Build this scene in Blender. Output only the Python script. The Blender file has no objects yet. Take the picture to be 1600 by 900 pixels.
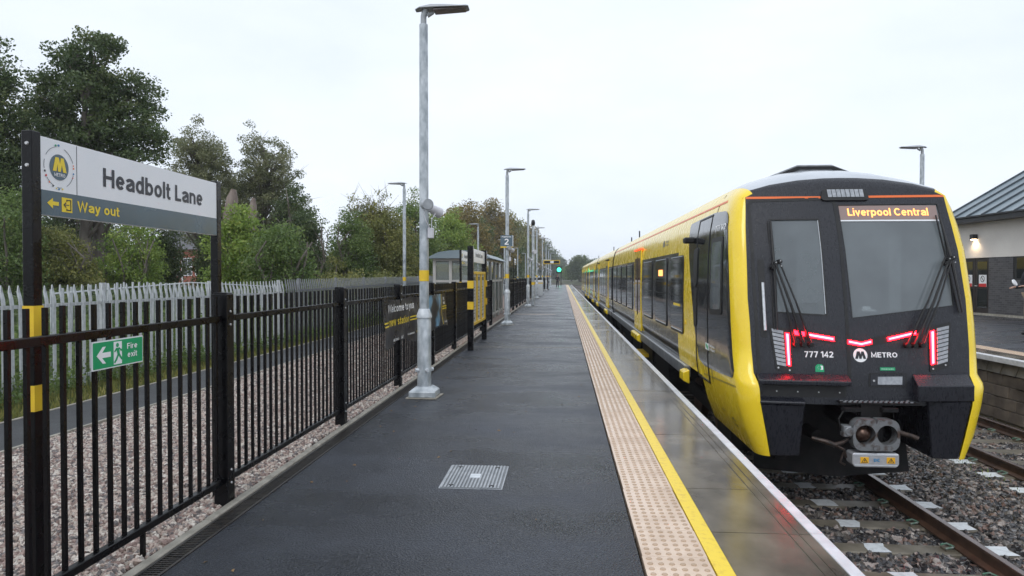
import bpy, bmesh, math, random
import numpy as np
from mathutils import Vector, Matrix
from mathutils.bvhtree import BVHTree
R = math.radians
sc = bpy.context.scene
COL = sc.collection
rnd = random.Random(7)

# ------------------------------------------------------------------ camera
cam_d = bpy.data.cameras.new('camera'); cam = bpy.data.objects.new('camera', cam_d); COL.objects.link(cam)
cam.location = (0, 0, 1.55); cam.rotation_euler = (R(90 - 0.966), 0, math.atan(80 / 1067))
cam_d.sensor_width = 36; cam_d.lens = 24.007; cam_d.clip_start = 0.05; cam_d.clip_end = 3000
sc.camera = cam

# ------------------------------------------------------------------ sky and sun
SUN_EL, SUN_AZ = R(48), R(205)
w = bpy.data.worlds.new('World'); sc.world = w; w.use_nodes = True
nt = w.node_tree; nt.nodes.clear()
def nn(nt, typ, **kw):
    n = nt.nodes.new(typ)
    for k, v in kw.items():
        if k.startswith('i_'): n.inputs[int(k[2:]) if k[2:].isdigit() else k[2:].replace('_', ' ')].default_value = v
        else: setattr(n, k, v)
    return n
out = nn(nt, 'ShaderNodeOutputWorld'); bg = nn(nt, 'ShaderNodeBackground'); bg.inputs[1].default_value = 0.1
sky = nn(nt, 'ShaderNodeTexSky'); sky.sky_type = 'NISHITA'; sky.sun_disc = False
sky.sun_elevation = SUN_EL; sky.sun_rotation = SUN_AZ; sky.air_density = 1.0; sky.dust_density = 3.0
tc = nn(nt, 'ShaderNodeTexCoord'); mp = nn(nt, 'ShaderNodeMapping'); mp.inputs['Scale'].default_value = (1.4, 1.4, 3.6)
cn = nn(nt, 'ShaderNodeTexNoise'); cn.inputs['Scale'].default_value = 1.6; cn.inputs['Detail'].default_value = 6; cn.inputs['Roughness'].default_value = 0.55
cr = nn(nt, 'ShaderNodeValToRGB'); cr.color_ramp.elements[0].position = 0.32; cr.color_ramp.elements[1].position = 0.68
cr.color_ramp.elements[0].color = (0.715, 0.785, 0.885, 1); cr.color_ramp.elements[1].color = (0.845, 0.90, 0.98, 1)
sc10 = nn(nt, 'ShaderNodeVectorMath', operation='SCALE'); sc10.inputs['Scale'].default_value = 9.2
mx = nn(nt, 'ShaderNodeMixRGB'); mx.inputs[0].default_value = 0.94
L = nt.links.new
L(tc.outputs['Generated'], mp.inputs[0]); L(mp.outputs[0], cn.inputs[0]); L(cn.outputs[0], cr.inputs[0]); L(cr.outputs[0], sc10.inputs[0])
L(sky.outputs[0], mx.inputs[1]); L(sc10.outputs[0], mx.inputs[2]); L(mx.outputs[0], bg.inputs[0]); L(bg.outputs[0], out.inputs[0])
sd = bpy.data.lights.new('sun', 'SUN'); so = bpy.data.objects.new('sun', sd); COL.objects.link(so)
sd.energy = 0.6; sd.angle = R(25); sd.color = (1, 0.985, 0.96)
sdir = Vector((math.sin(SUN_AZ) * math.cos(SUN_EL), math.cos(SUN_AZ) * math.cos(SUN_EL), math.sin(SUN_EL)))
so.rotation_euler = sdir.to_track_quat('Z', 'Y').to_euler(); so.location = (0, -10, 30)
sc.view_settings.view_transform = 'Standard'; sc.view_settings.look = 'None'; sc.view_settings.exposure = 0.46; sc.view_settings.gamma = 1

# ------------------------------------------------------------------ materials
def mat(name, c, r=0.5, m=0.0, c2=None, ns=4, nd=4, bump=0, bs=60, rv=0, rs=None, coat=0, spec=0.5, em=None, es=0, stretch=None, lo=0.35, hi=0.65, world=False):
    mt = bpy.data.materials.new(name); mt.use_nodes = True; nt = mt.node_tree; L = nt.links.new
    b = nt.nodes['Principled BSDF']
    b.inputs['Base Color'].default_value = (*c, 1); b.inputs['Roughness'].default_value = r; b.inputs['Metallic'].default_value = m
    b.inputs['Specular IOR Level'].default_value = spec; b.inputs['Coat Weight'].default_value = coat; b.inputs['Coat Roughness'].default_value = 0.05
    if em: b.inputs['Emission Color'].default_value = (*em, 1); b.inputs['Emission Strength'].default_value = es
    if c2 or bump or rv:
        if world: src = nn(nt, 'ShaderNodeNewGeometry').outputs['Position']
        else: src = nn(nt, 'ShaderNodeTexCoord').outputs['Object']
        mp = nn(nt, 'ShaderNodeMapping'); L(src, mp.inputs[0])
        if stretch: mp.inputs['Scale'].default_value = stretch
    if c2:
        n = nn(nt, 'ShaderNodeTexNoise'); n.inputs['Scale'].default_value = ns; n.inputs['Detail'].default_value = nd; L(mp.outputs[0], n.inputs[0])
        rp = nn(nt, 'ShaderNodeValToRGB'); rp.color_ramp.elements[0].position = lo; rp.color_ramp.elements[1].position = hi
        rp.color_ramp.elements[0].color = (*c, 1); rp.color_ramp.elements[1].color = (*c2, 1)
        L(n.outputs[0], rp.inputs[0]); L(rp.outputs[0], b.inputs['Base Color'])
    if rv:
        n = nn(nt, 'ShaderNodeTexNoise'); n.inputs['Scale'].default_value = rs or ns; n.inputs['Detail'].default_value = 3; L(mp.outputs[0], n.inputs[0])
        mr = nn(nt, 'ShaderNodeMapRange'); mr.inputs[1].default_value = 0.35; mr.inputs[2].default_value = 0.65
        mr.inputs[3].default_value = max(0, r - rv); mr.inputs[4].default_value = min(1, r + rv)
        L(n.outputs[0], mr.inputs[0]); L(mr.outputs[0], b.inputs['Roughness'])
    if bump:
        n = nn(nt, 'ShaderNodeTexNoise'); n.inputs['Scale'].default_value = bs; n.inputs['Detail'].default_value = 3; L(mp.outputs[0], n.inputs[0])
        bp = nn(nt, 'ShaderNodeBump'); bp.inputs['Strength'].default_value = bump; bp.inputs['Distance'].default_value = 0.01
        L(n.outputs[0], bp.inputs['Height']); L(bp.outputs[0], b.inputs['Normal'])
    return mt
M = {}
def asphalt(name, a, b, r0, r1, spots=True):
    mt = mat(name, a, 0.4); nt = mt.node_tree; L = nt.links.new; bs = nt.nodes['Principled BSDF']
    g = nn(nt, 'ShaderNodeNewGeometry')
    n1 = nn(nt, 'ShaderNodeTexNoise'); n1.inputs['Scale'].default_value = 95; n1.inputs['Detail'].default_value = 2; L(g.outputs['Position'], n1.inputs[0])
    mp = nn(nt, 'ShaderNodeMapping'); mp.inputs['Scale'].default_value = (0.55, 0.9, 1); L(g.outputs['Position'], mp.inputs[0])
    n2 = nn(nt, 'ShaderNodeTexNoise'); n2.inputs['Scale'].default_value = 1.1; n2.inputs['Detail'].default_value = 5; n2.inputs['Roughness'].default_value = 0.6; L(mp.outputs[0], n2.inputs[0])
    mm = nn(nt, 'ShaderNodeMath', operation='MULTIPLY_ADD'); mm.inputs[1].default_value = 0.62; L(n1.outputs[0], mm.inputs[0])
    m3 = nn(nt, 'ShaderNodeMath', operation='MULTIPLY'); m3.inputs[1].default_value = 0.38; L(n2.outputs[0], m3.inputs[0]); L(m3.outputs[0], mm.inputs[2])
    rp = nn(nt, 'ShaderNodeValToRGB'); rp.color_ramp.elements[0].position = 0.36; rp.color_ramp.elements[1].position = 0.66
    rp.color_ramp.elements[0].color = (*a, 1); rp.color_ramp.elements[1].color = (*b, 1); L(mm.outputs[0], rp.inputs[0]); L(rp.outputs[0], bs.inputs['Base Color'])
    v3 = nn(nt, 'ShaderNodeTexVoronoi'); v3.inputs['Scale'].default_value = 2.6; L(g.outputs['Position'], v3.inputs[0])
    r3 = nn(nt, 'ShaderNodeMapRange'); r3.inputs[1].default_value = 0.035; r3.inputs[2].default_value = 0.06; r3.inputs[3].default_value = 0.45; r3.inputs[4].default_value = 1.0; L(v3.outputs['Distance'], r3.inputs[0])
    n4 = nn(nt, 'ShaderNodeTexNoise'); n4.inputs['Scale'].default_value = 0.5; n4.inputs['Detail'].default_value = 8; n4.inputs['Roughness'].default_value = 0.7; L(g.outputs['Position'], n4.inputs[0])
    r4 = nn(nt, 'ShaderNodeMapRange'); r4.inputs[1].default_value = 0.40; r4.inputs[2].default_value = 0.60; r4.inputs[3].default_value = 0.62; r4.inputs[4].default_value = 1.15; L(n4.outputs[0], r4.inputs[0])
    m5 = nn(nt, 'ShaderNodeMath', operation='MULTIPLY'); L(r3.outputs[0], m5.inputs[0]); L(r4.outputs[0], m5.inputs[1])
    m6 = nn(nt, 'ShaderNodeVectorMath', operation='SCALE'); L(rp.outputs[0], m6.inputs[0]); L(m5.outputs[0], m6.inputs['Scale']); L(m6.outputs[0], bs.inputs['Base Color'])
    mr = nn(nt, 'ShaderNodeMapRange'); mr.inputs[1].default_value = 0.38; mr.inputs[2].default_value = 0.62; mr.inputs[3].default_value = r0; mr.inputs[4].default_value = r1
    L(n2.outputs[0], mr.inputs[0]); L(mr.outputs[0], bs.inputs['Roughness'])
    vo = nn(nt, 'ShaderNodeTexVoronoi'); vo.inputs['Scale'].default_value = 85; L(g.outputs['Position'], vo.inputs[0])
    bp = nn(nt, 'ShaderNodeBump'); bp.inputs['Strength'].default_value = 0.8; bp.inputs['Distance'].default_value = 0.008; bs.inputs['Specular IOR Level'].default_value = 0.42
    L(vo.outputs['Distance'], bp.inputs['Height']); L(bp.outputs[0], bs.inputs['Normal'])
    return mt
M['asphalt'] = asphalt('wet_asphalt', (0.005, 0.006, 0.009), (0.048, 0.056, 0.074), 0.19, 0.46)
M['path'] = asphalt('path_asphalt', (0.030, 0.032, 0.035), (0.075, 0.078, 0.082), 0.5, 0.7)
M['black'] = mat('black_paint', (0.0035, 0.0035, 0.0045), 0.30, rv=0.10, rs=9, bump=0.12, bs=90, spec=0.28)
M['yband'] = mat('yellow_band', (0.85, 0.58, 0.03), 0.45, c2=(0.78, 0.50, 0.03), ns=12)
M['galv'] = mat('galvanised_steel', (0.30, 0.34, 0.37), 0.42, 0.25, c2=(0.60, 0.64, 0.67), ns=11, nd=6, rv=0.12, rs=14, stretch=(1, 1, 0.55))
M['galv_light'] = mat('light_galvanised', (0.55, 0.59, 0.62), 0.45, 0.2, c2=(0.68, 0.71, 0.74), ns=20)
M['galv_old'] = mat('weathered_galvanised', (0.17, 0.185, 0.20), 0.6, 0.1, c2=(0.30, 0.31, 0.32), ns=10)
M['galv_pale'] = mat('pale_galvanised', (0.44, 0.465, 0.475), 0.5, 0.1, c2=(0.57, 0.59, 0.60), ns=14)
M['lampgrey'] = mat('lamp_grey', (0.32, 0.34, 0.36), 0.4, 0.2, c2=(0.4, 0.42, 0.44), ns=10)
M['lampunder'] = mat('lamp_underside', (0.12, 0.11, 0.11), 0.25, 0.2, c2=(0.2, 0.17, 0.16), ns=12)
M['bolt'] = mat('bolt_steel', (0.55, 0.55, 0.55), 0.35, 0.7)
M['white'] = mat('white_panel', (0.86, 0.87, 0.89), 0.3, c2=(0.82, 0.84, 0.86), ns=3)
M['whitegrey'] = mat('white_grey', (0.66, 0.66, 0.70), 0.4, c2=(0.58, 0.58, 0.62), ns=8)
M['signgrey'] = mat('sign_grey', (0.085, 0.13, 0.165), 0.22, c2=(0.10, 0.15, 0.185), ns=4, rv=0.06)
M['textdark'] = mat('dark_lettering', (0.025, 0.028, 0.040), 0.35)
M['textyel'] = mat('yellow_lettering', (0.88, 0.66, 0.04), 0.4)
M['textwhite'] = mat('white_lettering', (0.90, 0.90, 0.91), 0.4)
M['green'] = mat('green_sign', (0.0, 0.33, 0.13), 0.3, c2=(0.01, 0.37, 0.15), ns=5)
M['yellow'] = mat('train_yellow', (0.97, 0.71, 0.030), 0.26, c2=(0.92, 0.65, 0.026), ns=2.5, rv=0.05, rs=7, coat=0.4)
M['body_dark'] = mat('train_dark_side', (0.016, 0.018, 0.022), 0.12, rv=0.05, rs=6, spec=0.5, coat=0.3)
M['fascia'] = mat('train_charcoal', (0.0105, 0.0115, 0.017), 0.33, c2=(0.016, 0.0175, 0.024), ns=26, rv=0.12, rs=38, bump=0.25, bs=170, coat=0.12, spec=0.42, stretch=(1.6, 1, 0.45))
M['rubber'] = mat('black_rubber', (0.006, 0.006, 0.007), 0.5, c2=(0.012, 0.012, 0.012), ns=20)
M['roofwhite'] = mat('train_roof', (0.50, 0.53, 0.57), 0.25, c2=(0.44, 0.47, 0.51), ns=3, coat=0.4)
M['orange'] = mat('orange_stripe', (0.85, 0.17, 0.035), 0.35)
M['under'] = mat('underframe', (0.005, 0.005, 0.006), 0.6, c2=(0.014, 0.012, 0.012), ns=8, spec=.25)
M['sill'] = mat('sill_grey', (0.16, 0.17, 0.18), 0.35, 0.3, c2=(0.26, 0.27, 0.28), ns=6)
M['cast'] = mat('cast_steel', (0.25, 0.26, 0.27), 0.36, 0.5, c2=(0.09, 0.055, 0.04), ns=14, nd=8, lo=0.48, hi=0.66, bump=0.2)
M['rustmetal'] = mat('rusty_metal', (0.05, 0.025, 0.016), 0.35, 0.6, c2=(0.20, 0.13, 0.10), ns=14)
M['hose'] = mat('greasy_hose', (0.012, 0.010, 0.009), 0.4, 0.3, c2=(0.07, 0.045, 0.035), ns=30)
M['silver'] = mat('silver_box', (0.66, 0.67, 0.70), 0.25, 0.5, c2=(0.55, 0.56, 0.58), ns=20)
M['warn'] = mat('warning_yellow', (0.85, 0.45, 0.02), 0.4)
M['blue'] = mat('label_blue', (0.02, 0.22, 0.45), 0.4)
M['red'] = mat('label_red', (0.62, 0.03, 0.03), 0.4)
M['lens'] = mat('lamp_lens', (0.42, 0.44, 0.47), 0.15, c2=(0.30, 0.32, 0.35), ns=30)
M['redlight'] = mat('red_light', (0.9, 0.05, 0.06), 0.3, em=(1.0, 0.002, 0.006), es=38)
M['redcore'] = mat('red_light_core', (0.9, 0.3, 0.3), 0.3, em=(1.0, 0.10, 0.13), es=9)
M['led'] = mat('orange_led', (0.9, 0.4, 0.1), 0.5, em=(1.0, 0.31, 0.085), es=1.9)
M['ledback'] = mat('led_panel', (0.16, 0.14, 0.145), 0.2, em=(0.5, 0.28, 0.2), es=0.18)
M['doorled'] = mat('door_light', (0.9, 0.2, 0.05), 0.4, em=(1.0, 0.08, 0.03), es=0.9)
M['greenlight'] = mat('signal_green', (0.1, 0.9, 0.5), 0.4, em=(0.03, 1.0, 0.45), es=3)
M['warmlight'] = mat('warm_lamp', (1, 0.8, 0.6), 0.4, em=(1.0, 0.72, 0.42), es=14)
M['coping'] = mat('coping_concrete', (0.070, 0.058, 0.044), 0.15, c2=(0.195, 0.168, 0.128), ns=2.2, nd=7, rv=0.11, rs=1.4, bump=0.05, bs=120, world=True, stretch=(1, 0.7, 1))
M['nosing'] = mat('white_nosing', (0.74, 0.75, 0.78), 0.4, c2=(0.60, 0.61, 0.63), ns=9, world=True)
M['yline'] = mat('yellow_line', (0.90, 0.66, 0.05), 0.36, c2=(0.70, 0.47, 0.05), ns=22, nd=10, lo=0.5, hi=0.78, world=True)
M['tactile'] = mat('tactile_concrete', (0.72, 0.56, 0.43), 0.34, c2=(0.54, 0.41, 0.31), ns=3, nd=10, lo=0.42, hi=0.75, rv=0.12, bump=0.1, bs=200, world=True)
M['blister'] = mat('tactile_blister', (0.50, 0.36, 0.25), 0.4, c2=(0.42, 0.30, 0.20), ns=6, world=True)
M['concrete'] = mat('concrete', (0.26, 0.24, 0.20), 0.7, c2=(0.36, 0.34, 0.29), ns=6, nd=8, bump=0.3, bs=80, world=True)
M['kerb'] = mat('edging_concrete', (0.40, 0.37, 0.31), 0.6, c2=(0.26, 0.24, 0.20), ns=9, nd=8, bump=0.3, bs=90, world=True)
M['sleeper'] = mat('sleeper_concrete', (0.115, 0.098, 0.070), 0.42, c2=(0.20, 0.175, 0.135), ns=5, nd=8, bump=0.2, bs=90, world=True)
M['paint'] = mat('white_paint_patch', (0.66, 0.69, 0.71), 0.5, c2=(0.45, 0.47, 0.48), ns=16, nd=8, world=True, lo=0.45, hi=0.8)
M['railside'] = mat('rail_rust', (0.045, 0.024, 0.016), 0.5, c2=(0.10, 0.055, 0.035), ns=6, nd=6, world=True)
M['railhead'] = mat('rail_head', (0.10, 0.07, 0.06), 0.25, 0.5, c2=(0.16, 0.12, 0.11), ns=4, world=True)
M['clip'] = mat('green_clip', (0.04, 0.16, 0.09), 0.45, c2=(0.20, 0.22, 0.20), ns=20)
M['steelplate'] = mat('manhole_steel', (0.30, 0.32, 0.34), 0.42, 0.4, c2=(0.42, 0.44, 0.46), ns=12)
M['platebase'] = mat('plate_base', (0.13, 0.14, 0.15), 0.5, 0.3, c2=(0.18, 0.19, 0.20), ns=10)  # darker than the ribs: shade in their gaps is put into the colour
M['grate'] = mat('grate_iron', (0.03, 0.03, 0.032), 0.4, 0.3, c2=(0.07, 0.06, 0.05), ns=30, world=True)
M['bed'] = mat('ballast_bed', (0.020, 0.017, 0.015), 0.9, c2=(0.07, 0.055, 0.045), ns=22, nd=8, bump=1, bs=20, world=True, lo=0.3, hi=0.7)
M['pinkbed'] = mat('gravel_bed', (0.10, 0.07, 0.06), 0.9, c2=(0.36, 0.28, 0.24), ns=34, nd=8, bump=1, bs=34, world=True, lo=0.35, hi=0.65)
M['soil'] = mat('grass_ground', (0.030, 0.042, 0.012), 0.9, c2=(0.075, 0.075, 0.030), ns=1.3, nd=8, bump=0.6, bs=8, world=True)
M['farland'] = mat('far_land', (0.05, 0.06, 0.03), 0.9, c2=(0.10, 0.09, 0.06), ns=0.2, nd=8, world=True)
M['bark'] = mat('bark', (0.10, 0.085, 0.07), 0.85, c2=(0.19, 0.165, 0.14), ns=5, nd=8, bump=0.6, bs=14, stretch=(1, 1, 0.3))
M['barkpale'] = mat('pale_dead_bark', (0.17, 0.13, 0.11), 0.85, c2=(0.28, 0.23, 0.20), ns=5, nd=8, bump=0.6, bs=14, stretch=(1, 1, 0.3))
M['render'] = mat('cream_render', (0.76, 0.72, 0.66), 0.8, c2=(0.69, 0.65, 0.60), ns=1.2, bump=0.1, bs=60)
M['metalroof'] = mat('blue_grey_roof', (0.17, 0.22, 0.25), 0.42, 0.1, c2=(0.23, 0.28, 0.31), ns=0.8)
M['seam'] = mat('roof_seam', (0.045, 0.06, 0.075), 0.4, c2=(0.07, 0.085, 0.10), ns=2)
M['fasciaboard'] = mat('dark_fascia', (0.012, 0.014, 0.017), 0.4, c2=(0.02, 0.022, 0.026), ns=4)
M['doorbrown'] = mat('dark_brown_door', (0.022, 0.016, 0.015), 0.35, c2=(0.03, 0.022, 0.02), ns=4)
M['darkglass'] = mat('dark_glass', (0.014, 0.017, 0.018), 0.05, c2=(0.028, 0.032, 0.030), ns=1.2, coat=0.5)
M['shelter_frame'] = mat('shelter_frame', (0.42, 0.41, 0.39), 0.5, c2=(0.48, 0.47, 0.45), ns=4)
M['skin'] = mat('skin', (0.42, 0.25, 0.18), 0.5, c2=(0.46, 0.28, 0.21), ns=20)
M['cloth_dark'] = mat('dark_cloth', (0.012, 0.013, 0.018), 0.8, c2=(0.022, 0.023, 0.03), ns=20)
M['cloth_tan'] = mat('tan_cloth', (0.20, 0.15, 0.10), 0.8, c2=(0.25, 0.19, 0.13), ns=20)
M['hair'] = mat('hair', (0.02, 0.015, 0.012), 0.6, c2=(0.03, 0.02, 0.015), ns=40)
M['banner'] = mat('banner_vinyl', (0.012, 0.014, 0.022), 0.34, rv=0.10, rs=4, spec=0.4, c2=(0.024, 0.027, 0.038), ns=5)
M['poster'] = mat('poster_print', (0.42, 0.44, 0.46), 0.3, c2=(0.62, 0.63, 0.63), ns=9, nd=6)
M['posterblue'] = mat('poster_blue', (0.012, 0.018, 0.03), 0.35, c2=(0.20, 0.42, 0.62), ns=2.2, nd=2, lo=0.46, hi=0.60)
M['bluegrey'] = mat('blue_grey_interior', (0.30, 0.34, 0.36), 0.6, c2=(0.38, 0.42, 0.44), ns=3)
M['seatdark'] = mat('seat_cloth', (0.03, 0.035, 0.045), 0.8, c2=(0.04, 0.045, 0.055), ns=20)
def glassmat(name, tint, a, col, r=0.04):
    mt = bpy.data.materials.new(name); mt.use_nodes = True; nt = mt.node_tree; L = nt.links.new
    b = nt.nodes['Principled BSDF']; o = nt.nodes['Material Output']
    tcd = nn(nt, 'ShaderNodeTexCoord'); n = nn(nt, 'ShaderNodeTexNoise'); n.inputs['Scale'].default_value = 1.5; n.inputs['Detail'].default_value = 5; L(tcd.outputs['Object'], n.inputs[0])
    rp = nn(nt, 'ShaderNodeValToRGB'); rp.color_ramp.elements[0].position = 0.3; rp.color_ramp.elements[1].position = 0.7
    rp.color_ramp.elements[0].color = (*[x * 0.82 for x in col], 1); rp.color_ramp.elements[1].color = (*[x * 1.15 for x in col], 1); L(n.outputs[0], rp.inputs[0]); L(rp.outputs[0], b.inputs['Base Color'])
    b.inputs['Roughness'].default_value = r; b.inputs['Coat Weight'].default_value = 0.5
    t = nn(nt, 'ShaderNodeBsdfTransparent'); t.inputs[0].default_value = (*tint, 1)
    m = nn(nt, 'ShaderNodeMixShader'); m.inputs[0].default_value = a
    L(t.outputs[0], m.inputs[1]); L(b.outputs[0], m.inputs[2]); L(m.outputs[0], o.inputs[0])
    return mt
M['windscreen'] = glassmat('windscreen_glass', (0.75, 0.8, 0.8), 0.52, (0.29, 0.325, 0.345))  # grey base colour stands in for sky haze reflected in the glass
M['sideglass'] = glassmat('side_glass', (0.35, 0.38, 0.36), 0.6, (0.022, 0.026, 0.026))
M['shelterglass'] = glassmat('shelter_glass', (0.8, 0.84, 0.82), 0.35, (0.30, 0.32, 0.30))
def tintmat(name, cols, r=0.55, attr=True, trans=0.38):
    """leaf or stone material: the colour of each leaf comes from its own 'tint' value (attr) or from the instance"""
    mt = bpy.data.materials.new(name); mt.use_nodes = True; nt = mt.node_tree; L = nt.links.new
    b = nt.nodes['Principled BSDF']; b.inputs['Roughness'].default_value = r
    if attr: src = nn(nt, 'ShaderNodeAttribute', attribute_name='tint').outputs['Fac']
    else: src = nn(nt, 'ShaderNodeObjectInfo').outputs['Random']
    rp = nn(nt, 'ShaderNodeValToRGB'); e = rp.color_ramp.elements
    while len(e) < len(cols): e.new(0.5)
    if not attr: rp.color_ramp.interpolation = 'CONSTANT'
    for i, c in enumerate(cols): e[i].position = i / (len(cols) - (1 if attr else 0)); e[i].color = (*c, 1)
    L(src, rp.inputs[0])
    if attr:
        L(rp.outputs[0], b.inputs['Base Color'])
        tr = nn(nt, 'ShaderNodeBsdfTranslucent'); L(rp.outputs[0], tr.inputs[0])
        m = nn(nt, 'ShaderNodeMixShader'); m.inputs[0].default_value = trans
        L(b.outputs[0], m.inputs[1]); L(tr.outputs[0], m.inputs[2]); L(m.outputs[0], nt.nodes['Material Output'].inputs[0])
    else:
        g = nn(nt, 'ShaderNodeNewGeometry'); n = nn(nt, 'ShaderNodeTexNoise'); n.inputs['Scale'].default_value = 90; L(g.outputs['Position'], n.inputs[0])
        mm = nn(nt, 'ShaderNodeMixRGB', blend_type='MULTIPLY'); mm.inputs[0].default_value = 0.55
        r2 = nn(nt, 'ShaderNodeValToRGB'); r2.color_ramp.elements[0].position = 0.3; r2.color_ramp.elements[0].color = (0.4, 0.4, 0.4, 1); r2.color_ramp.elements[1].position = 0.6
        L(n.outputs[0], r2.inputs[0]); L(rp.outputs[0], mm.inputs[1]); L(r2.outputs[0], mm.inputs[2]); L(mm.outputs[0], b.inputs['Base Color'])
    return mt
M['stone_dark'] = tintmat('ballast_stone', [(0.025, 0.025, 0.028), (0.10, 0.085, 0.075), (0.06, 0.058, 0.06), (0.20, 0.13, 0.105), (0.035, 0.034, 0.036), (0.15, 0.135, 0.12), (0.045, 0.04, 0.04), (0.34, 0.29, 0.26)], 0.24, attr=False)
M['stone_pink'] = tintmat('pink_gravel', [(0.44, 0.36, 0.31), (0.27, 0.19, 0.165), (0.55, 0.49, 0.43), (0.14, 0.12, 0.115), (0.50, 0.40, 0.345), (0.34, 0.25, 0.22), (0.64, 0.59, 0.53), (0.22, 0.20, 0.195)], 0.6, attr=False)

# ------------------------------------------------------------------ mesh helpers
def wloc(o):
    v = Vector((0, 0, 0))
    while o: v = v + Vector(o.location); o = o.parent
    return v
class MB:
    def __init__(s): s.v = []; s.f = []; s.m = []
    def add(s, vs, fs, mi=0):
        b = len(s.v); s.v += [tuple(v) for v in vs]; s.f += [tuple(i + b for i in f) for f in fs]; s.m += [mi] * len(fs); return s
    def box(s, x0, x1, y0, y1, z0, z1, mi=0):
        return s.add([(x0, y0, z0), (x1, y0, z0), (x1, y1, z0), (x0, y1, z0), (x0, y0, z1), (x1, y0, z1), (x1, y1, z1), (x0, y1, z1)],
                     [(0, 3, 2, 1), (4, 5, 6, 7), (0, 1, 5, 4), (1, 2, 6, 5), (2, 3, 7, 6), (3, 0, 4, 7)], mi)
    def prism(s, poly, ax, a0, a1, mi=0):
        n = len(poly)
        def P(p, a): return {'x': (a, p[0], p[1]), 'y': (p[0], a, p[1]), 'z': (p[0], p[1], a)}[ax]
        return s.add([P(p, a0) for p in poly] + [P(p, a1) for p in poly],
                     [tuple(range(n))[::-1], tuple(range(n, 2 * n))] + [(i, (i + 1) % n, n + (i + 1) % n, n + i) for i in range(n)], mi)
    def tube(s, pts, rad, n=10, mi=0, cap=True):
        pts = [Vector(p) for p in pts]
        if not hasattr(rad, '__len__'): rad = [rad] * len(pts)
        vs = []; prev = None
        for i, p in enumerate(pts):
            d = (pts[min(i + 1, len(pts) - 1)] - pts[max(i - 1, 0)]).normalized()
            if prev is None: a = d.orthogonal().normalized()
            else: a = (prev - d * prev.dot(d)).normalized()
            prev = a; b = d.cross(a)
            for k in range(n):
                t = 2 * math.pi * k / n; vs.append(p + (a * math.cos(t) + b * math.sin(t)) * rad[i])
        fs = [(i * n + k, i * n + (k + 1) % n, (i + 1) * n + (k + 1) % n, (i + 1) * n + k) for i in range(len(pts) - 1) for k in range(n)]
        if cap: fs += [tuple(range(n))[::-1], tuple(range((len(pts) - 1) * n, len(pts) * n))]
        return s.add(vs, fs, mi)
    def xf(s, m): s.v = [tuple(m @ Vector(v)) for v in s.v]; return s
    def make(s, name, mats, parent=None, bevel=0, smooth=None, w=False, seg=1):
        me = bpy.data.meshes.new(name)
        off = wloc(parent) if (w and parent) else Vector((0, 0, 0))
        me.from_pydata([(v[0] - off.x, v[1] - off.y, v[2] - off.z) for v in s.v], [], s.f)
        if not isinstance(mats, (list, tuple)): mats = [mats]
        for m in mats: me.materials.append(m)
        me.polygons.foreach_set('material_index', s.m)
        bm = bmesh.new(); bm.from_mesh(me)
        bmesh.ops.recalc_face_normals(bm, faces=bm.faces)
        if bevel:
            es = [e for e in bm.edges if len(e.link_faces) == 2 and e.calc_face_angle(0) > R(28)]
            bmesh.ops.bevel(bm, geom=es, offset=bevel, segments=seg, affect='EDGES', profile=0.5, clamp_overlap=True)
        bm.to_mesh(me); bm.free()
        if smooth is not None:
            me.shade_smooth(); me.set_sharp_from_angle(angle=R(smooth))
        o = bpy.data.objects.new(name, me); COL.objects.link(o)
        if parent: o.parent = parent
        return o
def tag(o, label=None, cat=None, group=None, kind=None):
    if label: o['label'] = label
    if cat: o['category'] = cat
    if group: o['group'] = group
    if kind: o['kind'] = kind
    return o
def empty(name, loc, rz=0):
    o = bpy.data.objects.new(name, None); COL.objects.link(o); o.location = loc; o.rotation_euler = (0, 0, rz); o.empty_display_size = 0.3
    return o
def struct(o, label=None): o['kind'] = 'structure'; o['label'] = label or o.name.replace('_', ' '); return o
def kids(o): return [c for c in bpy.data.objects if c.parent == o]
def copy_tree(o, parent=None, kidmap=None):
    if kidmap is None:
        kidmap = {}
        for c in bpy.data.objects:
            if c.parent: kidmap.setdefault(c.parent.name, []).append(c)
    c = o.copy(); COL.objects.link(c); c.parent = parent
    for ch in kidmap.get(o.name, []): copy_tree(ch, c, kidmap)
    return c
def link_copy(src, name=None, parent=None, loc=None, rot=None):
    c = bpy.data.objects.new(name or src.name.split('.')[0], src.data); COL.objects.link(c)
    if parent: c.parent = parent
    if loc is not None: c.location = loc
    if rot is not None: c.rotation_euler = rot
    return c
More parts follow.
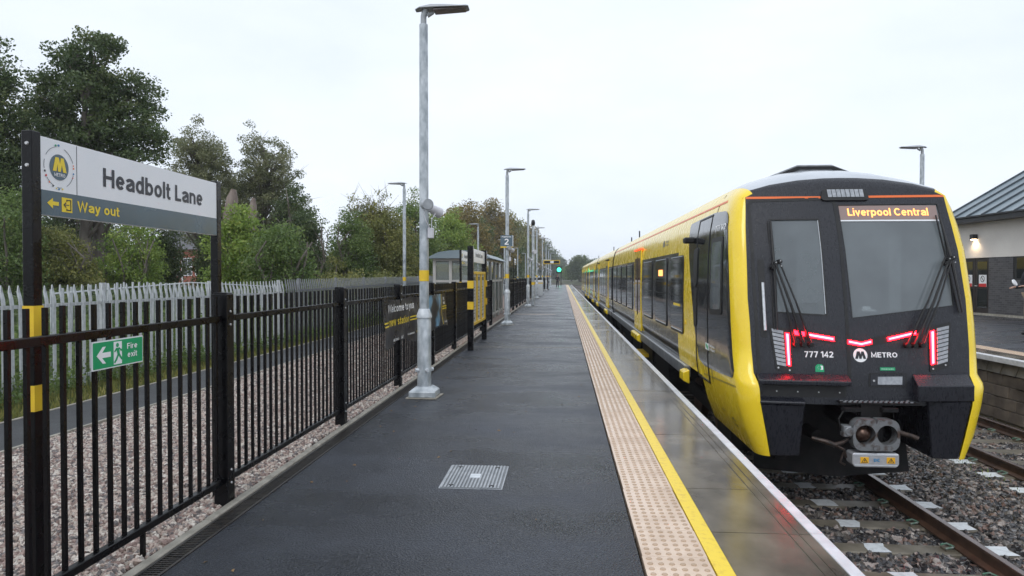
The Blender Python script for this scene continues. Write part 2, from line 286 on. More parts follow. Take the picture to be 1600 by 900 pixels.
# ---- plain grotesque lettering drawn with strokes of even width
def _arc(cx, cy, rx, ry, a0, a1, n=10): return [(cx + rx * math.cos(R(a0 + (a1 - a0) * k / n)), cy + ry * math.sin(R(a0 + (a1 - a0) * k / n))) for k in range(n + 1)]
def glyphs(t):
    h = t / 2; X = .73; G = {}
    O_ = _arc(.31, X / 2, .31 - h, X / 2 - h + .01, 0, 360, 20)
    G['o'] = (.62, [O_]); G['e'] = (.60, [[(h, .37), (.60 - h, .37)], _arc(.30, X / 2, .30 - h, X / 2 - h + .01, 0, 318, 18)])
    G['c'] = (.56, [_arc(.30, X / 2, .30 - h, X / 2 - h + .01, 42, 318, 16)])
    G['a'] = (.60, [_arc(.29, .49, .235, .24 - h, 165, 0, 8) + [(.525, 0)], _arc(.27, .215, .27 - h, .22 - h, 75, 290, 9) + [(.50, .17)], [(.27, .40), (.52, .46)]])
    G['d'] = (.62, [O_, [(.62 - h, 0), (.62 - h, 1.02)]]); G['b'] = (.62, [O_, [(h, 0), (h, 1.02)]]); G['p'] = (.62, [O_, [(h, -.24), (h, X)]])
    G['n'] = (.58, [[(h, 0), (h, X)], _arc(.29, X - .27, .29 - h, .27 - h, 180, 0, 8) + [(.58 - h, 0)]])
    G['u'] = (.58, [[(.58 - h, 0), (.58 - h, X)], _arc(.29, .27, .29 - h, .27 - h, 360, 180, 8) + [(h, X)]])
    G['m'] = (.90, [[(h, 0), (h, X)], _arc(.26, X - .24, .26 - h, .24 - h, 180, 0, 7) + [(.52 - h, 0)], _arc(.26 + .38, X - .24, .26 - h, .24 - h, 180, 0, 7) + [(.90 - h, 0)]])
    G['r'] = (.36, [[(h, 0), (h, X)], _arc(.32, X - .27, .32 - h, .27 - h, 180, 88, 6)])
    G['t'] = (.36, [[(.15, .95), (.15, .20)] + _arc(.27, .20, .12, .13, 200, 270, 4) + [(.36, .07)], [(0, X - h), (.35, X - h)]])
    G['f'] = (.36, [[(.15, 0), (.15, .80)] + _arc(.27, .80, .12, .15, 170, 90, 4) + [(.38, .95)], [(0, X - h), (.35, X - h)]])
    G['l'] = (.16, [[(.08, 0), (.08, 1.02)]]); G['i'] = (.16, [[(.08, 0), (.08, X)], [(.08, .88), (.08, 1.02)]])
    G['s'] = (.54, [_arc(.27, X - .20, .27 - h, .20 - h, 25, 250, 9) + _arc(.27, .20, .27 - h, .20 - h, 70, -155, 9)])
    G['v'] = (.56, [[(.05, X), (.28, h * .6), (.51, X)]]); G['x'] = (.56, [[(.05, X), (.51, 0)], [(.51, X), (.05, 0)]])
    G['y'] = (.56, [[(.05, X), (.29, .03)], [(.51, X), (.26, -.06), (.18, -.18), (.04, -.18)]]); G['w'] = (.82, [[(.05, X), (.22, h * .6), (.41, X - .05), (.60, h * .6), (.77, X)]])
    G['W'] = (1.02, [[(.05, 1), (.27, h * .6), (.51, .95), (.75, h * .6), (.97, 1)]]); G['H'] = (.74, [[(h, 0), (h, 1)], [(.74 - h, 0), (.74 - h, 1)], [(h, .52), (.74 - h, .52)]])
    G['L'] = (.54, [[(h, 1), (h, h), (.54, h)]]); G['F'] = (.56, [[(h, 0), (h, 1 - h), (.56, 1 - h)], [(h, .52), (.50, .52)]]); G['E'] = (.60, [[(.60, h), (h, h), (h, 1 - h), (.60, 1 - h)], [(h, .52), (.55, .52)]])
    G['T'] = (.64, [[(.32, 0), (.32, 1)], [(0, 1 - h), (.64, 1 - h)]]); G['M'] = (.84, [[(h, 0), (h, .96), (.42, .18), (.84 - h, .96), (.84 - h, 0)]])
    G['N'] = (.74, [[(h, 0), (h, .95), (.74 - h, .05), (.74 - h, 1)]]); G['O'] = (.80, [_arc(.40, .5, .40 - h, .5 - h, 0, 360, 24)]); G['C'] = (.76, [_arc(.40, .5, .40 - h, .5 - h, 42, 318, 20)])
    G['P'] = (.64, [[(h, 0), (h, 1 - h), (.36, 1 - h)] + _arc(.36, .72, .28 - h, .28 - h, 90, -90, 8) + [(h, .44 + h)]]); G['R'] = (.70, [[(h, 0), (h, 1 - h), (.38, 1 - h)] + _arc(.38, .72, .28 - h, .28 - h, 90, -90, 8) + [(h, .44 + h)], [(.38, .48), (.64, 0)]])
    G['D'] = (.72, [[(h, h), (h, 1 - h), (.32, 1 - h)] + _arc(.32, .5, .40 - h, .5 - h, 90, -90, 10) + [(h - .02, h)]]); G['B'] = (.66, [[(h, h), (h, 1 - h), (.36, 1 - h)] + _arc(.36, .75, .26 - h, .25 - h, 90, -90, 7) + [(h, .5)], [(.36, .5)] + _arc(.38, .27, .28 - h, .27 - h, 90, -90, 7) + [(h, h)]])
    G['g'] = (.62, [O_, [(.62 - h, X), (.62 - h, -.02)] + _arc(.31, -.02, .31 - h, .20, 0, -150, 6)]); G['h'] = (.58, [[(h, 0), (h, 1.02)], _arc(.29, X - .27, .29 - h, .27 - h, 180, 0, 8) + [(.58 - h, 0)]])
    G['7'] = (.58, [[(.02, 1 - h), (.50, 1 - h), (.20, 0)]]); G['1'] = (.34, [[(.0, .76), (.20, .90), (.24, 1.0)], [(.26, 0), (.26, 1)]]); G['4'] = (.60, [[(.44, 0), (.44, .94), (.06, .30), (.60, .30)]])
    G['2'] = (.60, [_arc(.30, .70, .30 - h, .30 - h, 170, -30, 12) + [(.30, .32), (.13, .18), (.10, .10)], [(.03, h), (.60, h)]]); G['5'] = (.58, [[(.52, 1 - h), (.12, 1 - h), (.09, .55)] + _arc(.28, .33, .30 - h, .33 - h, 130, -150, 10)]); G['6'] = (.58, [_arc(.29, .31, .29 - h, .31 - h, 0, 360, 16), [(.11, .35), (.16, .70), (.32, .92), (.50, .90)]])
    G['/'] = (.4, [[(.02, 0), (.38, 1)]]); G[' '] = (.22, [])
    return G
def fit_text(s, wd, ht, ext=0.001, bold=0):
    t = .145 if not bold else .145 + bold * 1.6; G = glyphs(t); vs = []; fs = []; x = 0; k = 0
    for ch in s:
        adv, st = G[ch]
        for ln in st:
            P = [Vector((p[0] + x, p[1])) for p in ln]; closed = (P[0] - P[-1]).length < 1e-4 and len(P) > 3; n = len(P); b = len(vs); k += 1
            for i, p in enumerate(P):
                a = P[i - 1] if i else (P[-2] if closed else p); c = P[i + 1] if i < n - 1 else (P[1] if closed else p)
                d1 = (p - a).normalized() if (p - a).length > 1e-6 else (c - p).normalized(); d2 = (c - p).normalized() if (c - p).length > 1e-6 else d1
                m = Vector((-(d1.y + d2.y), d1.x + d2.x)); m = m.normalized() if m.length > 1e-5 else Vector((-d1.y, d1.x)); o = m * (t / 2) / max(.45, m.dot(Vector((-d1.y, d1.x))))
                vs += [Vector((p.x + o.x, p.y + o.y, k % 5)), Vector((p.x - o.x, p.y - o.y, k % 5))]
            fs += [(b + 2 * i, b + 2 * i + 1, b + 2 * i + 3, b + 2 * i + 2) for i in range(n - 1)]
        x += adv + (.105 if adv else 0)
    x0 = min(v.x for v in vs); x1 = max(v.x for v in vs)
    return [Vector(((v.x - x0) * wd / (x1 - x0), v.y * ht, v.z * .00012)) for v in vs], fs
# axes: (origin, x axis, y axis, normal)
def flat(vs, org, ax, ay, nrm=(0, 0, 0), lift=0):
    org, ax, ay, nrm = Vector(org), Vector(ax), Vector(ay), Vector(nrm)
    return [org + ax * v.x + ay * v.y + nrm * (lift + v.z) for v in vs]
def text_on(name, s, org, ax, ay, nrm, wd, ht, m, parent, lift=0.002, bold=0, w=True):
    vs, fs = fit_text(s, wd, ht, 0, bold); b = MB(); b.add(flat(vs, org, ax, ay, nrm, lift), fs)
    return b.make(name, m, parent, w=w)
def poly_on(b, poly, org, ax, ay, nrm, lift=0.002, thick=0.0015, mi=0):
    t = [Vector((p[0], p[1], 0)) for p in poly]; n = len(t)
    top = flat(t, org, ax, ay, nrm, lift); bot = flat(t, org, ax, ay, nrm, lift - thick)
    b.add(top + bot, [tuple(range(n)), tuple(range(n, 2 * n))[::-1]] + [(i, n + i, n + (i + 1) % n, (i + 1) % n) for i in range(n)], mi)
def circ(cx, cy, r, n=28, a0=0): return [(cx + r * math.cos(a0 + 2 * math.pi * k / n), cy + r * math.sin(a0 + 2 * math.pi * k / n)) for k in range(n)]
def rrect(x0, x1, y0, y1, r, n=4):
    o = []
    for cx, cy, a in ((x1 - r, y1 - r, 0), (x0 + r, y1 - r, 90), (x0 + r, y0 + r, 180), (x1 - r, y0 + r, 270)):
        for k in range(n + 1): o.append((cx + r * math.cos(R(a + 90 * k / n)), cy + r * math.sin(R(a + 90 * k / n))))
    return o
def rpoly(pts, r, n=3):
    """round the corners of a polygon"""
    o = []; N = len(pts)
    for i in range(N):
        p = Vector(pts[i]); a = Vector(pts[i - 1]); c = Vector(pts[(i + 1) % N])
        da = min(r, (a - p).length * 0.45); dc = min(r, (c - p).length * 0.45)
        A = p + (a - p).normalized() * da; C = p + (c - p).normalized() * dc
        for k in range(n + 1):
            t = k / n; q = A * (1 - t) ** 2 + p * 2 * t * (1 - t) + C * t * t; o.append((q.x, q.y))
    return o
def drape(name, poly, bvh, view, lift, thick, m, parent, seg=0.15):
    """a polygon laid on a curved shell with its own thickness. view 'front': (x,z) seen from -Y; 'left': (y,z) seen from -X"""
    bm = bmesh.new(); vs = [bm.verts.new((p[0], p[1], 0)) for p in poly]; bm.faces.new(vs)
    xs = [p[0] for p in poly]; ys = [p[1] for p in poly]
    for ax, lo, hi in ((0, min(xs), max(xs)), (1, min(ys), max(ys))):
        k = max(1, int((hi - lo) / seg))
        for i in range(1, k):
            c = lo + (hi - lo) * i / k; co = (c, 0, 0) if ax == 0 else (0, c, 0); no = (1, 0, 0) if ax == 0 else (0, 1, 0)
            bmesh.ops.bisect_plane(bm, geom=bm.verts[:] + bm.edges[:] + bm.faces[:], plane_co=co, plane_no=no)
    top = []; bot = []
    bm.verts.ensure_lookup_table(); bm.verts.index_update()
    for v in bm.verts:
        if view == 'front': o, d = Vector((v.co.x, 0, v.co.y)), Vector((0, 1, 0))
        else: o, d = Vector((-2, v.co.x, v.co.y)), Vector((1, 0, 0))
        hit, nrm, _, _ = bvh.ray_cast(o, d)
        if hit is None:
            hit, nrm, _, _ = bvh.find_nearest(o + d * 8.0 if view == 'front' else o + d * 3.98)
        if nrm.dot(d) > 0: nrm = -nrm
        top.append(hit + nrm * lift); bot.append(hit + nrm * (lift - thick))
    n = len(top); fs = [tuple(v.index for v in f.verts) for f in bm.faces]
    fs2 = []
    for e in bm.edges:
        if len(e.link_faces) == 1: a, b2 = e.verts[0].index, e.verts[1].index; fs2.append((a, b2, n + b2, n + a))
    bm.free()
    b = MB(); b.add(top + bot, fs + fs2)
    return b.make(name, m, parent, w=True, smooth=35)
def drape_text(name, s, bvh, view, x0, x1, y0, ht, m, parent, lift=0.004, bold=0.0):
    vs, fs = fit_text(s, x1 - x0, ht, 0, bold); out = []
    for v in vs:
        a, c = x0 + v.x, y0 + v.y
        if view == 'front': o, d = Vector((a, 0, c)), Vector((0, 1, 0))
        else: o, d = Vector((-2, a, c)), Vector((1, 0, 0))
        hit, nrm, _, _ = bvh.ray_cast(o, d)
        if hit is None: hit, nrm, _, _ = bvh.find_nearest(o + d * (8.0 if view == 'front' else 3.98))
        if nrm.dot(d) > 0: nrm = -nrm
        out.append(hit + nrm * (lift + v.z))
    b = MB(); b.add(out, fs); return b.make(name, m, parent, w=True)
def lerp_t(x, xs, ys): return float(np.interp(x, xs, ys))
MPOLY = [(-0.50, -0.40), (-0.30, 0.42), (-0.06, 0.42), (0.045, 0.06), (0.10, 0.42), (0.31, 0.42), (0.52, -0.40), (0.27, -0.40), (0.175, 0.02), (0.08, -0.40), (-0.115, -0.40), (-0.155, 0.02), (-0.24, -0.40)]
def at(px, Y):
    """X of the point at distance Y along the platform seen at column px of the photograph"""
    return Y * math.tan(math.atan((px - 800) / 1067) - math.atan(80 / 1067))
def high(px, py, Y):
    X = at(px, Y); y = math.atan(80 / 1067); wd = -math.sin(y) * X + math.cos(y) * Y
    return 1.55 + (432 - py) / 1067 * wd

# ================================================================== GROUND AND TRACK BED
RH = -1.08                                      # rail head level; platform top is z = 0
TX = 3.32                                       # centre line of the near track and of the train
def bend(y): return -0.0016 * max(0, y - 125) ** 1.75 if y > 125 else 0
ys = [-60, -5, 0, 10, 30, 60, 100, 125, 150, 175, 200, 230, 260, 300, 350, 420, 700, 1400]
prof = [(-1400, -0.12), (-400, -0.12), (-60, -0.12), (-9, -0.12), (-5.95, -0.10), (-2.0, -0.10), (-0.5, -0.10), (0.9, -0.10), (0.95, -1.42), (8.6, -1.42), (8.7, -0.3), (12, -0.2), (60, -0.2), (1400, -0.2)]
b = MB(); n = len(prof); vs = []
for y in ys:
    t = min(1, max(0, (y - 150) / 60))
    for x, z in prof:
        zz = z if x < -9 or x > 9 else z * (1 - t) + (-1.30) * t
        vs.append((x + (bend(y) if abs(x) < 50 else 0), y, zz))
b.add(vs, [(i * n + k, i * n + k + 1, (i + 1) * n + k + 1, (i + 1) * n + k) for i in range(len(ys) - 1) for k in range(n - 1)])
struct(b.make('ground', M['soil']), 'grassy ground either side of the railway cutting')

def strip(name, x0, x1, z, y0, y1, m, step=8, thick=0, follow=True):
    b = MB(); n = max(1, int((y1 - y0) / step)); vs = []
    for i in range(n + 1):
        y = y0 + (y1 - y0) * i / n; d = bend(y) if follow else 0
        vs += [(x0 + d, y, z), (x1 + d, y, z)]
        if thick: vs += [(x0 + d, y, z - thick), (x1 + d, y, z - thick)]
    k = 4 if thick else 2; fs = []
    for i in range(n):
        a, c = i * k, (i + 1) * k
        fs.append((a, a + 1, c + 1, c))
        if thick: fs += [(a + 2, a, c, c + 2), (a + 1, a + 3, c + 3, c + 1)]
    if thick: fs += [(0, 2, 3, 1), (n * k, n * k + 1, n * k + 3, n * k + 2)]
    b.add(vs, fs); return b.make(name, m)
bed = struct(strip('ballast_bed', 0.96, 8.58, -1.305, -4, 420, M['bed']), 'dark ballast bed under both tracks')

# the two tracks
rail_prof = [(-0.075, -0.16), (0.075, -0.16), (0.075, -0.145), (0.012, -0.125), (0.010, -0.045), (0.036, -0.030), (0.036, -0.006), (0.030, 0), (-0.030, 0), (-0.036, -0.006), (-0.036, -0.030), (-0.010, -0.045), (-0.012, -0.125), (-0.075, -0.145)]
def rail(parent, x):
    ysr = [-3, 20, 60, 100, 125] + list(range(135, 330, 10)); b = MB(); n = len(rail_prof); vs = []
    for y in ysr: vs += [(x + bend(y) + p[0], y, RH + p[1]) for p in rail_prof]
    for i in range(len(ysr) - 1):
        for k in range(n):
            b2 = (k + 1) % n; b.f.append((i * n + k, i * n + b2, (i + 1) * n + b2, (i + 1) * n + k)); b.m.append(1 if k in (6, 7, 8) else 0)
    b.v = vs
    return b.make('rail', [M['railside'], M['railhead']], parent, w=True)
sl_b = MB(); sl_b.prism([(-0.14, -0.2), (0.14, -0.2), (0.12, 0), (-0.12, 0)], 'x', -1.25, 1.25)
def track(label, xc, x0, paint):
    t = tag(empty('railway_track', (xc, 0, RH)), label, 'railway track', 'railway tracks beside the platform')
    rail(t, xc - 0.7525); rail(t, xc + 0.7525)
    first = None; k = 0; y = 3.05
    rb = random.Random(int(xc * 10))
    while y < 60:
        if first is None:
            first = sl_b.make('sleeper', M['sleeper'], t, bevel=0.012); s = first
        else: s = link_copy(first, 'sleeper', t)
        s.location = (rb.uniform(-0.01, 0.01), y, -0.165 + 0.0)
        if y < 22:
            for x in paint:
                pb = MB(); q = [(x + dx + rb.uniform(-.03, .03), y + dy + rb.uniform(-.012, .012)) for dx, dy in ((-.15, -.115), (.05, -.118), (.16, -.11), (.15, .02), (.16, .11), (0, .112), (-.15, .112), (-.13, 0))]
                if abs(x) < 0.6: q = [(x + (a - x) * rb.uniform(.5, 1), c) for a, c in q]
                pb.prism(q, 'z', -0.162, -0.1595); o = pb.make('painted_patch', M['paint'], s); o.location = (-s.location.x, -s.location.y, -s.location.z)
            for x in (-0.90, -0.605, 0.605, 0.90):
                cb = MB(); sg = 1 if x in (0.605, -0.90) else -1
                cb.box(-0.045, 0.045, -0.055, 0.055, -0.0, 0.018, 1)
                cb.tube([(-0.05 * sg, -0.05, 0.03), (0.02 * sg, -0.055, 0.045), (0.06 * sg, 0.0, 0.035), (0.02 * sg, 0.055, 0.045), (-0.05 * sg, 0.045, 0.035)], 0.011, 6, 0)
                o = cb.make('rail_clip', [M['clip'], M['sleeper']], s); o.location = (x, 0, 0.0)
        y += 0.70; k += 1
    b = MB()
    while y < 200:
        d = bend(y); b.prism([(y - 0.14, -0.36), (y + 0.14, -0.36), (y + 0.12, -0.165), (y - 0.12, -0.165)], 'x', d - 1.25, d + 1.25); y += 0.70
    o = b.make('sleeper', M['sleeper'], t); o['kind'] = 'stuff'
    return t
track('rusty railway track running under the yellow train', TX, 1, (-0.10, 1.07))
track('empty railway track between the train and the far platform', 7.08, 5, (-1.08,))

# ---- stones, scattered by geometry nodes
def stone_nodes(name, dens, smin, smax, m, seed, flatz=0.75):
    ng = bpy.data.node_groups.new(name, 'GeometryNodeTree')
    ng.interface.new_socket('Geometry', in_out='INPUT', socket_type='NodeSocketGeometry'); ng.interface.new_socket('Geometry', in_out='OUTPUT', socket_type='NodeSocketGeometry')
    L = ng.links.new; gi = ng.nodes.new('NodeGroupInput'); go = ng.nodes.new('NodeGroupOutput')
    dp = ng.nodes.new('GeometryNodeDistributePointsOnFaces'); dp.inputs['Density'].default_value = dens; dp.inputs['Seed'].default_value = seed
    L(gi.outputs[0], dp.inputs[0])
    gi2 = ng.nodes.new('GeometryNodeJoinGeometry')
    for i in range(5):
        ic = ng.nodes.new('GeometryNodeMeshIcoSphere'); ic.inputs['Subdivisions'].default_value = 2; ic.inputs['Radius'].default_value = 0.5
        sp = ng.nodes.new('GeometryNodeSetPosition'); no = ng.nodes.new('ShaderNodeTexNoise'); no.inputs['Scale'].default_value = 1.5 + 0.2 * i; no.noise_dimensions = '4D'; no.inputs['W'].default_value = i * 7.3
        sb = ng.nodes.new('ShaderNodeVectorMath'); sb.operation = 'SUBTRACT'; sb.inputs[1].default_value = (0.5, 0.5, 0.5)
        scn = ng.nodes.new('ShaderNodeVectorMath'); scn.operation = 'SCALE'; scn.inputs['Scale'].default_value = 1.5
        L(no.outputs['Color'], sb.inputs[0]); L(sb.outputs[0], scn.inputs[0]); L(scn.outputs[0], sp.inputs['Offset']); L(ic.outputs[0], sp.inputs[0])
        sh = ng.nodes.new('GeometryNodeSetShadeSmooth'); sh.inputs['Shade Smooth'].default_value = False
        sm = ng.nodes.new('GeometryNodeSetMaterial'); sm.inputs['Material'].default_value = m
        L(sp.outputs[0], sh.inputs[0]); L(sh.outputs[0], sm.inputs[0])
        g = ng.nodes.new('GeometryNodeGeometryToInstance'); L(sm.outputs[0], g.inputs[0]); L(g.outputs[0], gi2.inputs[0])
    ip = ng.nodes.new('GeometryNodeInstanceOnPoints'); ip.inputs['Pick Instance'].default_value = True
    ri = ng.nodes.new('FunctionNodeRandomValue'); ri.data_type = 'INT'; ri.inputs[4].default_value = 0; ri.inputs[5].default_value = 4; ri.inputs['Seed'].default_value = seed + 1
    rr = ng.nodes.new('FunctionNodeRandomValue'); rr.data_type = 'FLOAT_VECTOR'; rr.inputs[1].default_value = (6.28, 6.28, 6.28); rr.inputs['Seed'].default_value = seed + 2
    rs = ng.nodes.new('FunctionNodeRandomValue'); rs.data_type = 'FLOAT_VECTOR'; rs.inputs[0].default_value = (smin, smin, smin * flatz); rs.inputs[1].default_value = (smax, smax, smax * flatz); rs.inputs['Seed'].default_value = seed + 3
    L(dp.outputs[0], ip.inputs[0]); L(gi2.outputs[0], ip.inputs['Instance']); L(ri.outputs[2], ip.inputs['Instance Index']); L(rr.outputs[0], ip.inputs['Rotation']); L(rs.outputs[0], ip.inputs['Scale'])
    L(ip.outputs[0], go.inputs[0]); return ng
def stones(name, quads, dens, smin, smax, m, seed, label, cat):
    b = MB()
    for x0, x1, y0, y1, z in quads:
        n = max(1, int((x1 - x0) / 0.25)); k = max(1, int((y1 - y0) / 0.5)); rb = random.Random(seed)
        vs = [(x0 + (x1 - x0) * i / n, y0 + (y1 - y0) * j / k, z + rb.uniform(-0.012, 0.018)) for j in range(k + 1) for i in range(n + 1)]
        b.add(vs, [(j * (n + 1) + i, j * (n + 1) + i + 1, (j + 1) * (n + 1) + i + 1, (j + 1) * (n + 1) + i) for j in range(k) for i in range(n)])
    o = b.make(name, m); md = o.modifiers.new('stones', 'NODES'); md.node_group = stone_nodes(name + '_nodes', dens, smin, smax, m, seed)
    tag(o, label, cat, kind='stuff'); return o
bz = -1.275
cribs = []
for xc in (TX, 7.08):
    y = 3.05 + 0.13
    while y < 14.5:
        cribs.append((xc - 1.25, xc - 0.84, y, y + 0.44, bz - 0.02)); cribs.append((xc - 0.66, xc + 0.66, y, y + 0.44, bz - 0.02)); cribs.append((xc + 0.84, xc + 1.25, y, y + 0.44, bz - 0.02)); y += 0.70
stones('ballast', cribs + [(4.60, 5.80, 2.5, 16, bz + 0.01), (1.05, 2.05, 2.5, 12, bz)], 800, 0.055, 0.12, M['stone_dark'], 3, 'wet dark ballast stones between and beside the rails', 'ballast')
stones('ballast', [(4.60, 5.80, 16, 40, bz + 0.01), (8.35 - 0.02, 8.36, 9, 10, bz)], 500, 0.05, 0.09, M['stone_dark'], 5, 'ballast stones farther along beyond the train nose', 'ballast')
stones('pink_gravel', [(-4.90, -2.32, 2.2, 9, -0.02)], 2900, 0.022, 0.048, M['stone_pink'], 8, 'pinkish gravel between the black railings and the footpath, nearest stretch', 'gravel')
stones('pink_gravel', [(-4.90, -2.32, 9, 21, -0.02)], 1500, 0.028, 0.055, M['stone_pink'], 9, 'pinkish gravel between railings and footpath, farther stretch', 'gravel')

# ================================================================== LEFT SIDE: gravel, path
struct(strip('gravel_bed', -4.93, -2.26, -0.025, -2, 120, M['pinkbed'], follow=False), 'pink gravel bed beyond the railings')
p = struct(strip('footpath', -5.90, -4.93, 0.0, -2, 140, M['path'], thick=0.1, follow=False), 'grey asphalt footpath beyond the gravel')
for x0, x1 in ((-4.95, -4.915), (-5.925, -5.89)):
    first = None
    for i in range(20):
        if first is None:
            q = MB(); q.box(x0, x1, 0.006, 1.49, -0.08, 0.012); first = q.make('edging_board', M['kerb'], p, bevel=0.004); first.location.y = 2.0
        else: link_copy(first, 'edging_board', p, (0, 2.0 + i * 1.5, 0))

# ================================================================== PLATFORM
YE = 128
b = MB(); b.box(-2.075, 0.42, -4, YE, -0.12, 0.0)
plat = struct(b.make('platform', M['asphalt']), 'wet asphalt platform surface')
b = MB(); b.box(0.44, 1.38, -4, YE, -1.40, -0.13); b.box(-2.2, 0.44, -4, YE, -0.4, -0.125)
struct(b.make('platform_wall', M['concrete']), 'concrete wall under the near platform edge')
# edging along the fence
first = None; i = 0; y = 1.4
while y < 100:
    if first is None:
        q = MB(); q.box(-2.272, -2.215, 0.004, 0.910, -0.14, 0.016); first = q.make('edging_slab', M['kerb'], plat, bevel=0.008); first.location.y = y
    else: link_copy(first, 'edging_slab', plat, (rnd.uniform(-.006, .006), y, rnd.uniform(-.004, .003)))
    y += 0.915
# drain channel with slotted grates
q = MB()
q.box(-2.205, -2.190, 0.002, 0.498, -0.06, 0.004); q.box(-2.095, -2.079, 0.002, 0.498, -0.06, 0.004); q.box(-2.190, -2.095, 0.002, 0.498, -0.06, -0.035)
k = 0.012
while k < 0.49: q.box(-2.192, -2.093, k, k + 0.010, -0.022, 0.001); k += 0.0245
for x in (-2.160, -2.128): q.box(x, x + 0.006, 0.003, 0.497, -0.025, -0.002)
first = q.make('drain_grate', M['grate'], plat); first.location.y = 1.6
for i in range(1, 60): link_copy(first, 'drain_grate', plat, (0, 1.6 + 0.5 * i, 0))
q = MB(); q.box(-2.205, -2.079, 31.6, YE, -0.06, 0.001); o = q.make('drain_grate', M['grate'], plat)
# tactile slabs with blisters
q = MB(); q.box(0.003, 0.357, 0.002, 0.398, -0.06, 0.0)
for i in range(6):
    for j in range(6):
        cx, cy = 0.036 + i * 0.0577, 0.036 + j * 0.0656; b0 = len(q.v); nS = 8
        for r_, z_ in ((0.0165, 0.0), (0.0145, 0.0045), (0.0100, 0.0055)):
            q.v += [(cx + r_ * math.cos(6.2832 * t / nS), cy + r_ * math.sin(6.2832 * t / nS), z_) for t in range(nS)]
        for l in range(2):
            for t in range(nS): q.f.append((b0 + l * nS + t, b0 + l * nS + (t + 1) % nS, b0 + (l + 1) * nS + (t + 1) % nS, b0 + (l + 1) * nS + t)); q.m.append(1)
        q.f.append(tuple(b0 + 2 * nS + t for t in range(nS))); q.m.append(1)
first = q.make('tactile_slab', [M['tactile'], M['blister']], plat); first.location = (0.435, 1.8, 0.002)
me_t = first.data; y = 1.8; i = 0
while y + 0.4 < YE:
    y += 0.4; i += 1
    link_copy(first, 'tactile_slab', plat, (0.435 + rnd.uniform(-.002, .002), y, 0.002 + rnd.uniform(-.0015, .0015)))
# yellow line, coping slabs
struct(strip('yellow_line', 0.799, 0.893, 0.006, 0.5, YE, M['yline'], thick=0.02, follow=False), 'yellow safety line painted along the platform')
q = MB(); q.prism([(0.896, -0.075), (1.50, -0.075), (1.50, -0.002), (1.478, 0.004), (1.416, 0.004), (1.413, -0.002), (1.407, -0.002), (1.404, 0.004), (1.356, 0.004), (1.353, -0.002), (1.347, -0.002), (1.344, 0.004), (0.896, 0.004)], 'y', 0.004, 0.852)
first = q.make('coping_slab', M['coping'], plat); y = 1.62; first.location.y = y
q = MB(); q.prism([(1.480, -0.055), (1.556, -0.055), (1.562, -0.045), (1.562, 0.002), (1.552, 0.010), (1.480, 0.010)], 'y', 0.003, 0.853)
nos = q.make('edge_nosing', M['nosing'], plat); nos.location.y = y
while y < YE - 1:
    y += 0.855
    link_copy(first, 'coping_slab', plat, (0, y, rnd.uniform(-.002, .001))); link_copy(nos, 'edge_nosing', plat, (0, y, rnd.uniform(-.001, .001)))
# a steel movement joint across the platform
q = MB(); q.box(-2.02, -0.32, 27.93, 28.06, -0.01, 0.006); o = q.make('joint_strip', M['yline'], plat); o.data.materials[0] = M['tactile']
q = MB(); q.box(-2.1, 0.43, 14.9, 14.94, -0.01, 0.003); o = q.make('joint_strip', M['concrete'], plat)
# manhole
mh = tag(empty('manhole_cover', (-0.675, 5.22, 0)), 'ribbed steel manhole cover set in the wet asphalt', 'manhole cover')
q = MB(); q.box(-0.235, 0.235, -0.305, 0.305, -0.02, 0.003); q.make('frame', M['steelplate'], mh)
q = MB()
for i in range(17):
    x = -0.222 + i * 0.0262; q.box(x, x + 0.0125, -0.292, 0.292, 0.004, 0.010)
rpl = q.make('ribbed_plate', M['steelplate'], mh); q = MB(); q.box(-0.224, 0.224, -0.294, 0.294, -0.01, 0.0055); q.make('plate_base', M['platebase'], rpl)
q = MB(); q.box(-0.04, 0.04, -0.05, 0.05, 0.0, 0.0105); q.make('centre_plate', M['galv_light'], mh)
for x, y in ((-.15, .24), (.15, .24), (-.15, -.24), (.15, -.24)):
    q = MB(); q.box(x - .018, x + .018, y - .012, y + .012, 0.0, 0.0100); q.make('lifting_slot', M['rubber'], mh)
# fallen leaves
q = MB()
for i in range(90):
    x, y = rnd.uniform(-2.0, 0.4), rnd.uniform(3, 16); a = rnd.uniform(0, 6.28); s = rnd.uniform(.008, .022)
    if rnd.random() < .5: x = -2.0 + abs(rnd.gauss(0, .2))
    q.add([(x + s * math.cos(a), y + s * math.sin(a), .003), (x - s * .5 * math.sin(a), y + s * .5 * math.cos(a), .006 + rnd.uniform(0, .006)), (x - s * math.cos(a), y - s * math.sin(a), .003), (x + s * .5 * math.sin(a), y - s * .5 * math.cos(a), .004)], [(0, 1, 2, 3)])
M['litter'] = mat('dead_leaf', (0.16, 0.09, 0.04), 0.7, c2=(0.28, 0.18, 0.08), ns=8, world=True)
tag(q.make('fallen_leaves', M['litter']), 'small brown fallen leaves scattered on the platform', 'leaves', kind='stuff')

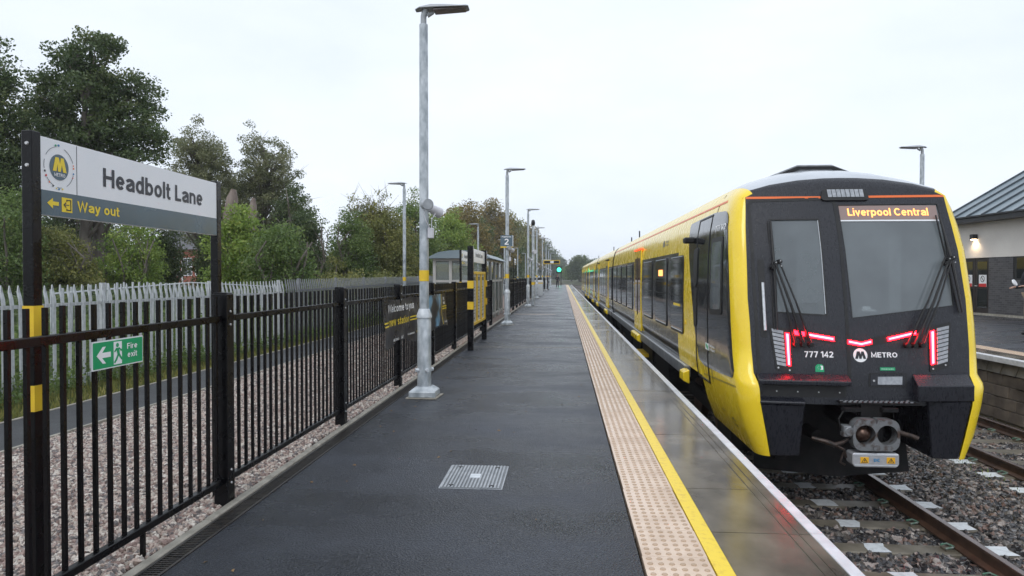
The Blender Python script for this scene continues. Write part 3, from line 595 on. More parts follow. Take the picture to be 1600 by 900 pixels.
# ================================================================== FAR PLATFORM (right)
b = MB(); b.prism([(8.95, 0.0), (9.8, 0.0), (12.0, 0.13), (40, 0.15), (40, -0.3), (8.95, -0.3)], 'y', -3, YE)
pr = struct(b.make('far_platform', M['asphalt']), 'wet grey platform surface across the tracks')
b = MB(); b.box(8.50, 8.9, -3, YE, -1.4, -0.26); struct(b.make('far_platform_wall', M['concrete']), 'wall under the far platform')
farw = bpy.data.objects['far_platform_wall']
first = None; y = -1
q = MB(); q.box(8.33, 8.94, 0.006, 1.194, -0.085, 0.0)
cp = q.make('coping_slab', M['coping'], pr, bevel=0.006); q = MB(); q.box(8.30, 8.42, 0.006, 1.194, -0.10, 0.012); ns_ = q.make('edge_nosing', M['nosing'], pr, bevel=0.01)
cp.location.y = ns_.location.y = 0
for i in range(1, 60): link_copy(cp, 'coping_slab', pr, (0, i * 1.2, 0)); link_copy(ns_, 'edge_nosing', pr, (0, i * 1.2, 0))
q = MB(); q.box(8.96, 9.355, 0.002, 0.398, -0.06, 0.002)
for i in range(6):
    for j in range(6): q.tube([(8.99 + i * .065, .036 + j * .0656, 0), (8.99 + i * .065, .036 + j * .0656, .008)], [.018, .012], 6, 1)
tf = q.make('tactile_slab', [M['tactile'], M['blister']], pr); tf.location.y = 4
for i in range(1, 70): link_copy(tf, 'tactile_slab', pr, (0, 4 + i * .4, 0))
M['block'] = mat('grimy_block', (0.075, 0.060, 0.047), 0.8, c2=(0.19, 0.155, 0.125), ns=2.6, nd=8, bump=0.5, bs=40, world=True)
M['blockd'] = mat('dark_corbel', (0.13, 0.12, 0.105), 0.8, c2=(0.28, 0.26, 0.23), ns=3, nd=8, bump=0.5, bs=40, world=True)
q = MB(); q.prism([(0.0, -0.33), (0.43, -0.33), (0.30, -0.10), (-0.13, -0.10)], 'x', 8.42, 8.52); cb = q.make('corbel_slab', M['blockd'], farw, bevel=0.006); cb.location.y = 8
for i in range(1, 60): link_copy(cb, 'corbel_slab', farw, (0, 8 + i * 0.45, 0))
q = MB(); q.box(8.452, 8.52, 0.006, 0.444, 0.006, 0.219); bl = q.make('block', M['block'], farw, bevel=0.008); bl.location = (0, 8, -0.56)
for r_ in range(4):
    for i in range(44):
        if r_ == 0 and i == 0: continue
        link_copy(bl, 'block', farw, (rnd.uniform(-.012, .012), 8 + i * 0.45 + (0.225 if r_ % 2 else 0), -0.56 - 0.225 * r_))

# ================================================================== BLACK RAILINGS
FX = -2.33
fence = tag(empty('black_railings', (FX, 0, 0)), 'long black metal railings of upright square bars beside the platform', 'railings')
q = MB(); q.box(-0.0095, 0.0095, -0.0095, 0.0095, 0.12, 1.412); bar0 = None
q2 = q
q = MB(); q.box(-0.05, 0.05, -0.05, 0.05, -0.06, 1.432); q.box(-0.046, 0.046, -0.046, 0.046, 1.432, 1.440)
def bolts(parent, y, z):
    for dz in (0.0, -0.075):
        c = MB(); c.tube([(0.050, y, z + dz), (0.058, y, z + dz)], [0.010, 0.007], 8); c.make('bolt', M['bolt'], parent)
posts = []; post0 = None
py = [-0.44 + 2.485 * i for i in range(0, 10)]    # 4.53, 7.01, 9.5, 11.98 ...
py = [y for y in py if y < 23]
py2 = [29.3 + 2.485 * i for i in range(26)]
for y in py + py2:
    if post0 is None: post0 = q.make('post', M['black'], fence, bevel=0.004); o = post0
    else: o = link_copy(post0, 'post', fence)
    o.location = (0, y, 0)
    if y < 16:
        for z in (1.31, 0.22):
            for dz in (0, -0.09):
                c = MB(); c.tube([(0.049, 0, z + dz), (0.057, 0, z + dz)], [0.010, 0.007], 8); bo = c.make('bolt', M['bolt'], o)
cnt = 0; far_b = MB(); rail0 = {}
for seg in (py, py2):
    for a, c in zip(seg[:-1], seg[1:]):
        L_ = c - a - 0.105
        for z in (1.262, 0.148):
            if z not in rail0:
                r_ = MB(); r_.box(-0.020, 0.020, -L_ / 2, L_ / 2, z - 0.022, z + 0.022); rail0[z] = r_.make('rail', M['black'], fence, bevel=0.004); rail0[z].location.y = (a + c) / 2
            else: link_copy(rail0[z], 'rail', fence, (0, (a + c) / 2, 0))
        for i in range(22):
            y = a + 0.0525 + (i + 0.5) * (c - a - 0.105) / 22 + 0.0
            if y < 1.5: continue
            if cnt < 300:
                if bar0 is None: bar0 = q2.make('bar', M['black'], fence); bar0.location.y = y
                else: link_copy(bar0, 'bar', fence, (rnd.uniform(-.0015, .0015), y + rnd.uniform(-.002, .002), rnd.uniform(-.003, .003)), (rnd.uniform(-.004, .004), 0, rnd.uniform(-.05, .05)))
                cnt += 1
            else: far_b.box(-0.0095, 0.0095, y - 0.0095, y + 0.0095, 0.12, 1.412)
o = far_b.make('bar', M['black'], fence); o['kind'] = 'stuff'
# a stub foot under the nearest rail
q = MB(); q.box(-0.012, 0.012, 3.60, 3.62, -0.03, 0.13); q.make('foot', M['black'], fence)
# railing across the opening by the shelter
q = MB(); q.box(-3.4, -2.38, 29.28, 29.32, 1.25, 1.29); q.box(-3.4, -2.38, 29.28, 29.32, 0.12, 0.16)
for i in range(9): q.box(-3.3 + i * .11, -3.275 + i * .11, 29.29, 29.31, .12, 1.41)
tag(q.make('railing_return', M['black']), 'short black railing turning away from the platform by the shelter', 'railings')

# ================================================================== FIRE EXIT SIGN
fs = tag(empty('fire_exit_sign', (-2.29, 3.16, 1.0855)), 'small green fire exit sign with running man fixed on the black railings', 'sign')
O, AX, AY, NN = (-2.29, 3.16, 1.0855), (0, 1, 0), (0, 0, 1), (1, 0, 0)
q = MB(); q.box(-2.297, -2.290, 3.16, 3.563, 1.0855, 1.2285); q.make('backing', M['white'], fs, w=True)
q = MB(); poly_on(q, rrect(0.006, 0.397, 0.006, 0.137, 0.004), O, AX, AY, NN, 0.0015, 0.001); q.make('green_field', M['green'], fs, w=True)
q = MB(); poly_on(q, [(0.03, 0.071), (0.075, 0.113), (0.098, 0.113), (0.070, 0.084), (0.135, 0.084), (0.135, 0.058), (0.070, 0.058), (0.098, 0.029), (0.075, 0.029)], O, AX, AY, NN, 0.003, 0.001); q.make('arrow', M['textwhite'], fs, w=True)
q = MB(); poly_on(q, [(0.158, 0.014), (0.222, 0.014), (0.222, 0.130), (0.158, 0.130)], O, AX, AY, NN, 0.003, 0.001); q.make('doorway', M['textwhite'], fs, w=True)
q = MB()
for pl in (circ(0.186, 0.112, 0.011, 12), [(0.176, 0.098), (0.198, 0.098), (0.204, 0.066), (0.186, 0.062)], [(0.176, 0.098), (0.160, 0.082), (0.165, 0.076), (0.183, 0.090)], [(0.196, 0.096), (0.214, 0.078), (0.226, 0.082), (0.224, 0.088), (0.212, 0.090), (0.200, 0.100)],
           [(0.186, 0.064), (0.204, 0.066), (0.222, 0.044), (0.232, 0.046), (0.232, 0.038), (0.216, 0.034), (0.200, 0.052)], [(0.186, 0.064), (0.196, 0.060), (0.184, 0.038), (0.166, 0.020), (0.158, 0.026), (0.172, 0.042)]):
    poly_on(q, pl, O, AX, AY, NN, 0.0045, 0.001)
q.make('running_figure', M['green'], fs, w=True)
text_on('lettering', 'Fire', (-2.29, 3.16 + 0.265, 1.0855 + 0.084), AX, AY, NN, 0.085, 0.030, M['textwhite'], fs, 0.003, 0.012)
text_on('lettering', 'exit', (-2.29, 3.16 + 0.268, 1.0855 + 0.040), AX, AY, NN, 0.080, 0.030, M['textwhite'], fs, 0.003, 0.012)

# ================================================================== STATION NAME SIGNS
def name_sign(X, y0, y1, label, detail=True, group='station name signs', ytop=2.205):
    t = tag(empty('station_name_sign', (X, y0 - 0.05, -0.1)), label, 'sign', group)
    def yy(v): return y0 + (v - 3.015) * (y1 - y0) / 1.62
    dz = ytop - 2.205
    for y in (y0 - 0.029, y1 + 0.029):
        q = MB(); q.box(X - 0.025, X + 0.027, y - 0.028, y + 0.028, -0.1, ytop + 0.015); po = q.make('post', M['black'], t, w=True, bevel=0.003)
        for z0, z1 in ((1.272, 1.415), (0.927, 1.047)):
            if detail and y > y0: continue
            q = MB(); q.box(X - 0.027, X + 0.029, y - 0.030, y + 0.030, z0, z1); q.make('yellow_band', M['yband'], po, w=True)
        if detail:
            for z in (2.16, 2.06):
                q = MB(); q.tube([(X + 0.004, y - 0.0285, z), (X + 0.004, y - 0.034, z)], [0.010, 0.007], 8); q.make('bolt', M['bolt'], po, w=True)
    q = MB(); q.box(X - 0.002, X + 0.022, y0, y1, 1.838 + dz, ytop); pn = q.make('panel', M['white'], t, w=True)
    x = X + 0.022
    q = MB(); q.box(x - 0.001, x + 0.002, y0 + 0.002, y1 - 0.002, 1.840 + dz, 1.957 + dz); q.make('grey_strip', M['signgrey'], t, w=True)
    text_on('lettering', 'Headbolt Lane', (x, yy(3.449), 2.026 + dz), AX, AY, NN, (yy(4.445) - yy(3.449)), 0.099, M['textdark'], t, 0.002, 0.022)
    text_on('lettering', 'Way out', (x, yy(3.25), 1.877 + dz), AX, AY, NN, 0.325, 0.050, M['textyel'], t, 0.0035, 0.02)
    O = (x, yy(3.015), 1.838 + dz)
    q = MB(); q.box(x, x + 0.0012, yy(3.252), yy(3.252) + 0.003, 1.957 + dz, 2.2 + dz); q.make('divider_line', M['textdark'], t, w=True)
    q = MB(); poly_on(q, [(0.036, 0.060), (0.072, 0.086), (0.072, 0.070), (0.110, 0.070), (0.110, 0.052), (0.072, 0.052), (0.072, 0.036)], O, AX, AY, NN, 0.0035, 0.001)
    q.make('arrow', M['textyel'], t, w=True)
    q = MB(); poly_on(q, [(0.130, 0.026), (0.200, 0.026), (0.200, 0.096), (0.130, 0.096)], O, AX, AY, NN, 0.0035, 0.001); ex = q.make('exit_symbol', M['textyel'], t, w=True)
    if detail:
        q = MB()
        for pl in ([(0.160, 0.088), (0.192, 0.088), (0.192, 0.034), (0.160, 0.034), (0.160, 0.044), (0.165, 0.044), (0.165, 0.039), (0.187, 0.039), (0.187, 0.083), (0.165, 0.083), (0.165, 0.078), (0.160, 0.078)], [(0.140, 0.061), (0.156, 0.075), (0.160, 0.071), (0.150, 0.063), (0.178, 0.063), (0.178, 0.059), (0.150, 0.059), (0.160, 0.051), (0.156, 0.047)]):
            poly_on(q, pl, O, AX, AY, NN, 0.005, 0.001)
        q.make('symbol_lines', M['textdark'], ex, w=True)
    cy, cz = 0.118, 0.238
    q = MB(); poly_on(q, circ(cy, cz, 0.062, 36), O, AX, AY, NN, 0.002, 0.001); lg = q.make('logo_disc', M['signgrey'], t, w=True)
    q = MB(); poly_on(q, [(cy + a * 0.088, cz + 0.012 + c * 0.082) for a, c in MPOLY], O, AX, AY, NN, 0.0035, 0.001); q.make('logo_letter', M['textyel'], lg, w=True)
    if detail:
        text_on('lettering', 'METRO', (x, O[1] + cy - 0.036, O[2] + cz - 0.045), AX, AY, NN, 0.072, 0.016, M['textwhite'], lg, 0.0035, 0.01)
        q = MB()
        for a0, a1 in ((100, 150), (165, 190), (215, 250), (262, 280), (300, 345), (20, 70)):
            for k in range(12):
                t0, t1 = R(a0 + (a1 - a0) * k / 12), R(a0 + (a1 - a0) * (k + 1) / 12)
                poly_on(q, [(cy + 0.097 * math.cos(t0), cz + 0.097 * math.sin(t0)), (cy + 0.097 * math.cos(t1), cz + 0.097 * math.sin(t1)), (cy + 0.0985 * math.cos(t1), cz + 0.0985 * math.sin(t1)), (cy + 0.0985 * math.cos(t0), cz + 0.0985 * math.sin(t0))], O, AX, AY, NN, 0.002, 0.001)
        q.make('logo_ring', M['textdark'], lg, w=True)
        for a, c, r_ in ((92, 'blue', .005), (104, 'green', .0045), (350, 'blue', .004), (5, 'orange', .004), (12, 'orange', .003), (338, 'red', .003), (196, 'textdark', .005), (208, 'red', .005), (228, 'orange', .0035), (244, 'textdark', .0035), (268, 'blue', .0045), (282, 'textyel', .004), (258, 'textyel', .003), (98, 'galv', .003)):
            q = MB(); poly_on(q, circ(cy + 0.097 * math.cos(R(a)), cz + 0.105 * math.sin(R(a)), r_ * 1.1, 10), O, AX, AY, NN, 0.003, 0.001); q.make('logo_dot', M[c], lg, w=True)
    return t
name_sign(-2.45, 3.015, 4.634, 'large white and grey Headbolt Lane sign with Way out arrow, nearest the camera')
name_sign(-2.55, 16.9, 18.5, 'small far Headbolt Lane sign on black posts behind the railings by the shelter', False, ytop=2.20)
name_sign(-3.0, 41.5, 43.2, 'distant white station name sign behind the railings past the platform number', False, ytop=2.65)

# ================================================================== BANNER ON THE RAILINGS
bn = tag(empty('welcome_banner', (-2.28, 8.54, 0.6)), 'creased black welcome banner with yellow lettering tied to the railings', 'banner')
BY0, BY1 = 8.54, 13.2
def bx(y, z):
    t = (z - 0.6) / 0.66
    return -2.285 + 0.016 * math.sin(y * 2.9 + z * 4) * (1.25 - t) + 0.006 * math.sin(y * 6.7 - z * 6) + 0.03 * (1 - t) ** 2 + 0.006 * math.sin(z * 17 + y * 2.2)
def btop(y): return 1.262 - 0.028 * abs(math.sin((y - BY0) * 2.1)) - 0.03 * (y - BY0) / (BY1 - BY0)
def bbot(y): return 0.575 + 0.05 * math.sin((y - BY0) * 1.9 + 0.4) * (1 if y > 9 else 0.4) + (0.10 if 9.1 < y < 9.8 else 0.03) * 0.5
q = MB(); NY, NZ = 150, 20; vs = []
for i in range(NY + 1):
    y = BY0 + (BY1 - BY0) * i / NY
    for j in range(NZ + 1):
        z = bbot(y) + (btop(y) - bbot(y)) * j / NZ; vs.append((bx(y, z), y, z))
fs_ = [(i * (NZ + 1) + j, (i + 1) * (NZ + 1) + j, (i + 1) * (NZ + 1) + j + 1, i * (NZ + 1) + j + 1) for i in range(NY) for j in range(NZ)]
n0 = len(vs); q.add(vs + [(v[0] - 0.002, v[1], v[2]) for v in vs], fs_ + [tuple(n0 + k for k in f[::-1]) for f in fs_])
q.make('sheet', M['banner'], bn, w=True, smooth=60)
def on_banner(name, vs, fs, m, parent=bn, lift=0.009):
    bm = bmesh.new(); bv = [bm.verts.new(v) for v in vs]; [bm.faces.new([bv[i] for i in f]) for f in fs]
    for ax in (1, 2):
        lo, hi = min(v[ax] for v in vs), max(v[ax] for v in vs); k = int((hi - lo) / .045)
        for i in range(1, k + 1):
            co = [0, 0, 0]; no = [0, 0, 0]; co[ax] = lo + .045 * i; no[ax] = 1; bmesh.ops.bisect_plane(bm, geom=bm.verts[:] + bm.edges[:] + bm.faces[:], plane_co=co, plane_no=no)
    bm.verts.index_update(); b = MB(); b.add([(bx(v.co.y, v.co.z) + lift + v.co.x, v.co.y, v.co.z) for v in bm.verts], [tuple(v.index for v in f.verts) for f in bm.faces]); bm.free(); return b.make(name, m, parent, w=True)
def ban_text(s, y0, z0, wd, ht, m, bold=0.02):
    vs, fs = fit_text(s, wd, ht, 0, bold); on_banner('lettering', [(v.z * 3, y0 + v.x, z0 + v.y) for v in vs], fs, M[m])
def ban_grid(name, y0, y1, z0, z1, m, lift=0.008, n=16, k=5):
    vs = [(0, y0 + (y1 - y0) * i / n, z0 + (z1 - z0) * j / k) for i in range(n + 1) for j in range(k + 1)]
    on_banner(name, vs, [(i * (k + 1) + j, (i + 1) * (k + 1) + j, (i + 1) * (k + 1) + j + 1, i * (k + 1) + j + 1) for i in range(n) for j in range(k)], M[m], lift=lift)
ban_text('Welcome to your', 8.73, 1.07, 1.58, 0.105, 'textwhite')
ban_text('new station', 8.86, 0.885, 1.05, 0.105, 'textyel')
for z in (0.885, 0.930): ban_grid('stripe', BY0 + 0.01, 8.82, z, z + 0.020, 'textyel'); ban_grid('stripe', 9.98, 10.85, z + .01, z + 0.030, 'textyel')
for z in (0.93, 0.975): ban_grid('stripe', 12.72, 13.17, z, z + 0.020, 'textyel')
ban_text('METRO', 8.98, 0.675, 0.30, 0.035, 'textwhite'); ban_text('M/', 9.42, 0.675, 0.14, 0.045, 'textwhite'); ban_text('Combined', 9.80, 0.695, 0.34, 0.028, 'textwhite')
ban_text('NR', 12.86, 1.10, 0.16, 0.06, 'textwhite'); ban_text('NR', 12.84, 1.02, 0.20, 0.05, 'textwhite')
ban_text('partner', 10.3, 0.70, 0.30, 0.03, 'textyel'); ban_text('Council', 12.75, 0.68, 0.36, 0.035, 'textwhite')
ban_grid('photo_print', 11.0, 12.62, 0.66, 1.225, 'posterblue', 0.006, 26, 10)
ban_grid('photo_border', 12.62, 12.66, 0.66, 1.225, 'textyel', 0.008, 2, 8); ban_grid('photo_border', 10.96, 11.0, 0.66, 1.225, 'textyel', 0.008, 2, 8)

# ================================================================== INFORMATION CASE ON TWO POSTS
ic = tag(empty('information_board', (-1.95, 14.25, 0)), 'yellow framed three poster case between two black posts with yellow bands', 'notice board')
for y in (14.25, 16.75):
    q = MB(); q.box(-2.0, -1.88, y - 0.06, y + 0.06, 0, 2.19); po = q.make('post', M['black'], ic, w=True, bevel=0.004)
    for z0, z1 in ((1.30, 1.46), (0.86, 1.02)):
        q = MB(); q.box(-2.003, -1.877, y - 0.063, y + 0.063, z0, z1); q.make('yellow_band', M['yband'], po, w=True)
q = MB(); q.box(-1.955, -1.925, 14.31, 16.69, 1.86, 2.15); q.make('header_panel', M['white'], ic, w=True)
text_on('lettering', 'Headbolt Lane', (-1.925, 14.95, 1.98), AX, AY, NN, 1.3, 0.10, M['textdark'], ic, 0.002, 0.02)
Y0, Y1 = 14.33, 16.67
q = MB()
q.box(-1.96, -1.90, Y0, Y1, 1.60, 1.66); q.box(-1.96, -1.90, Y0, Y1, 0.50, 0.56)
for k in range(4):
    y = Y0 + (Y1 - Y0 - 0.07) * k / 3; q.box(-1.96, -1.90, y, y + 0.07, 0.56, 1.60)
q.box(-1.965, -1.955, Y0, Y1, 0.5, 1.66)
q.make('frame', M['yband'], ic, w=True, bevel=0.004)
for k in range(3):
    y = Y0 + (Y1 - Y0 - 0.07) * k / 3 + 0.07; y1 = y + (Y1 - Y0 - 0.07) / 3 - 0.07
    q = MB(); q.box(-1.954, -1.93, y, y1, 0.56, 1.60); po = q.make('poster', M['poster'], ic, w=True)
    q = MB()
    q.box(-1.931, -1.929, y + .06, y1 - .06, 1.46, 1.54); q.box(-1.931, -1.929, y + .06, y1 - .2, 0.62, 0.66)
    for z in range(9): q.box(-1.931, -1.929, y + .06, y1 - .06 - rnd.uniform(0, .25), 0.74 + z * .07, 0.755 + z * .07)
    q.make('print', M['signgrey'], po, w=True)

# ================================================================== LAMP POSTS
def lamp_head(H, face):
    """lantern pointing along +X*face, tilted slightly"""
    out = []
    s = face
    q = MB()
    pts = []
    secs = [(-0.10, 0.045, 0.02, 0.035), (-0.04, 0.075, 0.035, 0.06), (0.10, 0.11, 0.02, 0.075), (0.28, 0.125, 0.005, 0.055), (0.46, 0.12, -0.002, 0.030), (0.56, 0.10, 0.0, 0.02), (0.585, 0.07, 0.002, 0.012)]
    vs = []
    for x, wd, z0, z1 in secs:
        for a, zz in ((-1, z0), (-0.96, z0 + 0.012), (-0.6, z1 * 0.92), (0, z1), (0.6, z1 * 0.92), (0.96, z0 + 0.012), (1, z0), (0, z0 - 0.004)): vs.append((s * x, wd * a, H + zz + 0.055 * x))
    n = 8; fs = [(i * n + k, i * n + (k + 1) % n, (i + 1) * n + (k + 1) % n, (i + 1) * n + k) for i in range(len(secs) - 1) for k in range(n)] + [tuple(range(n)), tuple(range(6 * n, 7 * n))[::-1]]
    q.add(vs, fs); out.append(('lantern', q, 'lampgrey'))
    q = MB(); q.add([(s * 0.14, -0.09, H + 0.008), (s * 0.54, -0.085, H + 0.024), (s * 0.54, 0.085, H + 0.024), (s * 0.14, 0.09, H + 0.008), (s * 0.14, -0.09, H - 0.006), (s * 0.54, -0.085, H + 0.014), (s * 0.54, 0.085, H + 0.014), (s * 0.14, 0.09, H - 0.006)], [(0, 1, 2, 3), (4, 5, 6, 7), (0, 1, 5, 4), (1, 2, 6, 5), (2, 3, 7, 6), (3, 0, 4, 7)])
    out.append(('light_panel', q, 'lampunder'))
    q = MB(); q.tube([(0, 0, H - 0.30), (0, 0, H - 0.06), (s * 0.03, 0, H + 0.03)], [0.038, 0.038, 0.045], 12); q.tube([(s * 0.05, 0, H - 0.05), (s * 0.13, 0, H - 0.01)], [0.03, 0.02], 8)
    q.tube([(0, -0.03, H - .22), (0, -.052, H - .22)], .008, 6); q.tube([(0, -0.03, H - .26), (0, -.052, H - .26)], .008, 6)
    out.append(('bracket', q, 'lampgrey'))
    return out
def make_lamp(H=4.93, face=1, speakers=True, base=True):
    t = empty('lamp_post', (0, 0, 0))
    q = MB(); q.tube([(0, 0, 0.10), (0, 0, 1.04), (0, 0, 1.05)], [0.089, 0.089, 0.085], 20); q.make('lower_column', M['galv'], t, smooth=40)
    q = MB(); q.tube([(0, 0, 1.02), (0, 0, 1.045), (0, 0, 1.13), (0, 0, 1.135)], [0.100, 0.100, 0.070, 0.060], 20); q.make('collar', M['galv_light'], t, smooth=40)
    q = MB(); q.tube([(0, 0, 1.10), (0, 0, 3.6), (0, 0, H - 0.16)], [0.060, 0.057, 0.054], 20); q.make('upper_column', M['galv'], t, smooth=40)
    q = MB(); q.tube([(0, 0, 1.49), (0, 0, 1.63)], [0.0625, 0.0625], 20); q.make('yellow_band', M['yband'], t, smooth=40)
    if base:
        q = MB(); q.add([(-.17, -.17, .015), (.17, -.17, .015), (.17, .17, .015), (-.17, .17, .015), (-.17, -.17, .085), (.17, -.17, .085), (.17, .17, .085), (-.17, .17, .085), (-.10, -.10, .14), (.10, -.10, .14), (.10, .10, .14), (-.10, .10, .14)],
                    [(0, 1, 2, 3), (0, 1, 5, 4), (1, 2, 6, 5), (2, 3, 7, 6), (3, 0, 4, 7), (4, 5, 9, 8), (5, 6, 10, 9), (6, 7, 11, 10), (7, 4, 8, 11), (8, 9, 10, 11)]); q.make('base_cover', M['galv'], t, bevel=0.006)
        q = MB(); q.add([(-.20, -.20, .002), (.19, -.21, .002), (.22, .18, .002), (-.18, .20, .002), (-.20, -.20, .014), (.19, -.21, .014), (.22, .18, .014), (-.18, .20, .014)], [(0, 1, 2, 3), (4, 5, 6, 7), (0, 1, 5, 4), (1, 2, 6, 5), (2, 3, 7, 6), (3, 0, 4, 7)]); q.make('grout_pad', M['kerb'], t)
        q = MB(); q.tube([(0, -0.02, 0.335), (0, 0.02, 0.365)], 0.093, 20)
        for a in (0.6, 2.2, 3.8, 5.3): q.tube([(0.085 * math.cos(a), 0.085 * math.sin(a), .35), (0.125 * math.cos(a), 0.125 * math.sin(a), .35)], [0.028, 0.022], 8)
        q.make('clamp', M['galv_light'], t, smooth=40)
    for nm, g, m in lamp_head(H, face): g.make(nm, M[m], t, smooth=35)
    if speakers:
        H2 = 2.46
        q = MB(); q.tube([(0.02, -0.08, H2), (0.06, -0.14, H2)], .02, 6); q.tube([(0.035, -0.125, H2), (0.10, -0.22, H2 - .01)], [0.062, 0.072], 20); q.tube([(0.092, -0.222, H2 - .01), (0.095, -0.228, H2 - .01)], [0.066, 0.060], 20, 0); q.make('speaker', M['lampgrey'], t, smooth=40)
        q = MB(); q.tube([(0.04, 0.05, H2 - .02), (0.09, 0.10, H2 - .03)], .02, 6); q.tube([(0.06, 0.06, H2 - .02), (0.17, 0.20, H2 - .08)], [0.052, 0.070], 20); q.make('speaker', M['whitegrey'], t, smooth=40)
        q = MB(); q.box(0.055, 0.125, -0.05, 0.03, 2.04, 2.17); q.make('junction_box', M['whitegrey'], t, bevel=0.006)
        q = MB(); q.tube([(0.05, -0.10, H2 - .06), (0.02, -0.11, 2.34), (0.05, -0.10, 2.25), (0.085, -.05, 2.17)], .006, 6); q.tube([(0.12, 0.10, H2 - .12), (0.14, 0.04, 2.36), (0.10, 0.0, 2.28), (0.10, -.01, 2.17)], .006, 6); q.make('cable', M['whitegrey'], t)
    return t
lp = make_lamp()
gl = 'lamp posts along the platform'
names_l = ['galvanised lamp post with two round speakers, nearest on the platform', 'second platform lamp post from the camera, carrying the platform number plate',
           'third platform lamp post, standing beside the dark topped camera pole', 'fourth platform lamp post, standing by the grey cabinet', 'fifth platform lamp post holding the departure display',
           'sixth platform lamp post, just past the departure display', 'seventh platform lamp post, second from the far end', 'eighth platform lamp post, the farthest one']
lys = [8.68, 21.75, 34.8, 47.9, 61.0, 74.1, 87.2, 100.3]
for i, y in enumerate(lys):
    o = lp if i == 0 else copy_tree(lp)
    o.location = (-1.785 if i < 3 else -1.85, y, 0); tag(o, names_l[i], 'lamp post', gl)
pl_ = make_lamp(4.93, -1, False, False)
for i, (px_, y) in enumerate(((632, 24.0), (747, 43.0), (788, 61.6), (809, 80), (821, 98), (829, 117))):
    o = pl_ if i == 0 else copy_tree(pl_)
    o.location = (at(px_, y), y, -0.1)
    tag(o, ['lamp post beside the footpath beyond the railings, lantern turned left, nearest of its row', 'second footpath lamp post, rising behind the glazed shelter', 'third footpath lamp post, seen just left of the platform number plate', 'fourth footpath lamp post beyond the railings', 'fifth footpath lamp post beyond the railings', 'sixth and farthest footpath lamp post beyond the railings'][i], 'lamp post', 'lamp posts along the footpath')
o = copy_tree(pl_); o.location = (at(1439, 19.4), 19.4, 0.1); tag(o, 'lamp post on the far platform showing above the roof of the train', 'lamp post', 'lamp posts on the far platform')

# platform number plate on the second lamp
pn = tag(empty('platform_number_sign', (-1.785, 21.66, 2.2)), 'dark grey square plate reading Platform 2 on a lamp post', 'sign')
q = MB(); q.box(-1.99, -1.61, 21.63, 21.67, 2.50, 2.86); q.make('plate', M['signgrey'], pn, w=True)
q = MB(); q.box(-1.99, -1.61, 21.625, 21.64, 2.46, 2.505); q.make('yellow_edge', M['yband'], pn, w=True)
PX, PZ, PN = (1, 0, 0), (0, 0, 1), (0, -1, 0)
text_on('lettering', 'Platform', (-1.945, 21.63, 2.79), PX, PZ, PN, 0.29, 0.045, M['textwhite'], pn, 0.003, 0.008)
text_on('numeral', '2', (-1.86, 21.63, 2.56), PX, PZ, PN, 0.13, 0.19, M['textwhite'], pn, 0.003, 0.012)
q = MB(); q.box(-1.605, -1.585, 21.63, 21.67, 2.50, 2.86); q.make('edge_strip', M['galv_light'], pn, w=True)
# camera pole
cp_ = tag(empty('camera_pole', (at(833, 37), 37, 0)), 'galvanised camera pole with a dark dome on top beside the third lamp', 'camera pole')
q = MB(); q.tube([(0, 0, 0), (0, 0, 4.3)], [0.085, 0.07], 12); q.make('pole', M['galv'], cp_, smooth=40)
q = MB(); q.tube([(0, 0, 4.28), (0, 0, 4.40), (0, 0, 4.48), (0, 0, 4.58), (0, 0, 4.62)], [0.06, 0.11, 0.11, 0.09, 0.03], 12); q.make('camera', M['rubber'], cp_, smooth=50)
q = MB(); q.tube([(0, 0, 1.1), (0, 0, 1.25)], 0.09, 12); q.make('yellow_band', M['yband'], cp_)
q = MB(); q.tube([(0.02, -.02, 2.9), (0.12, -.25, 2.88)], [.09, .11], 12); q.make('speaker', M['whitegrey'], cp_, smooth=40)
# cabinets
cbn = tag(empty('equipment_cabinet', (-2.0, 55, 0)), 'waist high grey cabinet with white top and yellow band by the fourth lamp', 'cabinet')
q = MB(); q.box(-.36, .36, -.25, .25, 0, 1.12); q.make('body', M['galv_light'], cbn, bevel=.01); q = MB(); q.box(-.38, .38, -.27, .27, 1.12, 1.24); q.make('lid', M['white'], cbn, bevel=.02)
q = MB(); q.box(-.363, .363, -.253, .253, .98, 1.06); q.make('yellow_band', M['yband'], cbn)
# departure display
dd = tag(empty('departure_display', (-1.85, 60.9, 2.6)), 'hanging yellow framed departure display seen far down the platform', 'display')
q = MB(); q.box(-1.75, -0.30, 60.8, 61.0, 2.66, 3.0); q.make('case', M['yband'], dd, w=True, bevel=.01)
q = MB(); q.box(-1.70, -0.35, 60.79, 60.80, 2.71, 2.95); q.make('screen', M['rubber'], dd, w=True)
q = MB(); q.box(-1.15, -0.85, 60.785, 60.79, 2.73, 2.93); q.make('clock_face', M['white'], dd, w=True)
q = MB(); q.box(-1.85, -1.1, 60.87, 60.93, 3.0, 3.06); q.make('arm', M['galv'], dd, w=True)
# signal
sg = tag(empty('railway_signal', (at(873.5, 121), 121, 0)), 'green railway signal light shining at the far platform end', 'signal')
sx = at(873.5, 121)
q = MB(); q.tube([(.35, 0, 0), (.35, 0, 3.3)], .07, 8); q.make('post', M['rubber'], sg)
q = MB(); q.box(-.50, .50, -.03, .05, 2.1, 3.35); q.make('backplate', M['rubber'], sg, bevel=.05)
q = MB(); q.tube([(0, -.05, 2.75), (0, -.08, 2.75)], .36, 16); q.make('lamp', M['greenlight'], sg)

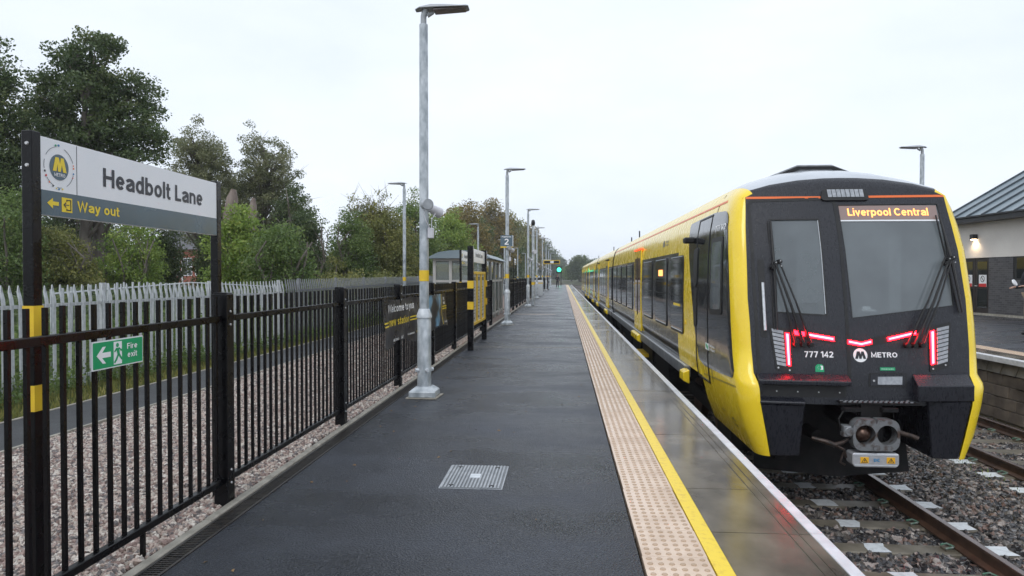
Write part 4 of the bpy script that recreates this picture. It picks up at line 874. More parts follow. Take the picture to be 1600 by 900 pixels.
# ================================================================== SHELTER
sh = tag(empty('waiting_shelter', (-3.3, 25, 0)), 'glazed waiting shelter with pale posts and curved blue grey roof', 'shelter')
SX0, SX1, SY0, SY1 = -4.35, -2.62, 22.9, 29.0
for x, y in ((SX0, SY0), (SX0 + .55, SY0), (SX1, SY0), (SX1, SY0 + 1.5), (SX1, SY0 + 3.0), (SX1, SY0 + 4.5), (SX1, SY1), (SX0, SY1)):
    q = MB(); q.box(x - .05, x + .05, y - .05, y + .05, 0, 2.16); q.make('post', M['shelter_frame'], sh, w=True, bevel=.005)
for z0, z1 in ((0.12, 0.20), (1.35, 1.43), (2.08, 2.18)):
    q = MB(); q.box(SX0 + .05, SX1 - .05, SY0 - .03, SY0 + .03, z0, z1); q.box(SX1 - .03, SX1 + .03, SY0 + .05, SY1 - .05, z0 + .002, z1 - .002); q.box(SX0 - .03, SX0 + .03, SY0 + .05, SY1 - .05, z0 + .002, z1 - .002)
    q.make('frame_bar', M['shelter_frame'], sh, w=True)
for x0, x1 in ((SX0 + .05, SX0 + .5), (SX0 + .6, SX1 - .05)):
    q = MB(); q.box(x0, x1, SY0 - .006, SY0 + .006, 1.43, 2.08); q.make('pane', M['shelterglass'], sh, w=True)
    q = MB(); q.box(x0, x1, SY0 - .006, SY0 + .006, 0.20, 1.35); q.make('pane', M['shelterglass'], sh, w=True)
for k in range(4):
    y0 = SY0 + 1.5 * k + .05
    q = MB(); q.box(SX1 - .006, SX1 + .006, y0, y0 + 1.4, 0.20, 2.08); q.make('pane', M['shelterglass'], sh, w=True)
q = MB(); q.box(SX0 - .006, SX0 + .006, SY0 + .05, SY1 - .05, 0.2, 2.08); q.make('pane', M['shelterglass'], sh, w=True)
q = MB(); q.box(SX0 + .3, SX0 + .65, SY0 + 1, SY1 - 1, .42, .48); q.make('bench', M['galv'], sh, w=True)
arc = [(SX0 - .22, 2.16), (SX0 - .1, 2.24)] + [(SX0 + (SX1 - SX0) * t, 2.24 + 0.20 * math.sin(math.pi * (0.15 + 0.7 * t))) for t in (0.1, 0.3, 0.5, 0.7, 0.9)] + [(SX1 + .1, 2.24), (SX1 + .22, 2.16)]
q = MB(); q.prism(arc, 'y', SY0 - .25, SY1 + .25); q.make('roof', M['metalroof'], sh, w=True)

# ================================================================== PALISADE FENCE
def pal_x(y): return -7.15 + 0.62 * min(1, max(0, (y - 7) / 8)) - 0.0 if y < 15 else -6.53 + 0.25 * min(1, (y - 15) / 60)
def pale_mesh(name):
    secs = [(-0.35, 1), (0.5, 1), (1.10, 1), (1.17, 1), (1.24, 1), (1.33, .9), (1.42, .12)]
    vs = []
    for z, wsc in secs:
        bd = 0 if z < 1.11 else (z - 1.11) * 0.10 - (.012 if 1.15 < z < 1.3 else 0)
        for x, y in ((0, -.034), (.012, -.022), (.0, -.009), (.0, .009), (.012, .022), (0, .034)): vs.append((x - bd, y * wsc, z))
    n = 6; fs = [(i * n + k, i * n + k + 1, (i + 1) * n + k + 1, (i + 1) * n + k) for i in range(len(secs) - 1) for k in range(n - 1)]
    b = MB(); b.add(vs, fs); return b
def palisade(label, y0, y1, m, h0, h1, nmax, rz=1.0):
    t = tag(empty('palisade_fence', (pal_x(y0), y0, 0)), label, 'fence', 'steel palisade fences by the footpath')
    first = None; y = y0; k = 0; st = MB(); base = pale_mesh('p')
    while y < y1:
        f = (y - y0) / (y1 - y0); dz = h0 + (h1 - h0) * f; x = pal_x(y)
        if k < nmax:
            if first is None: first = base.make('pale', m, t); o = first
            else: o = link_copy(first, 'pale', t)
            o.location = (x - pal_x(y0), y - y0, dz + rnd.uniform(-.006, .006)); o.rotation_euler = (rnd.uniform(-.008, .008), 0, 0)
        else: st.add([(v[0] + x - pal_x(y0), v[1] + y - y0, v[2] + dz) for v in base.v], base.f)
        y += 0.132; k += 1
    if st.v: o = st.make('pale', m, t); o['kind'] = 'stuff'
    y = y0 + 0.9; 
    while y < y1:
        f = (y - y0) / (y1 - y0); dz = h0 + (h1 - h0) * f
        q = MB(); q.box(pal_x(y) - .085, pal_x(y) - .075 + .03, y - .055, y + .055, -.4, 1.44 + dz); q.make('post', m, t, w=True)
        y2 = min(y1, y + 2.75); d2 = h0 + (h1 - h0) * (y2 - y0) / (y1 - y0)
        for z in (0.10, 1.14):
            q = MB(); a, c = pal_x(y) - .03, pal_x(y2) - .03
            vs = []
            for X_, Y_, d in ((a, y, dz), (c, y2, d2)): vs += [(X_ - .02, Y_, z + d - .022), (X_ + .02, Y_, z + d - .022), (X_ + .02, Y_, z + d + .022), (X_ - .02, Y_, z + d + .022)]
            q.add(vs, [(0, 1, 5, 4), (1, 2, 6, 5), (2, 3, 7, 6), (3, 0, 4, 7), (0, 1, 2, 3), (4, 5, 6, 7)]); q.make('rail', m, t, w=True)
        y += 2.75
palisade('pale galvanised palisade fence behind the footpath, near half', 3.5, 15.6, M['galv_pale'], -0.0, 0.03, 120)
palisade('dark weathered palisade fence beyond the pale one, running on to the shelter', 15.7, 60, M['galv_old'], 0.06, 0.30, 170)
# old fence line crossing behind the pale fence
q = MB()
for i in range(40):
    y = 10 + i * .22; x = -7.9 + (i % 2) * .02; q.box(x - .008, x + .008, y - .02, y + .02, 0, 1.35 + .10 * math.sin(i * .17))
q.tube([(-7.9, 10, 1.28), (-7.9, 14, 1.42), (-7.9, 18.8, 1.25)], .015, 6); q.tube([(-7.9, 10, .4), (-7.9, 18.8, .4)], .015, 6)
tag(q.make('old_railings', M['galv_pale']), 'thin older railings leaning behind the pale palisade fence', 'fence')

# ================================================================== TRAIN
train = tag(empty('train', (TX, 9, RH)), 'yellow and charcoal electric train standing at the platform with red tail lights on', 'train')
HALF = [(1.01, -.46, 7.80, 1.14, -.46, .20), (1.06, -.2, 7.78, 1.24, -.2, .22), (1.125, .13, 7.77, 1.32, .13, .26), (1.14, .30, 7.76, 1.345, .32, .28), (1.15, .37, 7.79, 1.348, .38, .28), (1.168, .46, 7.90, 1.35, .46, .28),
        (1.185, .75, 7.945, 1.355, .75, .28), (1.19, 1.02, 7.99, 1.36, 1.02, .28), (1.20, 1.3, 8.05, 1.36, 1.3, .28), (1.19, 1.6, 8.12, 1.355, 1.6, .28), (1.184, 1.85, 8.18, 1.35, 1.85, .28), (1.165, 2.15, 8.29, 1.33, 2.15, .28),
        (1.148, 2.35, 8.36, 1.295, 2.35, .30), (1.139, 2.50, 8.41, 1.24, 2.52, .42), (1.05, 2.545, 8.43, 1.12, 2.68, .8), (.82, 2.58, 8.43, .86, 2.81, 1.2), (.5, 2.60, 8.43, .5, 2.93, 1.45), (.2, 2.61, 8.43, .2, 2.975, 1.5), (0, 2.612, 8.43, 0, 2.98, 1.5)]
LEV = [(-a, b_, c, -d, e, r) for a, b_, c, d, e, r in HALF] + [(a, b_, c, d, e, r) for a, b_, c, d, e, r in HALF[::-1][1:]]
THS = [0, 10, 20, 30, 40, 50, 60, 70, 80, 90]; YEND = 10.0; NL = len(LEV)
ZT = [-.45, .1, .46, 1.02, 1.3, 1.85, 2.5, 2.7]; YTb = [7.86, 7.87, 7.90, 7.99, 8.05, 8.18, 8.41, 8.48]
def FY(x, z):
    return lerp_t(z, ZT, YTb) - lerp_t(z, [.4, 2.5], [.10, .04]) * (1 - min(1, abs(x / 1.18)) ** 2)
shell = MB()
for th in THS + [None]:
    for a, z0, y0, b2, z1, r in LEV:
        if th is None: shell.v.append((TX + b2, YEND, z1)); continue
        s, c = math.sin(R(th)), 1 - math.cos(R(th))
        shell.v.append((TX + a + (b2 - a) * s, y0 + r * c, z0 + (z1 - z0) * s))
for i in range(len(THS)):
    for k in range(NL - 1):
        lev = min(k, NL - 2 - k)
        mi = 0 if lev < 13 else (1 if (lev >= 14 and i < 2) else 2)
        if lev == 13: mi = 0 if i < 20 else 2
        shell.f.append((i * NL + k, i * NL + k + 1, (i + 1) * NL + k + 1, (i + 1) * NL + k)); shell.m.append(mi)
shell.make('cab_shell', [M['yellow'], M['fascia'], M['roofwhite']], train, w=True, smooth=50)
# fascia (with openings for the two panes)
def topz(x): return lerp_t(abs(x), [0, .2, .5, .82, 1.05, 1.139], [2.612, 2.61, 2.60, 2.58, 2.545, 2.50])
def hwz(z): return lerp_t(z, [.13, .30, .37, .46, .75, 1.02, 1.3, 1.6, 1.85, 2.15, 2.35, 2.5], [1.125, 1.14, 1.15, 1.168, 1.185, 1.19, 1.20, 1.19, 1.184, 1.165, 1.148, 1.139])
ring = [(-hwz(z), z) for z in (.13, .3, .37, .46, .75, 1.02, 1.3, 1.6, 1.85, 2.15, 2.35, 2.5)] + [(-1.05, 2.545), (-.82, 2.58), (-.5, 2.60), (-.2, 2.61), (0, 2.612)]
ring = ring + [(-x, z) for x, z in ring[::-1][1:]]
def fascia_mesh(holes):
    bm = bmesh.new(); bm.faces.new([bm.verts.new((x, z, 0)) for x, z in ring])
    def cut(co, no): bmesh.ops.bisect_plane(bm, geom=bm.verts[:] + bm.edges[:] + bm.faces[:], plane_co=co, plane_no=no)
    for i in range(1, 14): cut((-1.2 + 2.4 * i / 14, 0, 0), (1, 0, 0))
    for z in (.3, .46, .6, .75, 1.02, 1.3, 1.6, 1.85, 2.15, 2.35, 2.5): cut((0, z, 0), (0, 1, 0))
    for h in holes:
        for i in range(len(h)):
            a, c = Vector(h[i]), Vector(h[(i + 1) % len(h)]); d = c - a; cut((a.x, a.y, 0), (d.y, -d.x, 0))
    def inside(p, h):
        s = [((h[(i + 1) % len(h)][0] - h[i][0]) * (p.y - h[i][1]) - (h[(i + 1) % len(h)][1] - h[i][1]) * (p.x - h[i][0])) > 0 for i in range(len(h))]
        return all(s) or not any(s)
    dead = [f for f in bm.faces if any(inside(f.calc_center_median(), h) for h in holes)]
    bmesh.ops.delete(bm, geom=dead, context='FACES')
    bm.verts.ensure_lookup_table(); bm.verts.index_update()
    vs = [(TX + v.co.x, FY(v.co.x, v.co.y), v.co.y) for v in bm.verts]; fs = [tuple(v.index for v in f.verts) for f in bm.faces]; bm.free()
    return vs, fs
DOORG = [(-.877, 2.216), (-.342, 2.218), (-.361, 1.117), (-.889, 1.149)]
WIND = [(-.100, 2.395), (1.049, 2.408), (1.068, 2.158), (1.060, 1.219), (-.089, 1.076)]
fv, ff_ = fascia_mesh([])
vs_all = [Vector(v) for v in shell.v] + [Vector(v) for v in fv]; nsh = len(shell.v)
bvh = BVHTree.FromPolygons(vs_all, shell.f + [tuple(i + nsh for i in f) for f in ff_])
fv, ff_ = fascia_mesh([DOORG, WIND]); q = MB(); q.add(fv, ff_); q.make('front_fascia', M['fascia'], train, w=True, smooth=40)
def D(name, poly, lift, thick, m, parent=train, view='front', seg=0.15, rd=0):
    if rd: poly = rpoly(poly, rd)
    if view == 'front': poly = [(TX + p[0], p[1]) for p in poly]
    return drape(name, poly, bvh, view, lift, thick, M[m] if isinstance(m, str) else m, parent, seg)
# frames made of strips so that the panes stay open
def strip_frame(name, poly, wd, lift, thick, m, parent=train, view='front'):
    obs = MB(); N = len(poly); c = Vector((sum(p[0] for p in poly) / N, sum(p[1] for p in poly) / N))
    inn = []
    for i in range(N):
        p, a, e = Vector(poly[i]), Vector(poly[i - 1]), Vector(poly[(i + 1) % N]); d1 = (p - a).normalized(); d2 = (e - p).normalized()
        n1 = Vector((d1.y, -d1.x)); n2 = Vector((d2.y, -d2.x)); s = 1 if (c - p).dot(n1 + n2) < 0 else -1
        o_ = (n1 + n2).normalized() / max(.5, (n1 + n2).normalized().dot(n1)); inn.append(p + o_ * wd * s)
    first = None
    for i in range(N):
        a, e = Vector(poly[i]), Vector(poly[(i + 1) % N]); K = max(1, int((e - a).length / .12))
        for k in range(K):
            quad = [a.lerp(e, k / K), a.lerp(e, (k + 1) / K), inn[i].lerp(inn[(i + 1) % N], (k + 1) / K), inn[i].lerp(inn[(i + 1) % N], k / K)]
            top = []; bot = []
            for v in quad:
                if view == 'front': X_, Y_, Z_ = TX + v.x, 0, v.y; hit = Vector((X_, FY(v.x, v.y), Z_)); nrm = Vector((0, -1, 0.12)).normalized()
                else:
                    hit, nrm, _, _ = bvh.ray_cast(Vector((-2, v.x, v.y)), Vector((1, 0, 0)))
                    if hit is None: hit, nrm, _, _ = bvh.find_nearest(Vector((1.97, v.x, v.y)))
                    if nrm.x > 0: nrm = -nrm
                top.append(hit + nrm * lift); bot.append(hit + nrm * (lift - thick))
            obs.add(top + bot, [(0, 1, 2, 3), (0, 4, 5, 1), (1, 5, 6, 2), (2, 6, 7, 3), (3, 7, 4, 0)])
    return obs.make(name, m, parent, w=True)
# front door: seam line, then the leaf edge
DOOR = rpoly([(-1.092, 2.439), (-.150, 2.451), (-.142, 2.2), (-.160, 1.2), (-.176, .40), (-1.086, .40), (-1.099, .764), (-1.105, 1.49)], .06)
strip_frame('door_seam', DOOR, .036, .004, .02, M['rubber'])
fd = empty('x', (0, 0, 0)); bpy.data.objects.remove(fd)
strip_frame('pane_gasket', [(a * 1.0 + (-.014 if a < -.6 else .014), c + (.014 if c > 1.5 else -.014)) for a, c in DOORG], -.016, .004, .02, M['rubber'])
def pane(name, poly, m, inset=0.012):
    q = MB(); n = len(poly); c = (sum(p[0] for p in poly) / n, sum(p[1] for p in poly) / n)
    bm = bmesh.new(); bm.faces.new([bm.verts.new((p[0], p[1], 0)) for p in poly])
    for i in range(1, 6):
        for ax, lo, hi in ((0, min(p[0] for p in poly), max(p[0] for p in poly)), (1, min(p[1] for p in poly), max(p[1] for p in poly))):
            cc = lo + (hi - lo) * i / 6; bmesh.ops.bisect_plane(bm, geom=bm.verts[:] + bm.edges[:] + bm.faces[:], plane_co=(cc, 0, 0) if ax == 0 else (0, cc, 0), plane_no=(1, 0, 0) if ax == 0 else (0, 1, 0))
    bm.verts.index_update(); vs = [(TX + v.co.x, FY(v.co.x, v.co.y) + inset, v.co.y) for v in bm.verts]; fs = [tuple(v.index for v in f.verts) for f in bm.faces]; bm.free()
    q.add(vs, fs); return q.make(name, M[m], train, w=True, smooth=60)
pane('front_door_pane', DOORG, 'windscreen'); pane('windscreen', WIND, 'windscreen')
strip_frame('windscreen_edge', WIND, -.010, .002, .014, M['rubber'])
D('screen_band', [(-.094, 2.212), (1.035, 2.214), (1.035, 2.196), (-.093, 2.196)], -.004, .004, 'white')
D('door_pane_edge', [(-.350, 2.21), (-.343, 2.21), (-.362, 1.13), (-.369, 1.13)], .001, .01, 'galv_light')
# cab interior
q = MB(); q.box(TX - .02, TX + .05, 8.6, 8.66, .95, 2.4); q.box(TX + .85, TX + 1.0, 9.1, 9.3, .95, 2.3); q.box(TX - .2, TX + .95, 9.40, 9.44, 1.2, 2.25); cab_b = q
ci = empty('cab_interior', (0, 0, 0)); ci.parent = train; ci.location = Vector((TX, 8.9, 1.3)) - wloc(train)
q = MB(); X0, X1 = TX - 1.12, TX + 1.12
q.add([(X0, 8.15, .95), (X1, 8.15, .95), (X1, 9.6, .95), (X0, 9.6, .95), (X0, 8.5, 2.42), (X1, 8.5, 2.42), (X1, 9.6, 2.42), (X0, 9.6, 2.42)], [(0, 1, 2, 3), (4, 7, 6, 5), (3, 2, 6, 7), (0, 3, 7, 4), (1, 5, 6, 2)]); q.make('cab_wall', M['bluegrey'], ci, w=True); cab_b.make('cab_partition', M['galv_light'], ci, w=True)
q = MB(); q.box(TX + .0, TX + 1.0, 8.14, 8.45, .96, 1.14); q.make('desk', M['seatdark'], ci, w=True, bevel=.03)
q = MB(); q.box(TX + .25, TX + .72, 8.85, 8.98, 1.1, 1.75); q.box(TX + .36, TX + .61, 8.86, 8.96, 1.77, 1.95); q.make('driver_seat', M['seatdark'], ci, w=True, bevel=.05, seg=2)
q = MB(); q.box(TX - .95, TX - .45, 9.3, 9.5, .96, 2.0); q.make('locker', M['galv_light'], ci, w=True, bevel=.01)
q = MB(); q.box(TX + .15, TX + .31, 8.22, 8.34, 1.145, 1.165); q.box(TX + .18, TX + .27, 8.28, 8.31, 1.165, 1.20); q.make('paper', M['white'], ci, w=True)
# destination display
q = MB(); q.add([(TX - .07, 8.405, 2.225), (TX + 1.02, 8.405, 2.225), (TX + 1.02, 8.435, 2.385), (TX - .07, 8.435, 2.385)], [(0, 1, 2, 3)])
D('destination_panel', [(-.085, 2.215), (1.03, 2.215), (1.03, 2.385), (-.09, 2.385)], -.005, .003, 'ledback')
drape_text('destination_lettering', 'Liverpool Central', bvh, 'front', TX + .005, TX + .925, 2.262, .088, M['led'], train, -.001, .012)
# emissive parts of head and tail lights
for nm, pl in (('left', [(-.990, 1.00), (-.738, .945), (-.752, .462), (-.930, .500)]), ('right', [(.738, .985), (.995, 1.040), (.932, .553), (.714, .490)])):
    hl = D('headlamp_cluster', pl, .010, .03, 'rubber', rd=.02)
    a, b_, c, d = [Vector(p) for p in pl]
    for k in range(9):
        t0, t1 = .07 + .085 * k * 1.08, .07 + .085 * k * 1.08 + .070
        if nm == 'left': L0, R0, L1, R1 = a.lerp(d, t0), b_.lerp(c, t0), a.lerp(d, t1), b_.lerp(c, t1); qd = [L0.lerp(R0, .10), L0.lerp(R0, .60), L1.lerp(R1, .60), L1.lerp(R1, .10)]
        else: L0, R0, L1, R1 = a.lerp(d, t0), b_.lerp(c, t0), a.lerp(d, t1), b_.lerp(c, t1); qd = [L0.lerp(R0, .36), L0.lerp(R0, .90), L1.lerp(R1, .90), L1.lerp(R1, .36)]
        if t1 < .88: D('lamp_slat', [tuple(v) for v in qd], .016, .01, 'lens', hl)
    u0, u1 = (.68, .86) if nm == 'left' else (.06, .24)
    D('tail_light', [tuple(a.lerp(d, .10).lerp(b_.lerp(c, .10), u0)), tuple(a.lerp(d, .10).lerp(b_.lerp(c, .10), u1)), tuple(a.lerp(d, .84).lerp(b_.lerp(c, .84), u1)), tuple(a.lerp(d, .84).lerp(b_.lerp(c, .84), u0))], .019, .012, 'redlight', hl)
    um = (u0 + u1) / 2; D('tail_light_core', [tuple(a.lerp(d, .12).lerp(b_.lerp(c, .12), um - .04)), tuple(a.lerp(d, .12).lerp(b_.lerp(c, .12), um + .04)), tuple(a.lerp(d, .82).lerp(b_.lerp(c, .82), um + .04)), tuple(a.lerp(d, .82).lerp(b_.lerp(c, .82), um - .04))], .021, .004, 'redcore', hl)
    for f in (.15, .8):
        p = a.lerp(d, .94).lerp(b_.lerp(c, .94), f); D('screw', circ(p.x, p.y, .010, 8), .016, .006, 'bolt', hl)
lbL = D('light_bar', [(-.752, .962), (-.262, .888), (-.280, .806), (-.750, .872)], .006, .02, 'rubber', rd=.015)
lbC = D('light_bar', [(-.170, .862), (-.008, .838), (.130, .868), (.606, .972), (.604, .892), (.128, .784), (-.012, .752), (-.172, .782)], .006, .02, 'rubber', rd=.012)
def redbar(pl, par):
    D('tail_light', pl, .016, .012, 'redlight', par); n = len(pl); c = Vector((sum(p[0] for p in pl) / n, sum(p[1] for p in pl) / n))
redbar([(-.723, .940), (-.607, .923), (-.610, .878), (-.720, .893)], lbL); redbar([(-.574, .914), (-.296, .868), (-.299, .824), (-.576, .872)], lbL)
redbar([(-.150, .842), (-.012, .815), (-.012, .773), (-.153, .800)], lbC); redbar([(-.012, .815), (.101, .844), (.105, .802), (-.012, .773)], lbC)
redbar([(.277, .870), (.592, .942), (.596, .902), (.281, .830)], lbC)
D('light_core', [(-.56, .900), (-.31, .857), (-.311, .840), (-.562, .884)], .018, .003, 'redcore', lbL); D('light_core', [(-.14, .828), (-.012, .802), (-.012, .788), (-.142, .814)], .018, .003, 'redcore', lbC); D('light_core', [(-.012, .802), (.09, .829), (.092, .814), (-.012, .788)], .018, .003, 'redcore', lbC); D('light_core', [(.292, .860), (.58, .928), (.582, .914), (.294, .846)], .018, .003, 'redcore', lbC)
# orange stripe and marker lamp
D('orange_stripe', [(-1.135, 2.505), (-.277, 2.500), (-.282, 2.474), (-1.137, 2.478)], .004, .006, 'orange'); D('orange_stripe', [(.262, 2.503), (1.135, 2.510), (1.137, 2.484), (.266, 2.476)], .004, .006, 'orange')
ml = D('marker_lamp', [(-.292, 2.44), (-.250, 2.590), (.232, 2.586), (.275, 2.44)], .025, .05, 'rubber', rd=.06)
for k in range(8):
    x = -.208 + k * .052; D('lamp_slat', [(x + .008, 2.478), (x + .052, 2.478), (x + .046, 2.572), (x + .002, 2.572)], .030, .01, 'lens', ml)
# marks
drape_text('unit_number', '777 142', bvh, 'front', TX - .622, TX - .316, .646, .066, M['textwhite'], train, .004, .02)
ld = D('logo_disc', circ(-.028, .675, .076, 30), .004, .006, 'textwhite'); D('logo_letter', [(-.028 + a * .115, .675 + c * .098) for a, c in MPOLY], .0065, .004, 'fascia', ld)
drape_text('lettering', 'METRO', bvh, 'front', TX + .088, TX + .372, .652, .056, M['textwhite'], train, .004, .025)
gs = D('alarm_label', [(-.515, .487), (-.423, .487), (-.423, .545), (-.445, .571), (-.49, .571), (-.515, .545)], .004, .005, 'green')
D('label_mark', [(-.462, .512), (-.435, .512), (-.435, .555), (-.462, .555), (-.462, .548), (-.452, .548), (-.452, .519), (-.462, .519)], .006, .003, 'textwhite', gs)
for k in range(5): D('label_mark', [(-.475 + .022 * math.cos(R(100 + 40 * k)), .533 + .022 * math.sin(R(100 + 40 * k))), (-.475 + .012 * math.cos(R(94 + 40 * k)), .533 + .012 * math.sin(R(94 + 40 * k))), (-.475 + .012 * math.cos(R(106 + 40 * k)), .533 + .012 * math.sin(R(106 + 40 * k)))], .006, .003, 'textwhite', gs)
D('exit_label', [(.174, .511), (.336, .511), (.336, .545), (.174, .545)], .004, .005, 'green'); drape_text('lettering', 'Emergency door', bvh, 'front', TX + .19, TX + .32, .523, .010, M['textwhite'], train, .005)
lb = D('number_lamp_box', [(.042, .329), (.452, .331), (.457, .484), (.048, .481)], .004, .02, 'rubber', rd=.02); D('lamp_frame', [(.060, .343), (.436, .345), (.440, .470), (.064, .468)], .008, .01, 'fascia', lb, rd=.015)
D('lamp_lens', [(.137, .359), (.400, .359), (.405, .447), (.141, .443)], .012, .01, 'lens', lb); D('keyhole', circ(.098, .40, .012, 10), .012, .006, 'bolt', lb)
# handle
D('handle_recess', [(-1.069, 1.751), (-.998, 1.751), (-1.008, .859), (-1.078, .858)], .005, .01, 'rubber', rd=.02)
q = MB(); q.tube([(TX - 1.032, FY(-1.03, 1.48) - .03, 1.48), (TX - 1.034, FY(-1.03, .94) - .03, .94)], .016, 8); q.make('grab_handle', M['galv_light'], train, w=True)
# wipers
def wiper(base, pivot, b0, b1, offs):
    wq = MB(); P = lambda p, d: Vector((TX + p[0], FY(p[0], p[1]) - d, p[1]))
    wq.tube([P(b0, .055), P(((b0[0] + b1[0]) / 2, (b0[1] + b1[1]) / 2), .06), P(b1, .055)], [.010, .018, .010], 6); wq.tube([P((b0[0] - .02, b0[1]), .02), P((b1[0] - .02, b1[1]), .02)], .009, 5); wi = wq.make('wiper_blade', M['rubber'], train, w=True)
    for k, of in enumerate(offs):
        a = MB(); p0 = (base[0] + of * .9, base[1]); p1 = (pivot[0] + of * .45, pivot[1] + abs(of) * .3); mid = ((p0[0] + p1[0]) / 2, (p0[1] + p1[1]) / 2)
        a.tube([P((p0[0], p0[1] - .0), .05), P(mid, .09), P(p1, .085)], [.014, .010, .009] if k != 1 else [.018, .014, .012], 6); a.make('wiper_arm', M['rubber'], train, w=True)
    a = MB()
    for of in offs: p = P((base[0] + of * .9, base[1] - .01), 0); a.tube([p + Vector((0, .03, 0)), p + Vector((0, -.07, 0))], [.032, .026], 10)
    for dx, dz in ((0, 0), (.05, .02), (-.03, -.04)): p = P((pivot[0] + dx, pivot[1] + dz), .03); a.tube([p, p + Vector((0, -.07, 0))], [.03, .024], 8)
    a.make('wiper_pivot', M['rubber'], train, w=True)
    for dx, dz in ((0.0, .012), (.05, .03), (.055, -.03)):
        p = P((pivot[0] + dx, pivot[1] + dz), .103); a = MB(); a.tube([p, p + Vector((0, -.006, 0))], .008, 6); a.make('bolt', M['bolt'], train, w=True)
wiper((-.640, .80), (-.893, 1.70), (-.895, 2.20), (-.915, .95), (-.09, 0, .09))
wiper((.555, .80), (1.02, 1.74), (1.015, 2.262), (1.115, 1.15), (-.09, 0, .09))
# ledges over the skirts
def ledge(x0, x1, pro, name='bumper_ledge'):
    n = 10; q = MB(); K = len(pro)
    for i in range(n + 1):
        x = x0 + (x1 - x0) * i / n; base = FY(x, .46) - 7.90; tap = 0.0
        for y, z in pro: q.v.append((TX + x, y + base * (1 if abs(x) < 1.1 else 1) + tap, z))
    for i in range(n):
        for k in range(K): q.f.append((i * K + k, i * K + (k + 1) % K, (i + 1) * K + (k + 1) % K, (i + 1) * K + k)); q.m.append(0)
    q.f += [tuple(range(K)), tuple(range(n * K, (n + 1) * K))[::-1]]; q.m += [0, 0]
    return q.make(name, M['fascia'], train, w=True, bevel=.008)
ledge(-1.145, -.178, [(8.0, .47), (7.895, .462), (7.80, .415), (7.775, .40), (7.775, .352), (7.84, .345), (8.0, .345)])
ledge(.52, 1.146, [(8.0, .478), (7.895, .472), (7.785, .375), (7.765, .36), (7.765, .19), (8.0, .19)])
ledge(-1.130, -.66, [(8.0, .205), (7.84, .20), (7.775, .17), (7.765, .165), (7.765, .135), (8.0, .13)])
D('ledge_recess', [(-1.08, .21), (-.20, .21), (-.20, .34), (-1.08, .34)], .01, .02, 'rubber', rd=.03)
for k in range(4): D('screw', circ(-.93 + .22 * k, .265, .008, 8), .016, .008, 'bolt')
D('lower_panel', [(-.66, .135), (.52, .135), (.52, .22), (-.20, .22), (-.64, .20)], .006, .012, 'fascia')
# skirts
def skirt(x0t, x1t, x0b, x1b, ztop):
    q = MB(); vs = []
    for z, a, c in ((-.452, x0b, x1b), (-.2, None, None), (ztop, x0t, x1t)):
        if a is None: f = (z + .452) / (ztop + .452); a, c = x0b + (x0t - x0b) * f, x1b + (x1t - x1b) * f
        yf = lerp_t(z, [-.46, .13], [7.80, 7.765])
        vs += [(TX + a, yf + .006, z), (TX + (a + c) / 2, yf - .03, z), (TX + c, yf + .006, z), (TX + c + (.0 if c > 0 else -.03), yf + .9, z), (TX + a + (.03 if a > 0 and a < .9 else 0), yf + .9, z)]
    n = 5; q.add(vs, [(i * n + k, i * n + (k + 1) % n, (i + 1) * n + (k + 1) % n, (i + 1) * n + k) for i in range(2) for k in range(n)] + [tuple(range(n)), tuple(range(10, 15))[::-1]])
    return q.make('skirt', M['fascia'], train, w=True, bevel=.012, smooth=30)
skirt(-1.128, -.640, -1.010, -.690, .128); skirt(.660, 1.128, .725, 1.010, .188)
# recess behind the coupler
q = MB(); q.box(TX - .66, TX + .70, 8.75, 8.85, -.75, .13); q.box(TX - .66, TX + .70, 7.96, 8.75, .10, .125); q.make('nose_recess', M['under'], train, w=True)
for x, z, r_ in ((-.45, -.1, .05), (-.3, -.35, .07), (.45, -.2, .06), (.55, -.02, .04)):
    q = MB(); q.tube([(TX + x, 8.74, z), (TX + x, 8.35, z)], r_, 10); q.make('pipe', M['under'], train, w=True)
# step plate with ribbed tread
q = MB(); q.prism([(-.32, 7.62), (-.28, 7.88), (.44, 7.88), (.50, 7.62)], 'z', .168, .182)
q.v = [(v[0] + TX, v[1], v[2]) for v in q.v]; st = q.make('coupler_step', M['under'], train, w=True)
q = MB()
for i in range(14):
    for j in range(5): x, y = -.28 + i * .054 + (j % 2) * .02, 7.65 + j * .045; q.box(TX + x, TX + x + .03, y, y + .012, .182, .188)
q.make('tread_pattern', M['galv_old'], st, w=True)
